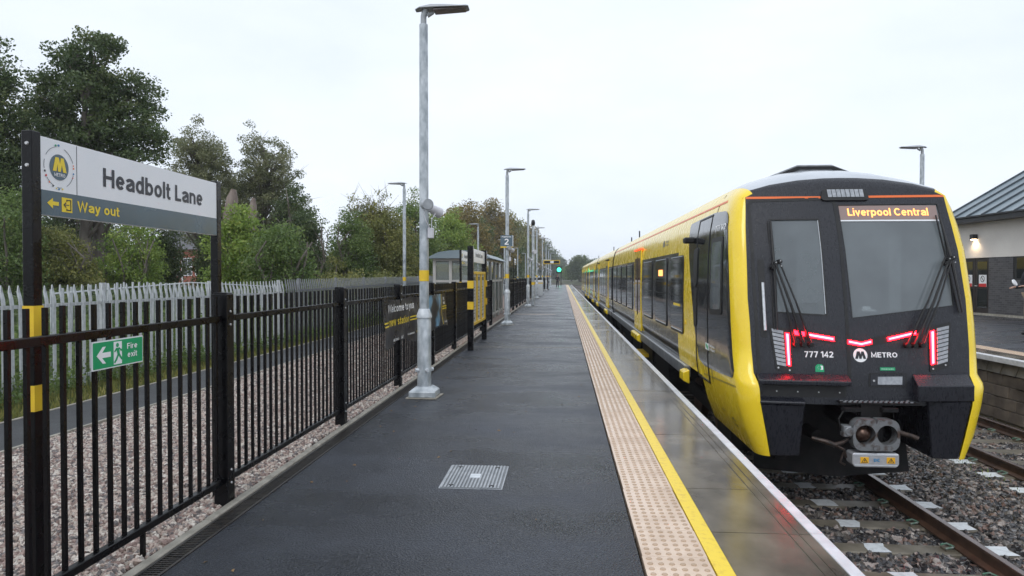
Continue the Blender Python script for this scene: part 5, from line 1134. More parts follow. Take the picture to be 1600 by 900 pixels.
# coupler
cy_ = 7.52; cz_ = -.135
def cplr():
    c = empty('coupler', (0, 0, 0)); c.parent = train; c.location = Vector((TX, cy_, cz_)) - wloc(train)
    o = rrect(-.235, .235, -.17, .165, .09, 5)
    bm = bmesh.new()
    q = MB()
    # face plate with two openings built from wedges
    def ringmesh(cx, cz, r, half, y0, y1):
        N = 24; pts = circ(cx, cz, r, N); 
        sq = []
        x0, x1 = half
        for k in range(N):
            a = 2 * math.pi * k / N; dx, dz = math.cos(a), math.sin(a)
            t = min((x1 - cx) / dx if dx > 1e-6 else 9, (x0 - cx) / dx if dx < -1e-6 else 9, (.165 - cz) / dz if dz > 1e-6 else 9, (-.17 - cz) / dz if dz < -1e-6 else 9)
            p = Vector((cx + dx * t, cz + dz * t))
            for sx_, sz_ in ((1, 1), (1, -1), (-1, 1), (-1, -1)):
                ccx, ccz = sx_ * .235 - sx_ * .085, (.165 - .085) if sz_ > 0 else (-.17 + .085)
                if (p.x - ccx) * sx_ > 0 and (p.y - ccz) * sz_ > 0:
                    d = Vector((p.x - ccx, p.y - ccz)); p = Vector((ccx, ccz)) + d.normalized() * min(d.length, .085)
            sq.append((p.x, p.y))
        vs = [(x, y0, z) for x, z in pts] + [(x, y0, z) for x, z in sq] + [(x, y1, z) for x, z in pts] + [(x, y1, z) for x, z in sq]
        fs = []
        for k in range(N):
            j = (k + 1) % N; fs += [(k, j, N + j, N + k), (k, 2 * N + k, 2 * N + j, j), (N + k, N + j, 3 * N + j, 3 * N + k), (2 * N + k, 3 * N + k, 3 * N + j, 2 * N + j)]
        q.add(vs, fs)
    ringmesh(-.112, .0, .104, (-.240, 0), -.03, .10); ringmesh(.112, .0, .105, (0, .240), -.03, .10)
    q.tube([(0, -.045, -.135), (0, .02, -.135)], .035, 12); q.make('face_plate', M['cast'], c, smooth=30)
    q = MB(); q.tube([(-.108, .09, 0), (-.108, .03, 0), (-.108, -.02, .0)], [.096, .074, .02], 20); q.make('centring_cone', M['rustmetal'], c, smooth=50)
    q = MB(); q.tube([(.108, .10, 0), (.108, .25, 0)], [.099, .09], 20, cap=False); q.tube([(.108, .24, 0), (.108, .26, 0)], .1, 20); q.tube([(.06, .2, -.01), (.06, .10, -.01)], .02, 8); q.make('funnel', M['rubber'], c, smooth=40)
    q = MB(); q.box(-.15, .15, .11, .32, -.12, .12); q.tube([(0, .3, 0), (0, 1.3, .02)], [.11, .09], 14); q.make('coupler_body', M['under'], c, bevel=.02)
    q = MB(); q.prism([(-.245, -.205), (-.245, -.315), (-.215, -.345), (.205, -.345), (.235, -.315), (.235, -.205), (.21, -.195), (-.22, -.195)], 'y', -.03, .14); bx_ = q.make('electrical_box', M['silver'], c, bevel=.008)
    for x in (-.165, .105):
        q = MB(); q.box(x, x + .085, -.034, -.030, -.300, -.235); wl = q.make('warning_label', M['warn'], bx_)
        q = MB(); X_ = x + .0425
        for pl in ([(X_ - .034, -.293), (X_, -.241), (X_ - .003, -.252), (X_ - .026, -.289)], [(X_ + .034, -.293), (X_, -.241), (X_ - .003, -.252), (X_ + .026, -.289)], [(X_ - .034, -.293), (X_ + .034, -.293), (X_ + .026, -.288), (X_ - .026, -.288)], [(X_ + .004, -.255), (X_ - .009, -.274), (X_, -.274), (X_ - .004, -.287), (X_ + .009, -.268), (X_, -.268)]):
            q.prism(pl, 'y', -.036, -.034)
        q.make('warning_mark', M['textdark'], wl)
    text_on('lettering', 'DC', (-.028, -.030, -.283), (1, 0, 0), (0, 0, 1), (0, -1, 0), .062, .034, M['blue'], bx_, .003, .05, w=False)
    q = MB()
    for z in (-.212, -.322): q.box(-.225, .215, -.034, -.028, z - .004, z + .004)
    q.make('box_rib', M['galv_light'], bx_)
    q = MB(); q.tube([(-.27, .06, .03), (-.27, -.02, .03)], .05, 12); q.box(-.33, -.245, -.01, .10, -.03, .09); q.make('valve_block', M['cast'], c, bevel=.006)
    q = MB(); q.tube([(-.62, .10, -.07), (-.5, .02, -.09), (-.42, .0, -.12), (-.34, .02, -.10), (-.25, .04, -.05)], [.02, .028, .03, .022, .016], 8); q.tube([(-.42, .0, -.12), (-.33, -.02, -.16), (-.30, .0, -.25)], .014, 6); q.tube([(-.33, 0, -.2), (-.36, 0, -.3), (-.31, 0, -.33)], .012, 6); q.make('air_hose', M['hose'], c, smooth=50)
    q = MB(); q.tube([(.24, .1, .02), (.42, .06, -.03), (.46, .05, -.05)], [.03, .025, .03], 8); q.make('side_lever', M['hose'], c, smooth=50)
    q = MB(); q.box(-.10, .12, .12, .2, .16, .30); q.box(-.3, -.12, .05, .15, .23, .27); q.box(.1, .26, .05, .15, .23, .27); q.tube([(-.28, .1, .25), (-.36, .06, .15), (-.33, .06, .02)], .010, 6); q.tube([(.22, .1, .25), (.225, .08, .17)], .006, 5); q.make('hanger', M['under'], c)
cplr()
# obstacle deflector and low gear under the nose
q = MB(); q.add([(TX - .9, 8.85, -.88), (TX + .0, 8.60, -.90), (TX + .95, 8.75, -.86), (TX + .95, 8.85, -.50), (TX, 8.7, -.50), (TX - .9, 8.9, -.50)], [(0, 1, 4, 5), (1, 2, 3, 4)]); q.make('deflector', M['under'], train, w=True)
q = MB(); q.box(TX - 1.1, TX + 1.1, 9.2, 10.0, -.75, -.1); q.make('underframe_box', M['under'], train, w=True)
# cab side panel, window, marks
CP = [(8.50, 2.20), (8.38, 1.85), (8.25, 1.3), (8.13, .62), (8.06, .372), (8.834, .333), (9.683, .309), (10.05, .36), (10.315, .713), (10.527, 1.181), (10.86, 1.87), (11.02, 2.33), (10.95, 2.375), (10.305, 2.385), (9.335, 2.40), (8.66, 2.36), (8.56, 2.31)]
# the side of the first car needs the shell carried on: extend the BVH
bodyv = []; bodyf = []
for y in (10.0, 16, 27.2):
    for a, z0, y0, b2, z1, r in LEV:
        bodyv.append(Vector((TX + b2, y, z1)))
for i in range(2):
    for k in range(NL - 1): bodyf.append((i * NL + k, i * NL + k + 1, (i + 1) * NL + k + 1, (i + 1) * NL + k))
N0 = len(vs_all); bvh = BVHTree.FromPolygons(vs_all + bodyv, shell.f + [tuple(i + nsh for i in f) for f in fascia_mesh([])[1]] + [tuple(i + N0 for i in f) for f in bodyf])
cpan = D('cab_side_panel', CP, .010, .016, 'body_dark', view='left', seg=.06, rd=.08)
D('cab_side_window_frame', [(8.594, 2.05), (9.249, 2.05), (9.262, 1.05), (8.572, 1.08)], .019, .008, 'rubber', cpan, 'left', rd=.06)
D('cab_side_window', [(8.66, 1.99), (9.17, 1.99), (9.18, 1.12), (8.65, 1.14)], .023, .004, 'windscreen', cpan, 'left', rd=.05)
cd_ = strip_frame('cab_door_seam', [(9.42, 2.36), (10.25, 2.35), (10.22, .12), (9.45, .12)], .022, .017, .012, M['rubber'], view='left')
D('door_grip', [(10.12, 1.98), (10.42, 1.95), (10.40, 1.40), (10.14, 1.43)], .022, .01, 'rubber', cpan, 'left', rd=.08); D('door_grip', [(10.14, 1.39), (10.40, 1.37), (10.38, .80), (10.18, .82)], .020, .01, 'rubber', cpan, 'left', rd=.08)
q = MB(); q.box(TX - 1.50, TX - 1.34, 10.45, 10.62, 2.05, 2.14); q.make('mirror_camera', M['rubber'], train, w=True, bevel=.02)
drape_text('unit_number', '777 142', bvh, 'left', 8.30, 8.30, 0, 1, M['textwhite'], train) if False else None
def side_text(s, y0, y1, z, ht, m, lift=.018, bold=.015):
    """reads left to right seen from the platform: +Y is to the LEFT there, so mirror along Y"""
    vs, fs = fit_text(s, y1 - y0, ht, 0, bold); out = []
    for v in vs:
        hit, nrm, _, _ = bvh.ray_cast(Vector((-2, y1 - v.x, z + v.y)), Vector((1, 0, 0)))
        out.append(hit + Vector((-lift - v.z, 0, 0)))
    b = MB(); b.add(out, fs); return b.make('lettering', m, train, w=True)
side_text('777 142', 8.52, 9.08, 2.13, .075, M['textwhite']); side_text('Batteries', 8.98, 9.28, .615, .035, M['textwhite']); side_text('On Board', 8.98, 9.28, .565, .035, M['textwhite'])
D('battery_mark', [(9.34, .555), (9.55, .555), (9.55, .645), (9.34, .645)], .018, .004, 'textwhite', view='left'); D('battery_mark', [(9.38, .56), (9.51, .60), (9.50, .64), (9.36, .61)], .021, .004, 'green', view='left')
D('orange_stripe', [(8.42, 2.510), (27.2, 2.510), (27.2, 2.480), (8.42, 2.484)], .004, .006, 'orange', view='left', seg=.4)
side_text('65 t', 8.35, 8.55, -.20, .03, M['textdark'], .004); side_text('75 mph', 8.33, 8.58, -.26, .03, M['textdark'], .004); side_text('No 1', 8.9, 9.05, -.18, .03, M['textdark'], .004)
strip_frame('panel_seam', [(9.245, 2.62), (9.255, 2.62), (9.265, .15), (9.255, .15)], .004, .003, .01, M['rubber'], view='left')
strip_frame('panel_seam', [(8.02, .285), (9.8, .18), (9.8, .172), (8.02, .277)], .004, .003, .01, M['rubber'], view='left')
# ---- car bodies
BODY = [(-d, e) for a, b_, c, d, e, r in HALF[2:]] + [(d, e) for a, b_, c, d, e, r in HALF[2:][::-1][1:]]
def body(name, y0, y1, yellow_from=None):
    """yellow_from: the part nearer than this is yellow full height"""
    q = MB(); prof_ = []; cuts = [y0] + ([yellow_from] if yellow_from else []) + [y1]
    P = []
    for (a, z), (c, z2) in zip(BODY[:-1], BODY[1:]):
        P.append((a, z))
        if (z - 1.96) * (z2 - 1.96) < 0: t = (1.96 - z) / (z2 - z); P.append((a + (c - a) * t, 1.96))
    P.append(BODY[-1]); n = len(P)
    for y in cuts:
        for a, z in P: q.v.append((TX + a, y, z))
    for i in range(len(cuts) - 1):
        for k in range(n - 1):
            zm = (P[k][1] + P[k + 1][1]) / 2; full = yellow_from and i == 0
            mi = 2 if zm > 2.70 else (0 if (zm > 1.96 or full) else 1)
            q.f.append((i * n + k, i * n + k + 1, (i + 1) * n + k + 1, (i + 1) * n + k)); q.m.append(mi)
    q.f.append(tuple(range(n))); q.m.append(1); q.f.append(tuple(range((len(cuts) - 1) * n, len(cuts) * n))[::-1]); q.m.append(1)
    return q.make(name, [M['yellow'], M['body_dark'], M['roofwhite']], train, w=True, smooth=40)
cars = [(10.0, 27.2), (27.75, 40.9), (41.45, 54.6), (55.15, 73.5)]
XL = TX - 1.36
win_src = {}
def side_window(y, wd, parent=train, lit=False):
    k = round(wd, 2)
    if k not in win_src:
        q = MB(); q.prism(rrect(-wd / 2 - .045, wd / 2 + .045, .60, 1.90, .10), 'x', -.008, .02); fr = q.make('window', M['rubber'], parent)
        q = MB(); q.prism(rrect(-wd / 2, wd / 2, .66, 1.86, .07), 'x', -.011, -.007); pn_ = q.make('pane', M['darkglass'], fr)
        q = MB(); q.tube([(-.008, -wd / 2 + .04, .645), (-.008, wd / 2 - .04, .645)], .007, 6); q.tube([(-.008, -wd / 2 + .04, 1.882), (-.008, wd / 2 - .04, 1.882)], .006, 6); q.make('trim', M['galv_light'], fr)
        q = MB(); q.box(-.013, -.010, -wd / 2, wd / 2, 1.22, 1.235); q.make('pane_bar', M['rubber'], fr)
        win_src[k] = fr; o = fr
    else: o = copy_tree(win_src[k], parent)
    o.parent = parent; o.location = Vector((XL, y, 0)) - wloc(parent); return o
door_src = []
def side_door(y, parent=train):
    """a pair of sliding leaves 1.5 m wide in all"""
    if not door_src:
        d = empty('double_door', (0, 0, 0)); d.parent = parent
        for s in (-1, 1):
            q = MB(); q.prism([(min(0, s * .76) + .004, .17), (max(0, s * .76) - .004, .17), (max(0, s * .76) - .004, 2.22), (min(0, s * .76) + .004, 2.22)], 'x', -.009, .02); lf = q.make('door_leaf', M['yellow'], d)
            q = MB(); q.prism(rrect(min(s * .14, s * .62), max(s * .14, s * .62), .62, 2.02, .09), 'x', -.013, -.008); q.make('door_window', M['doorglass'], lf)
            q = MB(); q.prism(rrect(min(s * .035, s * .10), max(s * .035, s * .10), .55, 2.05, .03), 'x', -.016, -.008); q.make('door_edge', M['rubber'], lf)
        door_src.append(d); o = d
    else: o = copy_tree(door_src[0], parent)
    o.location = Vector((XL, y, 0)) - wloc(parent); return o
M['doorglass'] = mat('door_glass', (0.12, 0.035, 0.018), 0.06, c2=(0.20, 0.075, 0.035), ns=2, coat=0.5)
for ci_, (y0, y1) in enumerate(cars):
    body('car_body', y0, y1, 11.9 if ci_ == 0 else None)
    q = MB(); q.box(TX - 1.385, TX - 1.30, y0 + (1.0 if ci_ == 0 else .1), y1 - .1, -.05, .125); q.make('step_bar', M['sill'], train, w=True, bevel=.01)
    q = MB(); q.box(TX - 1.395, TX - 1.39 + .01, y0 + (1.0 if ci_ == 0 else .1), y1 - .1, .125, .150); q.make('sill_edge', M['galv_light'], train, w=True)
    q = MB()
    y = y0 + (4.2 if ci_ == 0 else 2.6)
    while y < y1 - 3: q.box(TX - 1.15, TX + 1.15, y, y + 2.1, -.80, -.02); y += 2.6
    q.make('underframe_box', M['under'], train, w=True)
    for yb in ([y0 + .9, y1 - 1.4] if ci_ == 0 else [y0 + .6, y1 - 1.4]):
        q = MB(); q.box(TX - .95, TX - .85, yb, yb + 2.2, -.62, -.42); q.box(TX + .85, TX + .95, yb, yb + 2.2, -.62, -.42); q.box(TX - .9, TX + .9, yb + .9, yb + 1.3, -.6, -.35); bg_ = q.make('bogie_frame', M['under'], train, w=True)
        for yy_ in (yb + .2, yb + 2.0):
            q = MB(); q.tube([(TX - .82, yy_, -.70), (TX - .69, yy_, -.70)], [.37, .38], 24); q.tube([(TX + .69, yy_, -.70), (TX + .82, yy_, -.70)], [.38, .37], 24); q.tube([(TX - .75, yy_, -.70), (TX + .75, yy_, -.70)], .08, 8); q.make('wheelset', M['railside'], bg_, w=True)
for a, c in zip(cars[:-1], cars[1:]):
    q = MB(); q.box(TX - 1.15, TX + 1.15, a[1], c[0], .0, 2.45); q.make('gangway', M['rubber'], train, w=True)
WIN = [(11.98, 1.22), (13.90, 1.50), (16.05, 1.50), (20.3, 1.4), (22.2, 1.4), (24.1, 1.4), (26.0, 1.4)]
for y, wd in WIN: side_window(y, wd)
side_door(18.15)
for y0, y1 in cars[1:]:
    L_ = y1 - y0; ds = [y0 + 3.1, y0 + 11.0] + ([y0 + 16.5] if L_ > 15 else [])
    for d in ds: side_door(d)
    y = y0 + .9
    while y < y1 - .7:
        if all(abs(y - d) > 1.45 for d in ds): side_window(y, 1.40); y += 1.62
        else: y += .2
q = MB(); q.box(XL - .032, XL + .06, 17.42, 18.88, 2.235, 2.265); q.make('door_lights', M['doorled'], train, w=True)
for y in (30.85, 38.75): q = MB(); q.box(XL - .03, XL + .06, y - .7, y + .7, 2.26, 2.30); q.make('door_header', M['rubber'], train, w=True)
def yellow_step(y, wd):
    q = MB(); q.prism([(TX - 1.36, .10), (TX - 1.46, .06), (TX - 1.46, -.07), (TX - 1.36, -.12)], 'y', y, y + wd); q.make('yellow_step', M['yellow'], train, w=True, bevel=.01)
for y, wd in ((10.75, .34), (17.35, 1.6), (30.1, 1.5), (38.0, 1.5), (43.8, 1.5), (51.7, 1.5), (57.5, 1.5)): yellow_step(y, wd)
q = MB(); q.box(TX - 1.40, TX - 1.0, 17.5, 18.8, -.5, -.42); q.make('retracted_step', M['yband'], train, w=True)
# side display, labels
q = MB(); q.box(XL - .018, XL - .012, 13.62, 14.15, 1.56, 1.68); q.make('side_display', M['led'], train, w=True)
q = MB(); q.box(XL - .018, XL - .012, 11.6, 12.25, 1.05, 1.09); q.make('window_label', M['yline'], train, w=True)
side_text('Battery', 13.15, 13.5, 2.20, .04, M['textdark'], .004); side_text('power', 13.15, 13.5, 2.14, .04, M['textdark'], .004)
D('power_mark', [(13.62, 2.13), (13.85, 2.13), (13.85, 2.25), (13.70, 2.25), (13.70, 2.20), (13.62, 2.20)], .004, .004, 'textdark', view='left')
D('side_latch', circ(11.17, .81, .035, 12), .008, .01, 'yband', view='left')
D('upper_seam', [(10.05, 2.02), (11.0, 2.02), (11.0, 2.03), (10.05, 2.03)], .003, .003, 'yband', view='left')
# ---- roof gear
q = MB(); q.add([(TX - .80, 9.35, 2.80), (TX - .22, 9.35, 3.03), (TX + .22, 9.35, 3.03), (TX + .80, 9.35, 2.80), (TX - .80, 11.8, 2.80), (TX - .22, 11.8, 3.06), (TX + .22, 11.8, 3.06), (TX + .80, 11.8, 2.80)], [(0, 1, 2, 3), (4, 5, 6, 7), (0, 1, 5, 4), (1, 2, 6, 5), (2, 3, 7, 6)]); rg = q.make('roof_unit', M['galv_old'], train, w=True, bevel=.01)
q = MB(); q.add([(TX - .76, 9.32, 2.79), (TX - .235, 9.32, 3.005), (TX + .235, 9.32, 3.005), (TX + .76, 9.32, 2.79), (TX - .62, 9.325, 2.79), (TX - .20, 9.325, 2.965), (TX + .20, 9.325, 2.965), (TX + .62, 9.325, 2.79)], [(0, 1, 5, 4), (1, 2, 6, 5), (2, 3, 7, 6)]); q.make('grille_frame', M['rubber'], rg, w=True)
q = MB()
for i in range(5):
    q.tube([(TX - 1.0 - .03 * i + .16 * i, 9.05, 2.70 + .035 * i), (TX - .95 + .16 * i - .03 * i + .09, 9.05, 2.725 + .035 * i)], .014, 6)
for i in range(3):
    q.tube([(TX - .78 + .16 * i, 8.85, 2.73 + .028 * i), (TX - .66 + .16 * i, 8.85, 2.75 + .025 * i)], .013, 6)
q.make('roof_rib', M['rubber'], train, w=True)
for y, h in ((22, .18), (24.5, .12), (33, .15), (47, .15)):
    q = MB(); q.tube([(TX - .9, y, 2.75), (TX - .9, y, 2.82 + h)], .02, 6); q.make('aerial', M['rubber'], train, w=True)

# ================================================================== STATION BUILDING (right)
A = Vector((15.13, 28.69, .15)); dv = Vector((.075, -.997, 0)).normalized(); nv = Vector((dv.y, -dv.x, 0))   # dv runs towards the camera
if nv.x > 0: nv = -nv                                                     # nv points to the tracks
bd = tag(empty('station_building', A), 'low station building with cream walls, dark brick base and seamed metal roof', 'building')
def BP(u, o, z): return A + dv * u + nv * o + Vector((0, 0, z))
def bbox_(u0, u1, o0, o1, z0, z1): 
    b = MB(); b.box(u0, u1, o0, o1, z0, z1); b.v = [tuple(BP(*v)) for v in b.v]; return b
def brickmat():
    mt = mat('dark_brick', (0.035, 0.034, 0.037), 0.6); nt = mt.node_tree; L = nt.links.new; bs = nt.nodes['Principled BSDF']
    br = nn(nt, 'ShaderNodeTexBrick'); br.inputs['Scale'].default_value = 1; br.inputs['Brick Width'].default_value = .225; br.inputs['Row Height'].default_value = .075; br.inputs['Mortar Size'].default_value = .008
    br.inputs['Color1'].default_value = (0.050, 0.048, 0.052, 1); br.inputs['Color2'].default_value = (0.10, 0.095, 0.10, 1); br.inputs['Mortar'].default_value = (0.10, 0.10, 0.10, 1); br.inputs['Bias'].default_value = -.2
    tc = nn(nt, 'ShaderNodeTexCoord'); sx = nn(nt, 'ShaderNodeSeparateXYZ'); cx = nn(nt, 'ShaderNodeCombineXYZ'); ad = nn(nt, 'ShaderNodeVectorMath', operation='LENGTH')
    mp = nn(nt, 'ShaderNodeMapping'); mp.inputs['Rotation'].default_value = (0, 0, -math.atan2(dv.y, dv.x)); L(tc.outputs['Object'], mp.inputs[0]); L(mp.outputs[0], sx.inputs[0]); L(sx.outputs[0], cx.inputs[0]); L(sx.outputs[2], cx.inputs[1]); L(cx.outputs[0], br.inputs[0]); L(br.outputs[0], bs.inputs['Base Color'])
    bp = nn(nt, 'ShaderNodeBump'); bp.inputs['Strength'].default_value = .5; bp.inputs['Distance'].default_value = .01; bp.invert = True; L(br.outputs['Fac'], bp.inputs['Height']); L(bp.outputs[0], bs.inputs['Normal']); return mt
M['brick'] = brickmat()
D0, D1 = 1.18, 2.79                                                          # double door along the wall
bbox_(.9, D0, -6.5, 0, 0, 2.09).make('brick_wall', M['brick'], bd, w=True)
bbox_(D1, 3.98, -6.5, 0, 0, 2.09).make('brick_wall', M['brick'], bd, w=True)
bbox_(3.98, 5.3, -6.5, 0, 0, 1.28).make('brick_wall', M['brick'], bd, w=True)
bbox_(5.3, 12, -6.5, 0, 0, 2.09).make('brick_wall', M['brick'], bd, w=True)
bbox_(.9, 12, -6.5, .02, 2.09, 3.62).make('rendered_wall', M['render'], bd, w=True)
bbox_(.9, 12, 0, .05, -.1, .06).make('plinth', M['kerb'], bd, w=True)
wn = bbox_(3.98, 5.3, -.12, -.02, 1.28, 2.09).make('window', M['rubber'], bd, w=True); bbox_(4.14, 5.16, -.03, -.01, 1.34, 2.04).make('pane', M['sideglass'], wn, w=True)
bbox_(4.02, 5.26, -1.0, -.9, 1.3, 2.08).make('room_wall', M['render'], wn, w=True)
for k, (u0, u1) in enumerate(((D0 + .04, (D0 + D1) / 2 - .01), ((D0 + D1) / 2 + .01, D1 - .04))):
    d = bbox_(u0, u1, -.14, -.06, .05, 2.08).make('door', M['doorbrown'], bd, w=True, bevel=.01)
    for z0, z1 in ((.25, .95), (1.1, 1.95)): bbox_(u0 + .12, u1 - .12, -.065, -.05, z0, z1).make('door_panel', M['darkglass'], d, w=True)
    sgn = bbox_(u0 + .22, u1 - .14, -.05, -.04, 1.02, 1.46).make('notice', M['white'], d, w=True)
    bbox_(u0 + .222, u1 - .142, -.041, -.036, 1.02, 1.14).make('red_strip', M['red'], sgn, w=True)
    q = MB(); cu, cz = (u0 + u1) / 2 + .04, 1.31
    for j in range(16):
        t0, t1 = 2 * math.pi * j / 16, 2 * math.pi * (j + 1) / 16
        q.add([BP(cu + r_ * math.cos(t) * .9, -.035, cz + r_ * math.sin(t)) for r_, t in ((.12, t0), (.12, t1), (.095, t1), (.095, t0))], [(0, 1, 2, 3)])
    q.add([BP(cu + a * .9, -.034, cz + c) for a, c in ((-.085, .065), (-.065, .085), (.085, -.065), (.065, -.085))], [(0, 1, 2, 3)]); q.make('prohibition_mark', M['textdark'], sgn, w=True)
    if k: q = MB(); q.tube([BP(u0 + .06, -.05, 1.05), BP(u0 + .06, .0, 1.05), BP(u0 + .18, .0, 1.05)], .014, 6); q.make('door_handle', M['galv_light'], d, w=True)
bbox_(D0, D1, -.3, -.15, 0, 2.12).make('door_frame', M['doorbrown'], bd, w=True)
# roof: eaves 0.7 m out, rising inwards
EZ = 3.56; OUT = .50; RISE = .58; IN = 6.5
U0, U1 = .65, 12.5
q = MB(); vs = [BP(U0, OUT, EZ), BP(U1, OUT, EZ), BP(U1, -IN, EZ + (IN + OUT) * RISE), BP(U0, -IN, EZ + (IN + OUT) * RISE)]
q.add(vs + [v - Vector((0, 0, .12)) for v in vs], [(0, 1, 2, 3), (4, 5, 6, 7), (0, 1, 5, 4), (1, 2, 6, 5), (2, 3, 7, 6), (3, 0, 4, 7)]); rf = q.make('roof', M['metalroof'], bd, w=True)
u = U0 + .03
while u < U1:
    q = MB(); vs = [BP(u - .02, OUT, EZ), BP(u + .02, OUT, EZ), BP(u + .02, -IN, EZ + (IN + OUT) * RISE), BP(u - .02, -IN, EZ + (IN + OUT) * RISE)]
    q.add(vs + [v + Vector((0, 0, .075)) for v in vs], [(4, 5, 6, 7), (0, 1, 5, 4), (1, 2, 6, 5), (2, 3, 7, 6), (3, 0, 4, 7)]); q.make('standing_seam', M['seam'], rf, w=True); u += .80
bbox_(U0 - .05, U1, OUT, OUT + .06, EZ - .19, EZ + .02).make('fascia_board', M['fasciaboard'], bd, w=True)
bbox_(U0 - .05, U1, OUT - .01, OUT + .16, EZ + .0 - .02, EZ + .03).make('gutter', M['fasciaboard'], bd, w=True)
bbox_(U0, U1, 0, OUT, EZ - .18, EZ - .14).make('soffit', M['fasciaboard'], bd, w=True)
q = MB(); vs = [BP(U0 - .06, OUT, EZ - .17), BP(U0 - .06, OUT, EZ + .03), BP(U0 - .06, -IN, EZ + (IN + OUT) * RISE + .03), BP(U0 - .06, -IN, EZ - .17 + (IN + OUT) * RISE)]
q.add(vs + [v + dv * .05 for v in vs], [(0, 1, 2, 3), (4, 5, 6, 7), (0, 1, 5, 4), (1, 2, 6, 5), (2, 3, 7, 6), (3, 0, 4, 7)]); q.make('verge_board', M['fasciaboard'], bd, w=True)
q = MB(); vs = [BP(.9, 0, 3.5), BP(.9, -6.4, 3.5), BP(.9, -6.4, 3.5 + 6.2 * RISE), BP(.9, 0, 3.52)]; q.add(vs, [(0, 1, 2, 3)]); q.make('gable_wall', M['render'], bd, w=True)
# wall lamp
wl = tag(empty('wall_lamp', BP(2.12, .05, 2.87)), 'lit square wall lamp shining down above the brown doors', 'wall lamp')
bbox_(2.02, 2.22, .02, .20, 2.78, 2.96).make('case', M['fasciaboard'], wl, w=True, bevel=.01)
bbox_(2.045, 2.195, .05, .17, 2.76, 2.779).make('light_face', M['warmlight'], wl, w=True)
ld_ = bpy.data.lights.new('lamp_light', 'SPOT'); lo_ = bpy.data.objects.new('lamp_light', ld_); COL.objects.link(lo_); lo_.location = BP(2.12, .12, 2.74); ld_.energy = 24; ld_.color = (1, .75, .48); ld_.spot_size = R(150); ld_.spot_blend = .8; ld_.shadow_soft_size = .08
lo_.parent = wl; lo_.location = BP(2.12, .12, 2.74) - Vector(wl.location)

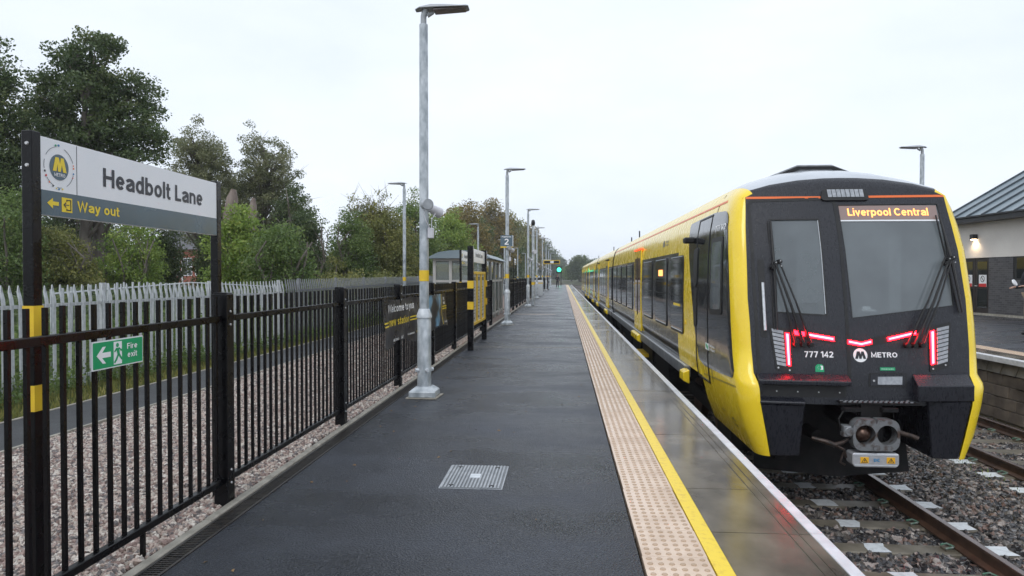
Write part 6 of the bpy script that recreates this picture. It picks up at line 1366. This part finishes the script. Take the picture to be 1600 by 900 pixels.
# ================================================================== PEOPLE
def skin_mesh(name, joints, edges, m, parent, root=0, sub=1, mi=None):
    me = bpy.data.meshes.new(name); me.from_pydata([j[0] for j in joints], edges, []); o = bpy.data.objects.new(name, me); COL.objects.link(o)
    sk = o.modifiers.new('skin', 'SKIN'); sk.use_smooth_shade = True
    for i, j in enumerate(joints):
        r_ = j[1]; me.skin_vertices[0].data[i].radius = r_ if hasattr(r_, '__len__') else (r_, r_); me.skin_vertices[0].data[i].use_root = (i == root)
    ss = o.modifiers.new('sub', 'SUBSURF'); ss.levels = sub; ss.render_levels = sub
    bpy.context.view_layer.update()
    me2 = bpy.data.meshes.new_from_object(o.evaluated_get(bpy.context.evaluated_depsgraph_get())); o.modifiers.clear(); o.data = me2; bpy.data.meshes.remove(me)
    me2.materials.clear(); me2.materials.append(m); o.parent = parent; return o
def person(loc, rz, H, label, pose, jacket, trousers, group=None, mask=False):
    """figure facing -Y before turning; sizes for a 1.75 m person scaled to H"""
    t = tag(empty('person', loc, rz), label, 'person', group); s = H / 1.75
    V = lambda *a: Vector(a) * s
    P = dict(pel=V(0, 0, .93), waist=V(0, .0, 1.06), chest=V(0, .0, 1.28), neck=V(0, .01, 1.47), skull=V(0, -.01, 1.56),
             hl=V(-.09, 0, .90), hr=V(.09, 0, .90), kl=V(-.11, -.03, .50), kr=V(.10, .0, .50), al=V(-.12, .02, .09), ar=V(.11, .02, .09), tl=V(-.13, -.13, .04), tr=V(.13, -.13, .04),
             sl=V(-.19, .01, 1.41), sr=V(.19, .01, 1.41), el=V(-.25, .03, 1.12), er=V(.25, .03, 1.12), wl=V(-.27, -.05, .87), wr=V(.27, -.05, .87))
    for k, v in pose.items(): P[k] = V(*v)
    def r_(x): return x * s
    J = [(P['pel'], (r_(.13), r_(.095))), (P['waist'], (r_(.12), r_(.09))), (P['chest'], (r_(.14), r_(.10))), (P['neck'], r_(.055)), (P['skull'], r_(.055))]
    E_ = [(0, 1), (1, 2), (2, 3), (3, 4)]
    for sd_ in 'lr':
        b0 = len(J); J += [(P['h' + sd_], r_(.085)), (P['k' + sd_], r_(.052)), (P['a' + sd_], r_(.036)), (P['t' + sd_], r_(.030))]; E_ += [(0, b0), (b0, b0 + 1), (b0 + 1, b0 + 2), (b0 + 2, b0 + 3)]
        b0 = len(J); J += [(P['s' + sd_], r_(.05)), (P['e' + sd_], r_(.036)), (P['w' + sd_], r_(.024))]; E_ += [(2, b0), (b0, b0 + 1), (b0 + 1, b0 + 2)]
        d = (P['w' + sd_] - P['e' + sd_]).normalized(); palm = P['w' + sd_] + d * .06 * s; b1 = len(J); J.append((palm, (r_(.030), r_(.016)))); E_.append((b0 + 2, b1))
        side = d.cross(Vector((0, 0, 1))); side = side.normalized() if side.length > .1 else Vector((0, 1, 0))
        up = side.cross(d).normalized()
        for f, ln in zip((-1.5, -.5, .5, 1.5), (.062, .078, .074, .056)):
            k0 = len(J); p = palm + d * .025 * s + side * f * .019 * s
            J += [(p, r_(.009)), (p + d * ln * .5 * s - up * .006 * s, r_(.008)), (p + d * ln * .85 * s - up * .026 * s, r_(.0065))]; E_ += [(b1, k0), (k0, k0 + 1), (k0 + 1, k0 + 2)]
        k0 = len(J); p = P['w' + sd_] + d * .03 * s + side * .030 * s; J += [(p, r_(.010)), (p + (d * .03 + side * .02 - up * .012) * s, r_(.008))]; E_ += [(b1, k0), (k0, k0 + 1)]
    skin_mesh('body', J, E_, M['skin'], t)
    # head
    hc = P['skull'] + V(0, -.015, .085); q = MB(); bm = bmesh.new(); bmesh.ops.create_icosphere(bm, subdivisions=3, radius=1)
    vs = []
    for v in bm.verts:
        x, y, z = v.co; wx = .076 * (1 - .22 * max(0, -z)); wy = .098; 
        yy = y * wy - (.012 if (y < -.6 and -.35 < z < .1 and abs(x) < .22) else 0) + (.008 if (abs(x) > .25 and abs(x) < .55 and y < -.6 and 0 < z < .28) else 0)
        vs.append(hc + Vector((x * wx, yy, z * .118)) * s)
    fs = [tuple(v.index for v in f.verts) for f in bm.faces]; bm.verts.index_update(); bm.free(); q.add(vs, fs)
    for sx_ in (-1, 1): q.box(hc.x + sx_ * .078 * s - .008, hc.x + sx_ * .078 * s + .008, hc.y - .012, hc.y + .022, hc.z - .03, hc.z + .03)
    hd = q.make('head', M['skin'], t, smooth=60)
    q = MB(); bm = bmesh.new(); bmesh.ops.create_icosphere(bm, subdivisions=3, radius=1); bm.verts.index_update()
    keep = [f for f in bm.faces if (f.calc_center_median().z > .30 or (f.calc_center_median().y > .1 and f.calc_center_median().z > -.45))]
    q.add([hc + Vector((v.co.x * .082, v.co.y * .104 + .003, v.co.z * .124)) * s for v in bm.verts], [tuple(v.index for v in f.verts) for f in keep]); bm.free(); q.make('hair', M['hair'], hd, smooth=60)
    q = MB()
    for sx_ in (-1, 1): q.tube([hc + V(sx_ * .030, -.086, .012), hc + V(sx_ * .030, -.095, .012)], .009 * s, 8)
    q.box(hc.x - .022, hc.x + .022, hc.y - .098 * s, hc.y - .085 * s, hc.z - .058 * s, hc.z - .050 * s); q.make('face_features', M['hair'], hd)
    if mask:
        q = MB(); q.tube([hc + V(0, -.045, -.045), hc + V(0, -.085, -.045), hc + V(0, -.108, -.042)], [.078 * s, .070 * s, .028 * s], 14); q.make('face_mask', M['cloth_dark'], hd, smooth=60)
    # clothes
    Jj = [(P['waist'] + V(0, 0, -.12), (r_(.165), r_(.125))), (P['waist'], (r_(.155), r_(.12))), (P['chest'], (r_(.175), r_(.13))), (P['neck'] - V(0, 0, .03), r_(.075))]; Ej = [(0, 1), (1, 2), (2, 3)]
    for sd_ in 'lr':
        b0 = len(Jj); Jj += [(P['s' + sd_], r_(.078)), (P['e' + sd_], r_(.060)), (P['w' + sd_] - (P['w' + sd_] - P['e' + sd_]).normalized() * .02 * s, r_(.045))]; Ej += [(2, b0), (b0, b0 + 1), (b0 + 1, b0 + 2)]
    skin_mesh('jacket', Jj, Ej, M[jacket], t, sub=2)
    Jt = [(P['pel'] + V(0, 0, .02), (r_(.145), r_(.11)))]; Et = []
    for sd_ in 'lr':
        b0 = len(Jt); Jt += [(P['h' + sd_], r_(.10)), (P['k' + sd_], r_(.075)), (P['a' + sd_] + V(0, 0, .02), r_(.062))]; Et += [(0, b0), (b0, b0 + 1), (b0 + 1, b0 + 2)]
    skin_mesh('trousers', Jt, Et, M[trousers], t, sub=2)
    for sd_ in 'lr':
        a, tt = P['a' + sd_], P['t' + sd_]; skin_mesh('shoe', [(a + V(0, .03, -.04), r_(.045)), ((a + tt) / 2 + V(0, 0, -.015), r_(.046)), (tt + V(0, -.02, .0), r_(.036))], [(0, 1), (1, 2)], M['rubber'], t)
    return t
pw = person((at(871, 93), 93, 0), R(0), 1.78, 'person in dark clothes standing in the middle of the platform far away', {'wl': (-.12, -.22, 1.25), 'el': (-.27, -.02, 1.15)}, 'cloth_dark', 'cloth_dark', 'people on the platform')
pw2 = person((at(855.5, 78), 78, 0), R(70), 1.76, 'person in dark clothes leaning by the far lamp posts', {}, 'cloth_dark', 'cloth_dark', 'people on the platform')
hx = at(1614, 17.4)
pw3 = person((hx, 17.4, .12), R(-78), 1.86, 'person in dark jacket and tan trousers holding a white paper at the right edge', {'er': (.24, -.06, 1.12), 'wr': (.16, -.34, 1.13), 'el': (-.24, -.05, 1.12), 'wl': (-.16, -.32, 1.10)}, 'cloth_dark', 'cloth_tan', 'people on the platform', mask=True)
hp = Matrix.Rotation(R(-78), 3, 'Z') @ (Vector((.02, -.50, 1.20)) * 1.86 / 1.75) + Vector((hx, 17.4, .12))
q = MB(); q.tube([hp + Vector((0, 0, 0)), hp + Vector((.015, -.02, .012))], [.085, .082], 14); q.v = [(v[0], v[1], v[2]) for v in q.v]
tag(q.make('paper_sheet', M['white']), 'small round white paper held out by the person at the right edge', 'paper')

# ================================================================== TREES AND SCRUB
LG = {
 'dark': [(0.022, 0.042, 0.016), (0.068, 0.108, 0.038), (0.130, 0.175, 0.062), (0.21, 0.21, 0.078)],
 'brown': [(0.080, 0.102, 0.048), (0.165, 0.188, 0.090), (0.26, 0.265, 0.134), (0.33, 0.31, 0.18)],
 'mid': [(0.058, 0.108, 0.030), (0.125, 0.195, 0.056), (0.20, 0.275, 0.080), (0.31, 0.32, 0.10)],
 'bright': [(0.095, 0.165, 0.034), (0.19, 0.29, 0.056), (0.29, 0.38, 0.080), (0.43, 0.43, 0.11)],
 'olive': [(0.080, 0.108, 0.034), (0.175, 0.195, 0.056), (0.28, 0.28, 0.080), (0.41, 0.35, 0.10)],
 'autumn': [(0.080, 0.090, 0.034), (0.19, 0.165, 0.056), (0.30, 0.225, 0.078), (0.42, 0.31, 0.10)]}
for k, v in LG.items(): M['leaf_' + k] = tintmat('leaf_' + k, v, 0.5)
def leaves(name, cen, per, rad, size, m, parent, rs, w=False, blade=False):
    """many small leaf faces round the cluster centres"""
    per = int(per * 1.5); size = size * .80; cen = np.asarray(cen, float); N = len(cen) * per
    c = np.repeat(cen, per, axis=0); off = rs.normal(0, 1, (N, 3)); off /= np.linalg.norm(off, axis=1)[:, None] + 1e-9
    rr = np.repeat(rad if hasattr(rad, '__len__') else np.full(len(cen), rad), per)
    off *= (rs.random(N) ** 0.45 * rr)[:, None]; off[:, 2] *= 0.75; p = c + off
    a = rs.normal(0, 1, (N, 3)); a /= np.linalg.norm(a, axis=1)[:, None]; b = np.cross(a, rs.normal(0, 1, (N, 3)) + (0, 0, .6)); b /= np.linalg.norm(b, axis=1)[:, None] + 1e-9
    s = size * rs.uniform(.6, 1.25, N)[:, None]
    v = np.empty((N, 4, 3)); v[:, 0] = p - a * s * .5; v[:, 1] = p + b * s * .32; v[:, 2] = p + a * s * .55; v[:, 3] = p - b * s * .32
    off0 = np.array(wloc(parent)) if (w and parent) else np.zeros(3)
    v = (v - off0).reshape(-1, 3)
    me = bpy.data.meshes.new(name); me.vertices.add(N * 4); me.vertices.foreach_set('co', v.ravel()); me.loops.add(N * 4); me.loops.foreach_set('vertex_index', np.arange(N * 4, dtype=np.int32))
    me.polygons.add(N); me.polygons.foreach_set('loop_start', np.arange(0, N * 4, 4, dtype=np.int32)); me.polygons.foreach_set('loop_total', np.full(N, 4, dtype=np.int32))
    me.update(calc_edges=True); at_ = me.attributes.new('tint', 'FLOAT', 'POINT')
    t = np.repeat(np.clip(rs.normal(.5, .20, len(cen)), 0, 1), per) * .6 + rs.random(N) * .4
    at_.data.foreach_set('value', np.repeat(t, 4).astype(np.float32)); me.materials.append(m)
    o = bpy.data.objects.new(name, me); COL.objects.link(o); o.parent = parent; return o
def tree(X, Y, zb, trunk, lobes, ncl, per, leaf, kind, label, cat='tree', group=None, seed=1, crad=.45, bark='bark', name='tree', stems=1, tr=.18, spread=.3, bare=0):
    """lobes: (dx, dy, z, rx, ry, rz) ellipsoids that the crown fills; trunk = height of the fork"""
    rs = np.random.RandomState(seed); t = tag(empty(name, (X, Y, zb)), label, cat, group)
    cen = []; L_ = np.array(lobes, float); wts = L_[:, 3] * L_[:, 4] * L_[:, 5]; wts /= wts.sum()
    for _ in range(ncl):
        l = L_[rs.choice(len(L_), p=wts)]; d = rs.normal(0, 1, 3); d /= np.linalg.norm(d); d *= rs.random() ** .38 * rs.uniform(.78, 1.2)
        cen.append((l[0] + d[0] * l[3], l[1] + d[1] * l[4], l[2] + d[2] * l[5]))
    cen = np.array(cen); cen = cen[cen[:, 2] > .1]
    top = max(l[2] + l[5] * .6 for l in lobes); b = MB(); skel = []
    for s_ in range(stems):
        a = rs.uniform(0, 6.28); ox, oy = (0, 0) if stems == 1 else (spread * math.cos(a), spread * math.sin(a)); pts = []
        K = 7
        for k in range(K):
            f = k / (K - 1); pts.append(Vector((ox * (1 + f * 2.2) + rs.normal(0, .05) * f * 3, oy * (1 + f * 2.2) + rs.normal(0, .05) * f * 3, top * .92 * f - .15)))
        b.tube(pts, [tr * (1.25 if k == 0 else 1) * (1 - .85 * k / (K - 1)) + .012 for k in range(K)], 9); skel.append(pts)
    idx = rs.permutation(len(cen))[:min(len(cen), 90)]
    for i in idx:
        c = Vector(cen[i]); sk = skel[rs.randint(len(skel))]; zt = max(trunk, c.z - rs.uniform(.5, 1.6) - .35 * math.hypot(c.x, c.y))
        f = min(1, max(0, (zt + .15) / (top * .92))) * 6; k0 = int(min(5, f)); p0 = sk[k0].lerp(sk[k0 + 1], f - k0)
        mid = p0.lerp(c, .5) + Vector((rs.normal(0, .12), rs.normal(0, .12), .15 + rs.uniform(0, .2))); r0 = tr * .28
        b.tube([p0, mid, c], [r0, r0 * .6, .008], 5, cap=False)
        for _ in range(bare):
            d = Vector(rs.normal(0, 1, 3)).normalized() * .9; d.z = abs(d.z); b.tube([c, c + d * .5, c + d], [.012, .008, .003], 4, cap=False)
    b.make('trunk', M[bark], t, smooth=60)
    leaves('crown', cen, per, crad, leaf, M['leaf_' + kind], t, rs); return t
tg = 'trees behind the palisade fence'
def treepx(px, base_py_top, Y, width_px, zlow, kind, label, n, per=45, leaf=.11, seed=1, lob=None, group=tg, **kw):
    X = at(px, Y); z1 = high(px, base_py_top, Y); wd = width_px * (Y * .997 - X * .0748) / 1067
    if lob is None: lob = [(0, 0, .62, .42, .42, .36), (.18, 0, .42, .34, .34, .26), (-.2, 0, .40, .32, .34, .26), (0, 0, .84, .24, .24, .18)]
    H_ = z1 - zlow
    lobes = [(l[0] * wd, l[1] * wd, zlow + l[2] * H_, l[3] * wd, l[4] * wd, l[5] * H_) for l in lob]
    return tree(X, Y, -.12, kw.pop('trunk', max(.6, zlow)), lobes, n, per, leaf, kind, label, group=group, seed=seed, **kw)
# big sycamore
treepx(148, 40, 25, 225, 3.6, 'dark', 'tall dark broad crowned tree rising behind the station sign', 400, 85, .15, 11,
       [(0, 0, .52, .36, .34, .26), (-.06, 0, .80, .24, .24, .19), (.30, 0, .42, .20, .22, .20), (-.30, 0, .48, .17, .22, .24), (.16, .1, .66, .25, .22, .20), (.30, -.05, .16, .24, .2, .13), (-.15, 0, .22, .3, .3, .16), (-.22, 0, .70, .16, .2, .14), (.1, 0, .90, .12, .15, .09)], trunk=2.6, tr=.26, stems=2, spread=.2, crad=.44)
treepx(-22, 45, 22, 150, 1.0, 'dark', 'dark tree cut off by the left edge of the picture', 330, 80, .14, 12, [(0, 0, .5, .42, .5, .5), (.28, 0, .45, .22, .3, .25), (.22, 0, .72, .2, .3, .12), (.2, 0, .22, .3, .3, .15)], crad=.45, tr=.22)
treepx(315, 182, 33, 112, 3.2, 'brown', 'tall brownish green tree, left one of the pair behind the sign right end', 300, 60, .12, 13, [(0, 0, .45, .44, .44, .42), (-.08, 0, .78, .27, .3, .20), (.2, 0, .66, .26, .28, .22), (-.30, 0, .55, .16, .2, .2)], trunk=2.8, tr=.22, crad=.36)
treepx(415, 192, 35, 140, 2.4, 'brown', 'tall brownish green tree with thin top, right one of the pair', 370, 60, .12, 14, [(0, 0, .42, .44, .4, .40), (-.17, 0, .82, .17, .22, .16), (.12, 0, .72, .22, .26, .20), (.30, 0, .45, .18, .22, .28), (-.05, 0, .6, .34, .3, .22)], trunk=2.4, tr=.24, crad=.36, bare=1)
treepx(362, 262, 38, 110, 1.0, 'brown', 'brownish green crown filling the space between the tall pair', 240, 60, .13, 47, crad=.42, tr=.14, stems=2)
treepx(458, 285, 33, 80, .5, 'dark', 'dark green tree right of the tall pair above the scrub', 220, 60, .12, 48, crad=.40, tr=.12, stems=2)
# dead pale trunks
for k, (px_, y0_, y1_, wd_, lb_) in enumerate(((362, 292, 440, .30, 'pale broken dead trunk with a leaning top behind the sign right post'), (396, 305, 440, .20, 'thinner pale broken dead trunk to the right of the thicker one'))):
    Y = 24.0; X = at(px_, Y); q = MB(); h_ = high(px_, y0_, Y)
    q.tube([(0, 0, -.1), (.03, 0, h_ * .4), (-.06, 0, h_ * .8), (.05 if k == 0 else .0, 0, h_ * .93), (.10 if k == 0 else .02, 0, h_)], [wd_, wd_ * .85, wd_ * .8, wd_ * .7, wd_ * .3], 10)
    o = q.make('dead_trunk', M['barkpale'], smooth=60); o.location = (X, Y, -.1); tag(o, lb_, 'tree trunk', tg)
treepx(378, 318, 20, 105, .3, 'bright', 'light green leafy ash sapling in front of the pale dead trunks', 170, 60, .11, 15, crad=.36, tr=.06, stems=3)
treepx(440, 342, 19, 110, .2, 'mid', 'green bush with a yellow tinged top right of the pale dead trunks', 190, 60, .10, 16, crad=.36, tr=.06, stems=4)
treepx(205, 345, 22, 105, .3, 'bright', 'light green spreading bush seen just below the Way out sign', 170, 60, .10, 17, crad=.34, tr=.05, stems=5)
treepx(85, 345, 20, 130, .0, 'olive', 'olive green thicket below the left end of the station sign', 230, 60, .10, 18, crad=.36, tr=.05, stems=5)
treepx(20, 300, 19, 110, .0, 'mid', 'mid green thicket at the left edge behind the pale fence', 230, 60, .10, 19, crad=.36, tr=.05, stems=4)
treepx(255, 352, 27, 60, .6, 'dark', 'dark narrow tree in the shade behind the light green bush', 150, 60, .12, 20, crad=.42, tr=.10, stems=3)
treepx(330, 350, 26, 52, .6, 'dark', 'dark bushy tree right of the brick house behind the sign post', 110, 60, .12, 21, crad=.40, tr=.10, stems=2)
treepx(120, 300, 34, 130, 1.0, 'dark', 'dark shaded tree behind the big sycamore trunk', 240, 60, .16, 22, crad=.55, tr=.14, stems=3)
treepx(480, 325, 27, 70, .3, 'dark', 'small dark green tree at the gap left of the open sky', 170, 60, .11, 23, crad=.38, tr=.08, stems=3)
treepx(515, 395, 30, 60, .0, 'olive', 'low scrub filling the gap under the open sky', 110, 50, .11, 24, crad=.36, tr=.04, stems=4)
treepx(548, 328, 31, 75, .2, 'mid', 'green round topped tree right of the open gap', 210, 60, .12, 25, crad=.40, tr=.08, stems=3)
treepx(578, 296, 33, 66, 4.0, 'olive', 'thin wispy yellowing branches sticking up above the bushes', 60, 26, .12, 26, [(0, 0, .35, .5, .4, .4), (-.25, 0, .8, .2, .2, .2), (.3, 0, .9, .15, .2, .12)], crad=.35, tr=.05, stems=3, bare=2, trunk=3.0)
treepx(598, 325, 33, 120, .0, 'olive', 'large olive and yellow bush left of the nearest lamp post', 360, 60, 0.137, 27, crad=0.48, tr=0.09, stems=4)
treepx(645, 305, 38, 90, .3, 'mid', 'tall dark green tree directly behind the nearest lamp post', 260, 60, 0.142, 28, crad=0.50, tr=0.11, stems=3)
treepx(700, 332, 52, 92, .2, 'bright', 'bright yellow green bush right of the nearest lamp post', 270, 60, 0.201, 29, crad=0.67, tr=0.12, stems=4)
treepx(725, 314, 64, 90, .5, 'autumn', 'brownish tree behind the bright bush and shelter', 240, 60, 0.240, 30, crad=0.80, tr=0.16, stems=3)
treepx(768, 318, 98, 80, .5, 'autumn', 'orange brown tree left of the platform number plate', 260, 60, 0.347, 31, crad=1.18, tr=0.24, stems=3)
treepx(745, 345, 70, 70, .2, 'dark', 'dark bush above the shelter roof', 190, 60, 0.272, 32, crad=0.88, tr=0.14, stems=3)
treepx(800, 338, 140, 60, .5, 'olive', 'olive brown tree right of the platform number plate', 220, 55, 0.483, 33, crad=1.57, tr=0.29, stems=3)
treepx(824, 352, 215, 48, .5, 'autumn', 'brownish tree behind the third platform lamp', 190, 50, 0.737, 34, crad=2.30, tr=0.30, stems=2)
treepx(843, 372, 320, 38, .5, 'dark', 'dark tree low behind the far lamp posts', 150, 50, 1.067, 35, crad=3.43, tr=0.30, stems=2)
treepx(857, 390, 360, 30, .5, 'dark', 'small looking dark tree beyond the departure display', 130, 45, 1.177, 36, crad=3.81, tr=0.35, stems=2)
treepx(790, 375, 117, 60, .2, 'dark', 'dark low tree between footpath lamps', 150, 50, 0.442, 37, crad=1.30, tr=0.18, stems=3)
ft = 'distant trees either side of the track'
treepx(907, 402, 235, 34, .5, 'dark', 'round dark distant tree right of the track above the train end', 150, 50, .75, 41, crad=2.3, tr=.4, stems=2, group=ft)
treepx(926, 410, 215, 30, .5, 'dark', 'distant tree half hidden behind the far end of the train', 130, 50, .7, 42, crad=2.1, tr=.35, stems=2, group=ft)
treepx(893, 415, 260, 16, .5, 'mid', 'distant lower tree left of the round dark one', 90, 50, .75, 43, crad=2.2, tr=.3, group=ft)
treepx(886, 424, 330, 12, .5, 'mid', 'very distant tree where the track vanishes', 70, 45, .9, 44, crad=2.4, tr=.3, group=ft)
treepx(873, 405, 430, 18, .5, 'dark', 'distant dark tree beside the green signal', 110, 50, 1.358, 45, crad=4.30, tr=0.68, group=ft)
treepx(866, 410, 400, 20, .5, 'dark', 'dark tree left of the green signal', 110, 50, 1.333, 46, crad=4.00, tr=0.62, group=ft)
# far wood masses
def wood(name, px0, px1, Y, h0, h1, kind, label, n, leaf, seed):
    rs = np.random.RandomState(seed); cen = []
    for i in range(n):
        f = rs.random(); px_ = px0 + (px1 - px0) * f; y = Y * rs.uniform(.93, 1.07); cen.append((at(px_, y), y, rs.random() ** .8 * (h0 + (h1 - h0) * f) * (0.8 + .2 * math.sin(f * 31))))
    o = leaves(name, cen, 40, leaf * 3.4, leaf, M['leaf_' + kind], None, rs); tag(o, label, 'wood', kind='stuff')
wood('far_wood', 876, 940, 420, 6, 9, 'dark', 'far wood closing off the view along the track', 260, 1.2, 51)
wood('dark_wood', -60, 500, 80, 8.5, 8.0, 'dark', 'dark wood behind the nearer trees on the left', 620, .36, 52)
wood('dark_wood', 500, 738, 66, 5.0, 6.0, 'dark', 'dark wood behind the bushes in the middle', 380, .28, 53)
wood('dark_wood', 738, 836, 190, 9, 13, 'dark', 'dark wood thinning out towards the far platform end', 240, .6, 54)
# undergrowth
def under(name, y0, y1, x0f, x1f, hmax, n, leaf, kind, label, seed):
    rs = np.random.RandomState(seed); cen = []
    for i in range(n):
        y = rs.uniform(y0, y1); x = rs.uniform(x0f(y), x1f(y)); cen.append((x, y, rs.random() * hmax - .05))
    o = leaves(name, cen, 34, leaf * 3.0, leaf, M['leaf_' + kind], None, rs); tag(o, label, 'undergrowth', kind='stuff')
under('undergrowth', 5, 24, lambda y: pal_x(y) - 3.5, lambda y: pal_x(y) - .2, .75, 1500, .085, 'mid', 'leafy undergrowth close behind the pale palisade fence', 61)
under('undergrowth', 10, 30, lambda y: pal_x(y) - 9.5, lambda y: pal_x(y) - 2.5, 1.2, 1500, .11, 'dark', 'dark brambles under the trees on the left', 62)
under('undergrowth', 24, 60, lambda y: pal_x(y) - 5, lambda y: pal_x(y) - .4, 1.7, 1500, .12, 'olive', 'hedge like scrub behind the dark palisade fence', 63)
under('undergrowth', 3.5, 24, lambda y: pal_x(y) - .25, lambda y: pal_x(y) + .35, .30, 420, .06, 'mid', 'leafy weeds growing through the foot of the palisade fence', 64)
# grass blades on the verge
def grass(name, y0, y1, x0f, x1f, n, h, label, seed, kind='olive', zb=-.06):
    rs = np.random.RandomState(seed); y = rs.uniform(y0, y1, n); x = np.array([rs.uniform(x0f(v), x1f(v)) for v in y]); hh = h * rs.uniform(.35, 1.2, n); a = rs.uniform(0, 6.28, n); wd = .006 + .006 * rs.random(n); ln = rs.normal(0, .35, n) * hh
    v = np.empty((n, 3, 3)); ca, sa = np.cos(a), np.sin(a)
    v[:, 0] = np.stack([x - ca * wd, y - sa * wd, np.full(n, zb)], 1); v[:, 1] = np.stack([x + ca * wd, y + sa * wd, np.full(n, zb)], 1); v[:, 2] = np.stack([x + sa * ln, y - ca * ln, hh + zb], 1)
    me = bpy.data.meshes.new(name); me.vertices.add(n * 3); me.vertices.foreach_set('co', v.ravel()); me.loops.add(n * 3); me.loops.foreach_set('vertex_index', np.arange(n * 3, dtype=np.int32)); me.polygons.add(n); me.polygons.foreach_set('loop_start', np.arange(0, n * 3, 3, dtype=np.int32)); me.polygons.foreach_set('loop_total', np.full(n, 3, dtype=np.int32)); me.update(calc_edges=True)
    t_ = me.attributes.new('tint', 'FLOAT', 'POINT'); t_.data.foreach_set('value', np.repeat(rs.random(n), 3).astype(np.float32)); me.materials.append(M['leaf_' + kind]); o = bpy.data.objects.new(name, me); COL.objects.link(o); tag(o, label, 'grass', kind='stuff')
grass('grass', 3.5, 30, lambda y: pal_x(y) - .3, lambda y: -5.95, 34000, .10, 'rough grass verge between the footpath and the palisade fence', 71)
grass('grass', 3.5, 30, lambda y: pal_x(y) - 1.5, lambda y: pal_x(y) + .15, 9000, .28, 'long weeds along the foot of the palisade fence', 72, 'mid')
grass('grass', 9.2, 15, lambda y: 5.6, lambda y: 6.1, 350, .07, 'sparse weeds in the ballast beside the second track', 73, 'mid', -1.26)

# ================================================================== HOUSE BEHIND THE TREES
M['redbrick'] = mat('red_brick', (0.28, 0.085, 0.055), 0.8, c2=(0.36, 0.13, 0.09), ns=6, nd=6)
M['slate'] = mat('slate_roof', (0.09, 0.09, 0.10), 0.7, c2=(0.13, 0.13, 0.14), ns=5)
HY = 62.0; hx0, hx1 = at(243, HY), at(335, HY); hh_ = tag(empty('brick_house', ((hx0 + hx1) / 2, HY, -.1)), 'red brick house with white windows glimpsed below the sign', 'house')
q = MB(); q.box(hx0, hx1, HY, HY + 8, -.1, 4.1); q.make('wall', M['redbrick'], hh_, w=True)
q = MB(); q.prism([(HY - .3, 4.1), (HY + 8.3, 4.1), (HY + 4, 6.9)], 'x', hx0 - .3, hx1 + .3); q.make('roof', M['slate'], hh_, w=True)
for px_ in (275, 294, 312):
    for py_ in (410, 424):
        x = at(px_, HY); z = high(px_, py_, HY); q = MB(); q.box(x - .42, x + .42, HY - .04, HY + .05, z - .42, z + .42); wn_ = q.make('window', M['white'], hh_, w=True)
        q = MB(); q.box(x - .35, x - .03, HY - .05, HY - .03, z - .35, z + .35); q.box(x + .03, x + .35, HY - .05, HY - .03, z - .35, z + .35); q.make('pane', M['darkglass'], wn_, w=True)
q = MB(); x = at(285.5, HY); q.box(x - .06, x + .06, HY - .12, HY - .0, 0, 4.1); q.make('downpipe', M['white'], hh_, w=True)

# ================================================================== HAZE
q = MB(); q.box(-640, 640, -70, 560, -2.6, 16); hz = bpy.data.materials.new('haze_air'); hz.use_nodes = True; nt = hz.node_tree; nt.nodes.clear()
o_ = nn(nt, 'ShaderNodeOutputMaterial'); pv = nn(nt, 'ShaderNodeVolumePrincipled'); pv.inputs['Density'].default_value = 0.0006; pv.inputs['Color'].default_value = (0.93, 0.95, 1.0, 1); pv.inputs['Anisotropy'].default_value = 0.0
nt.links.new(pv.outputs[0], o_.inputs['Volume']); hzo = q.make('haze', hz); tag(hzo, 'thin pale air over the whole station', 'haze', kind='stuff')
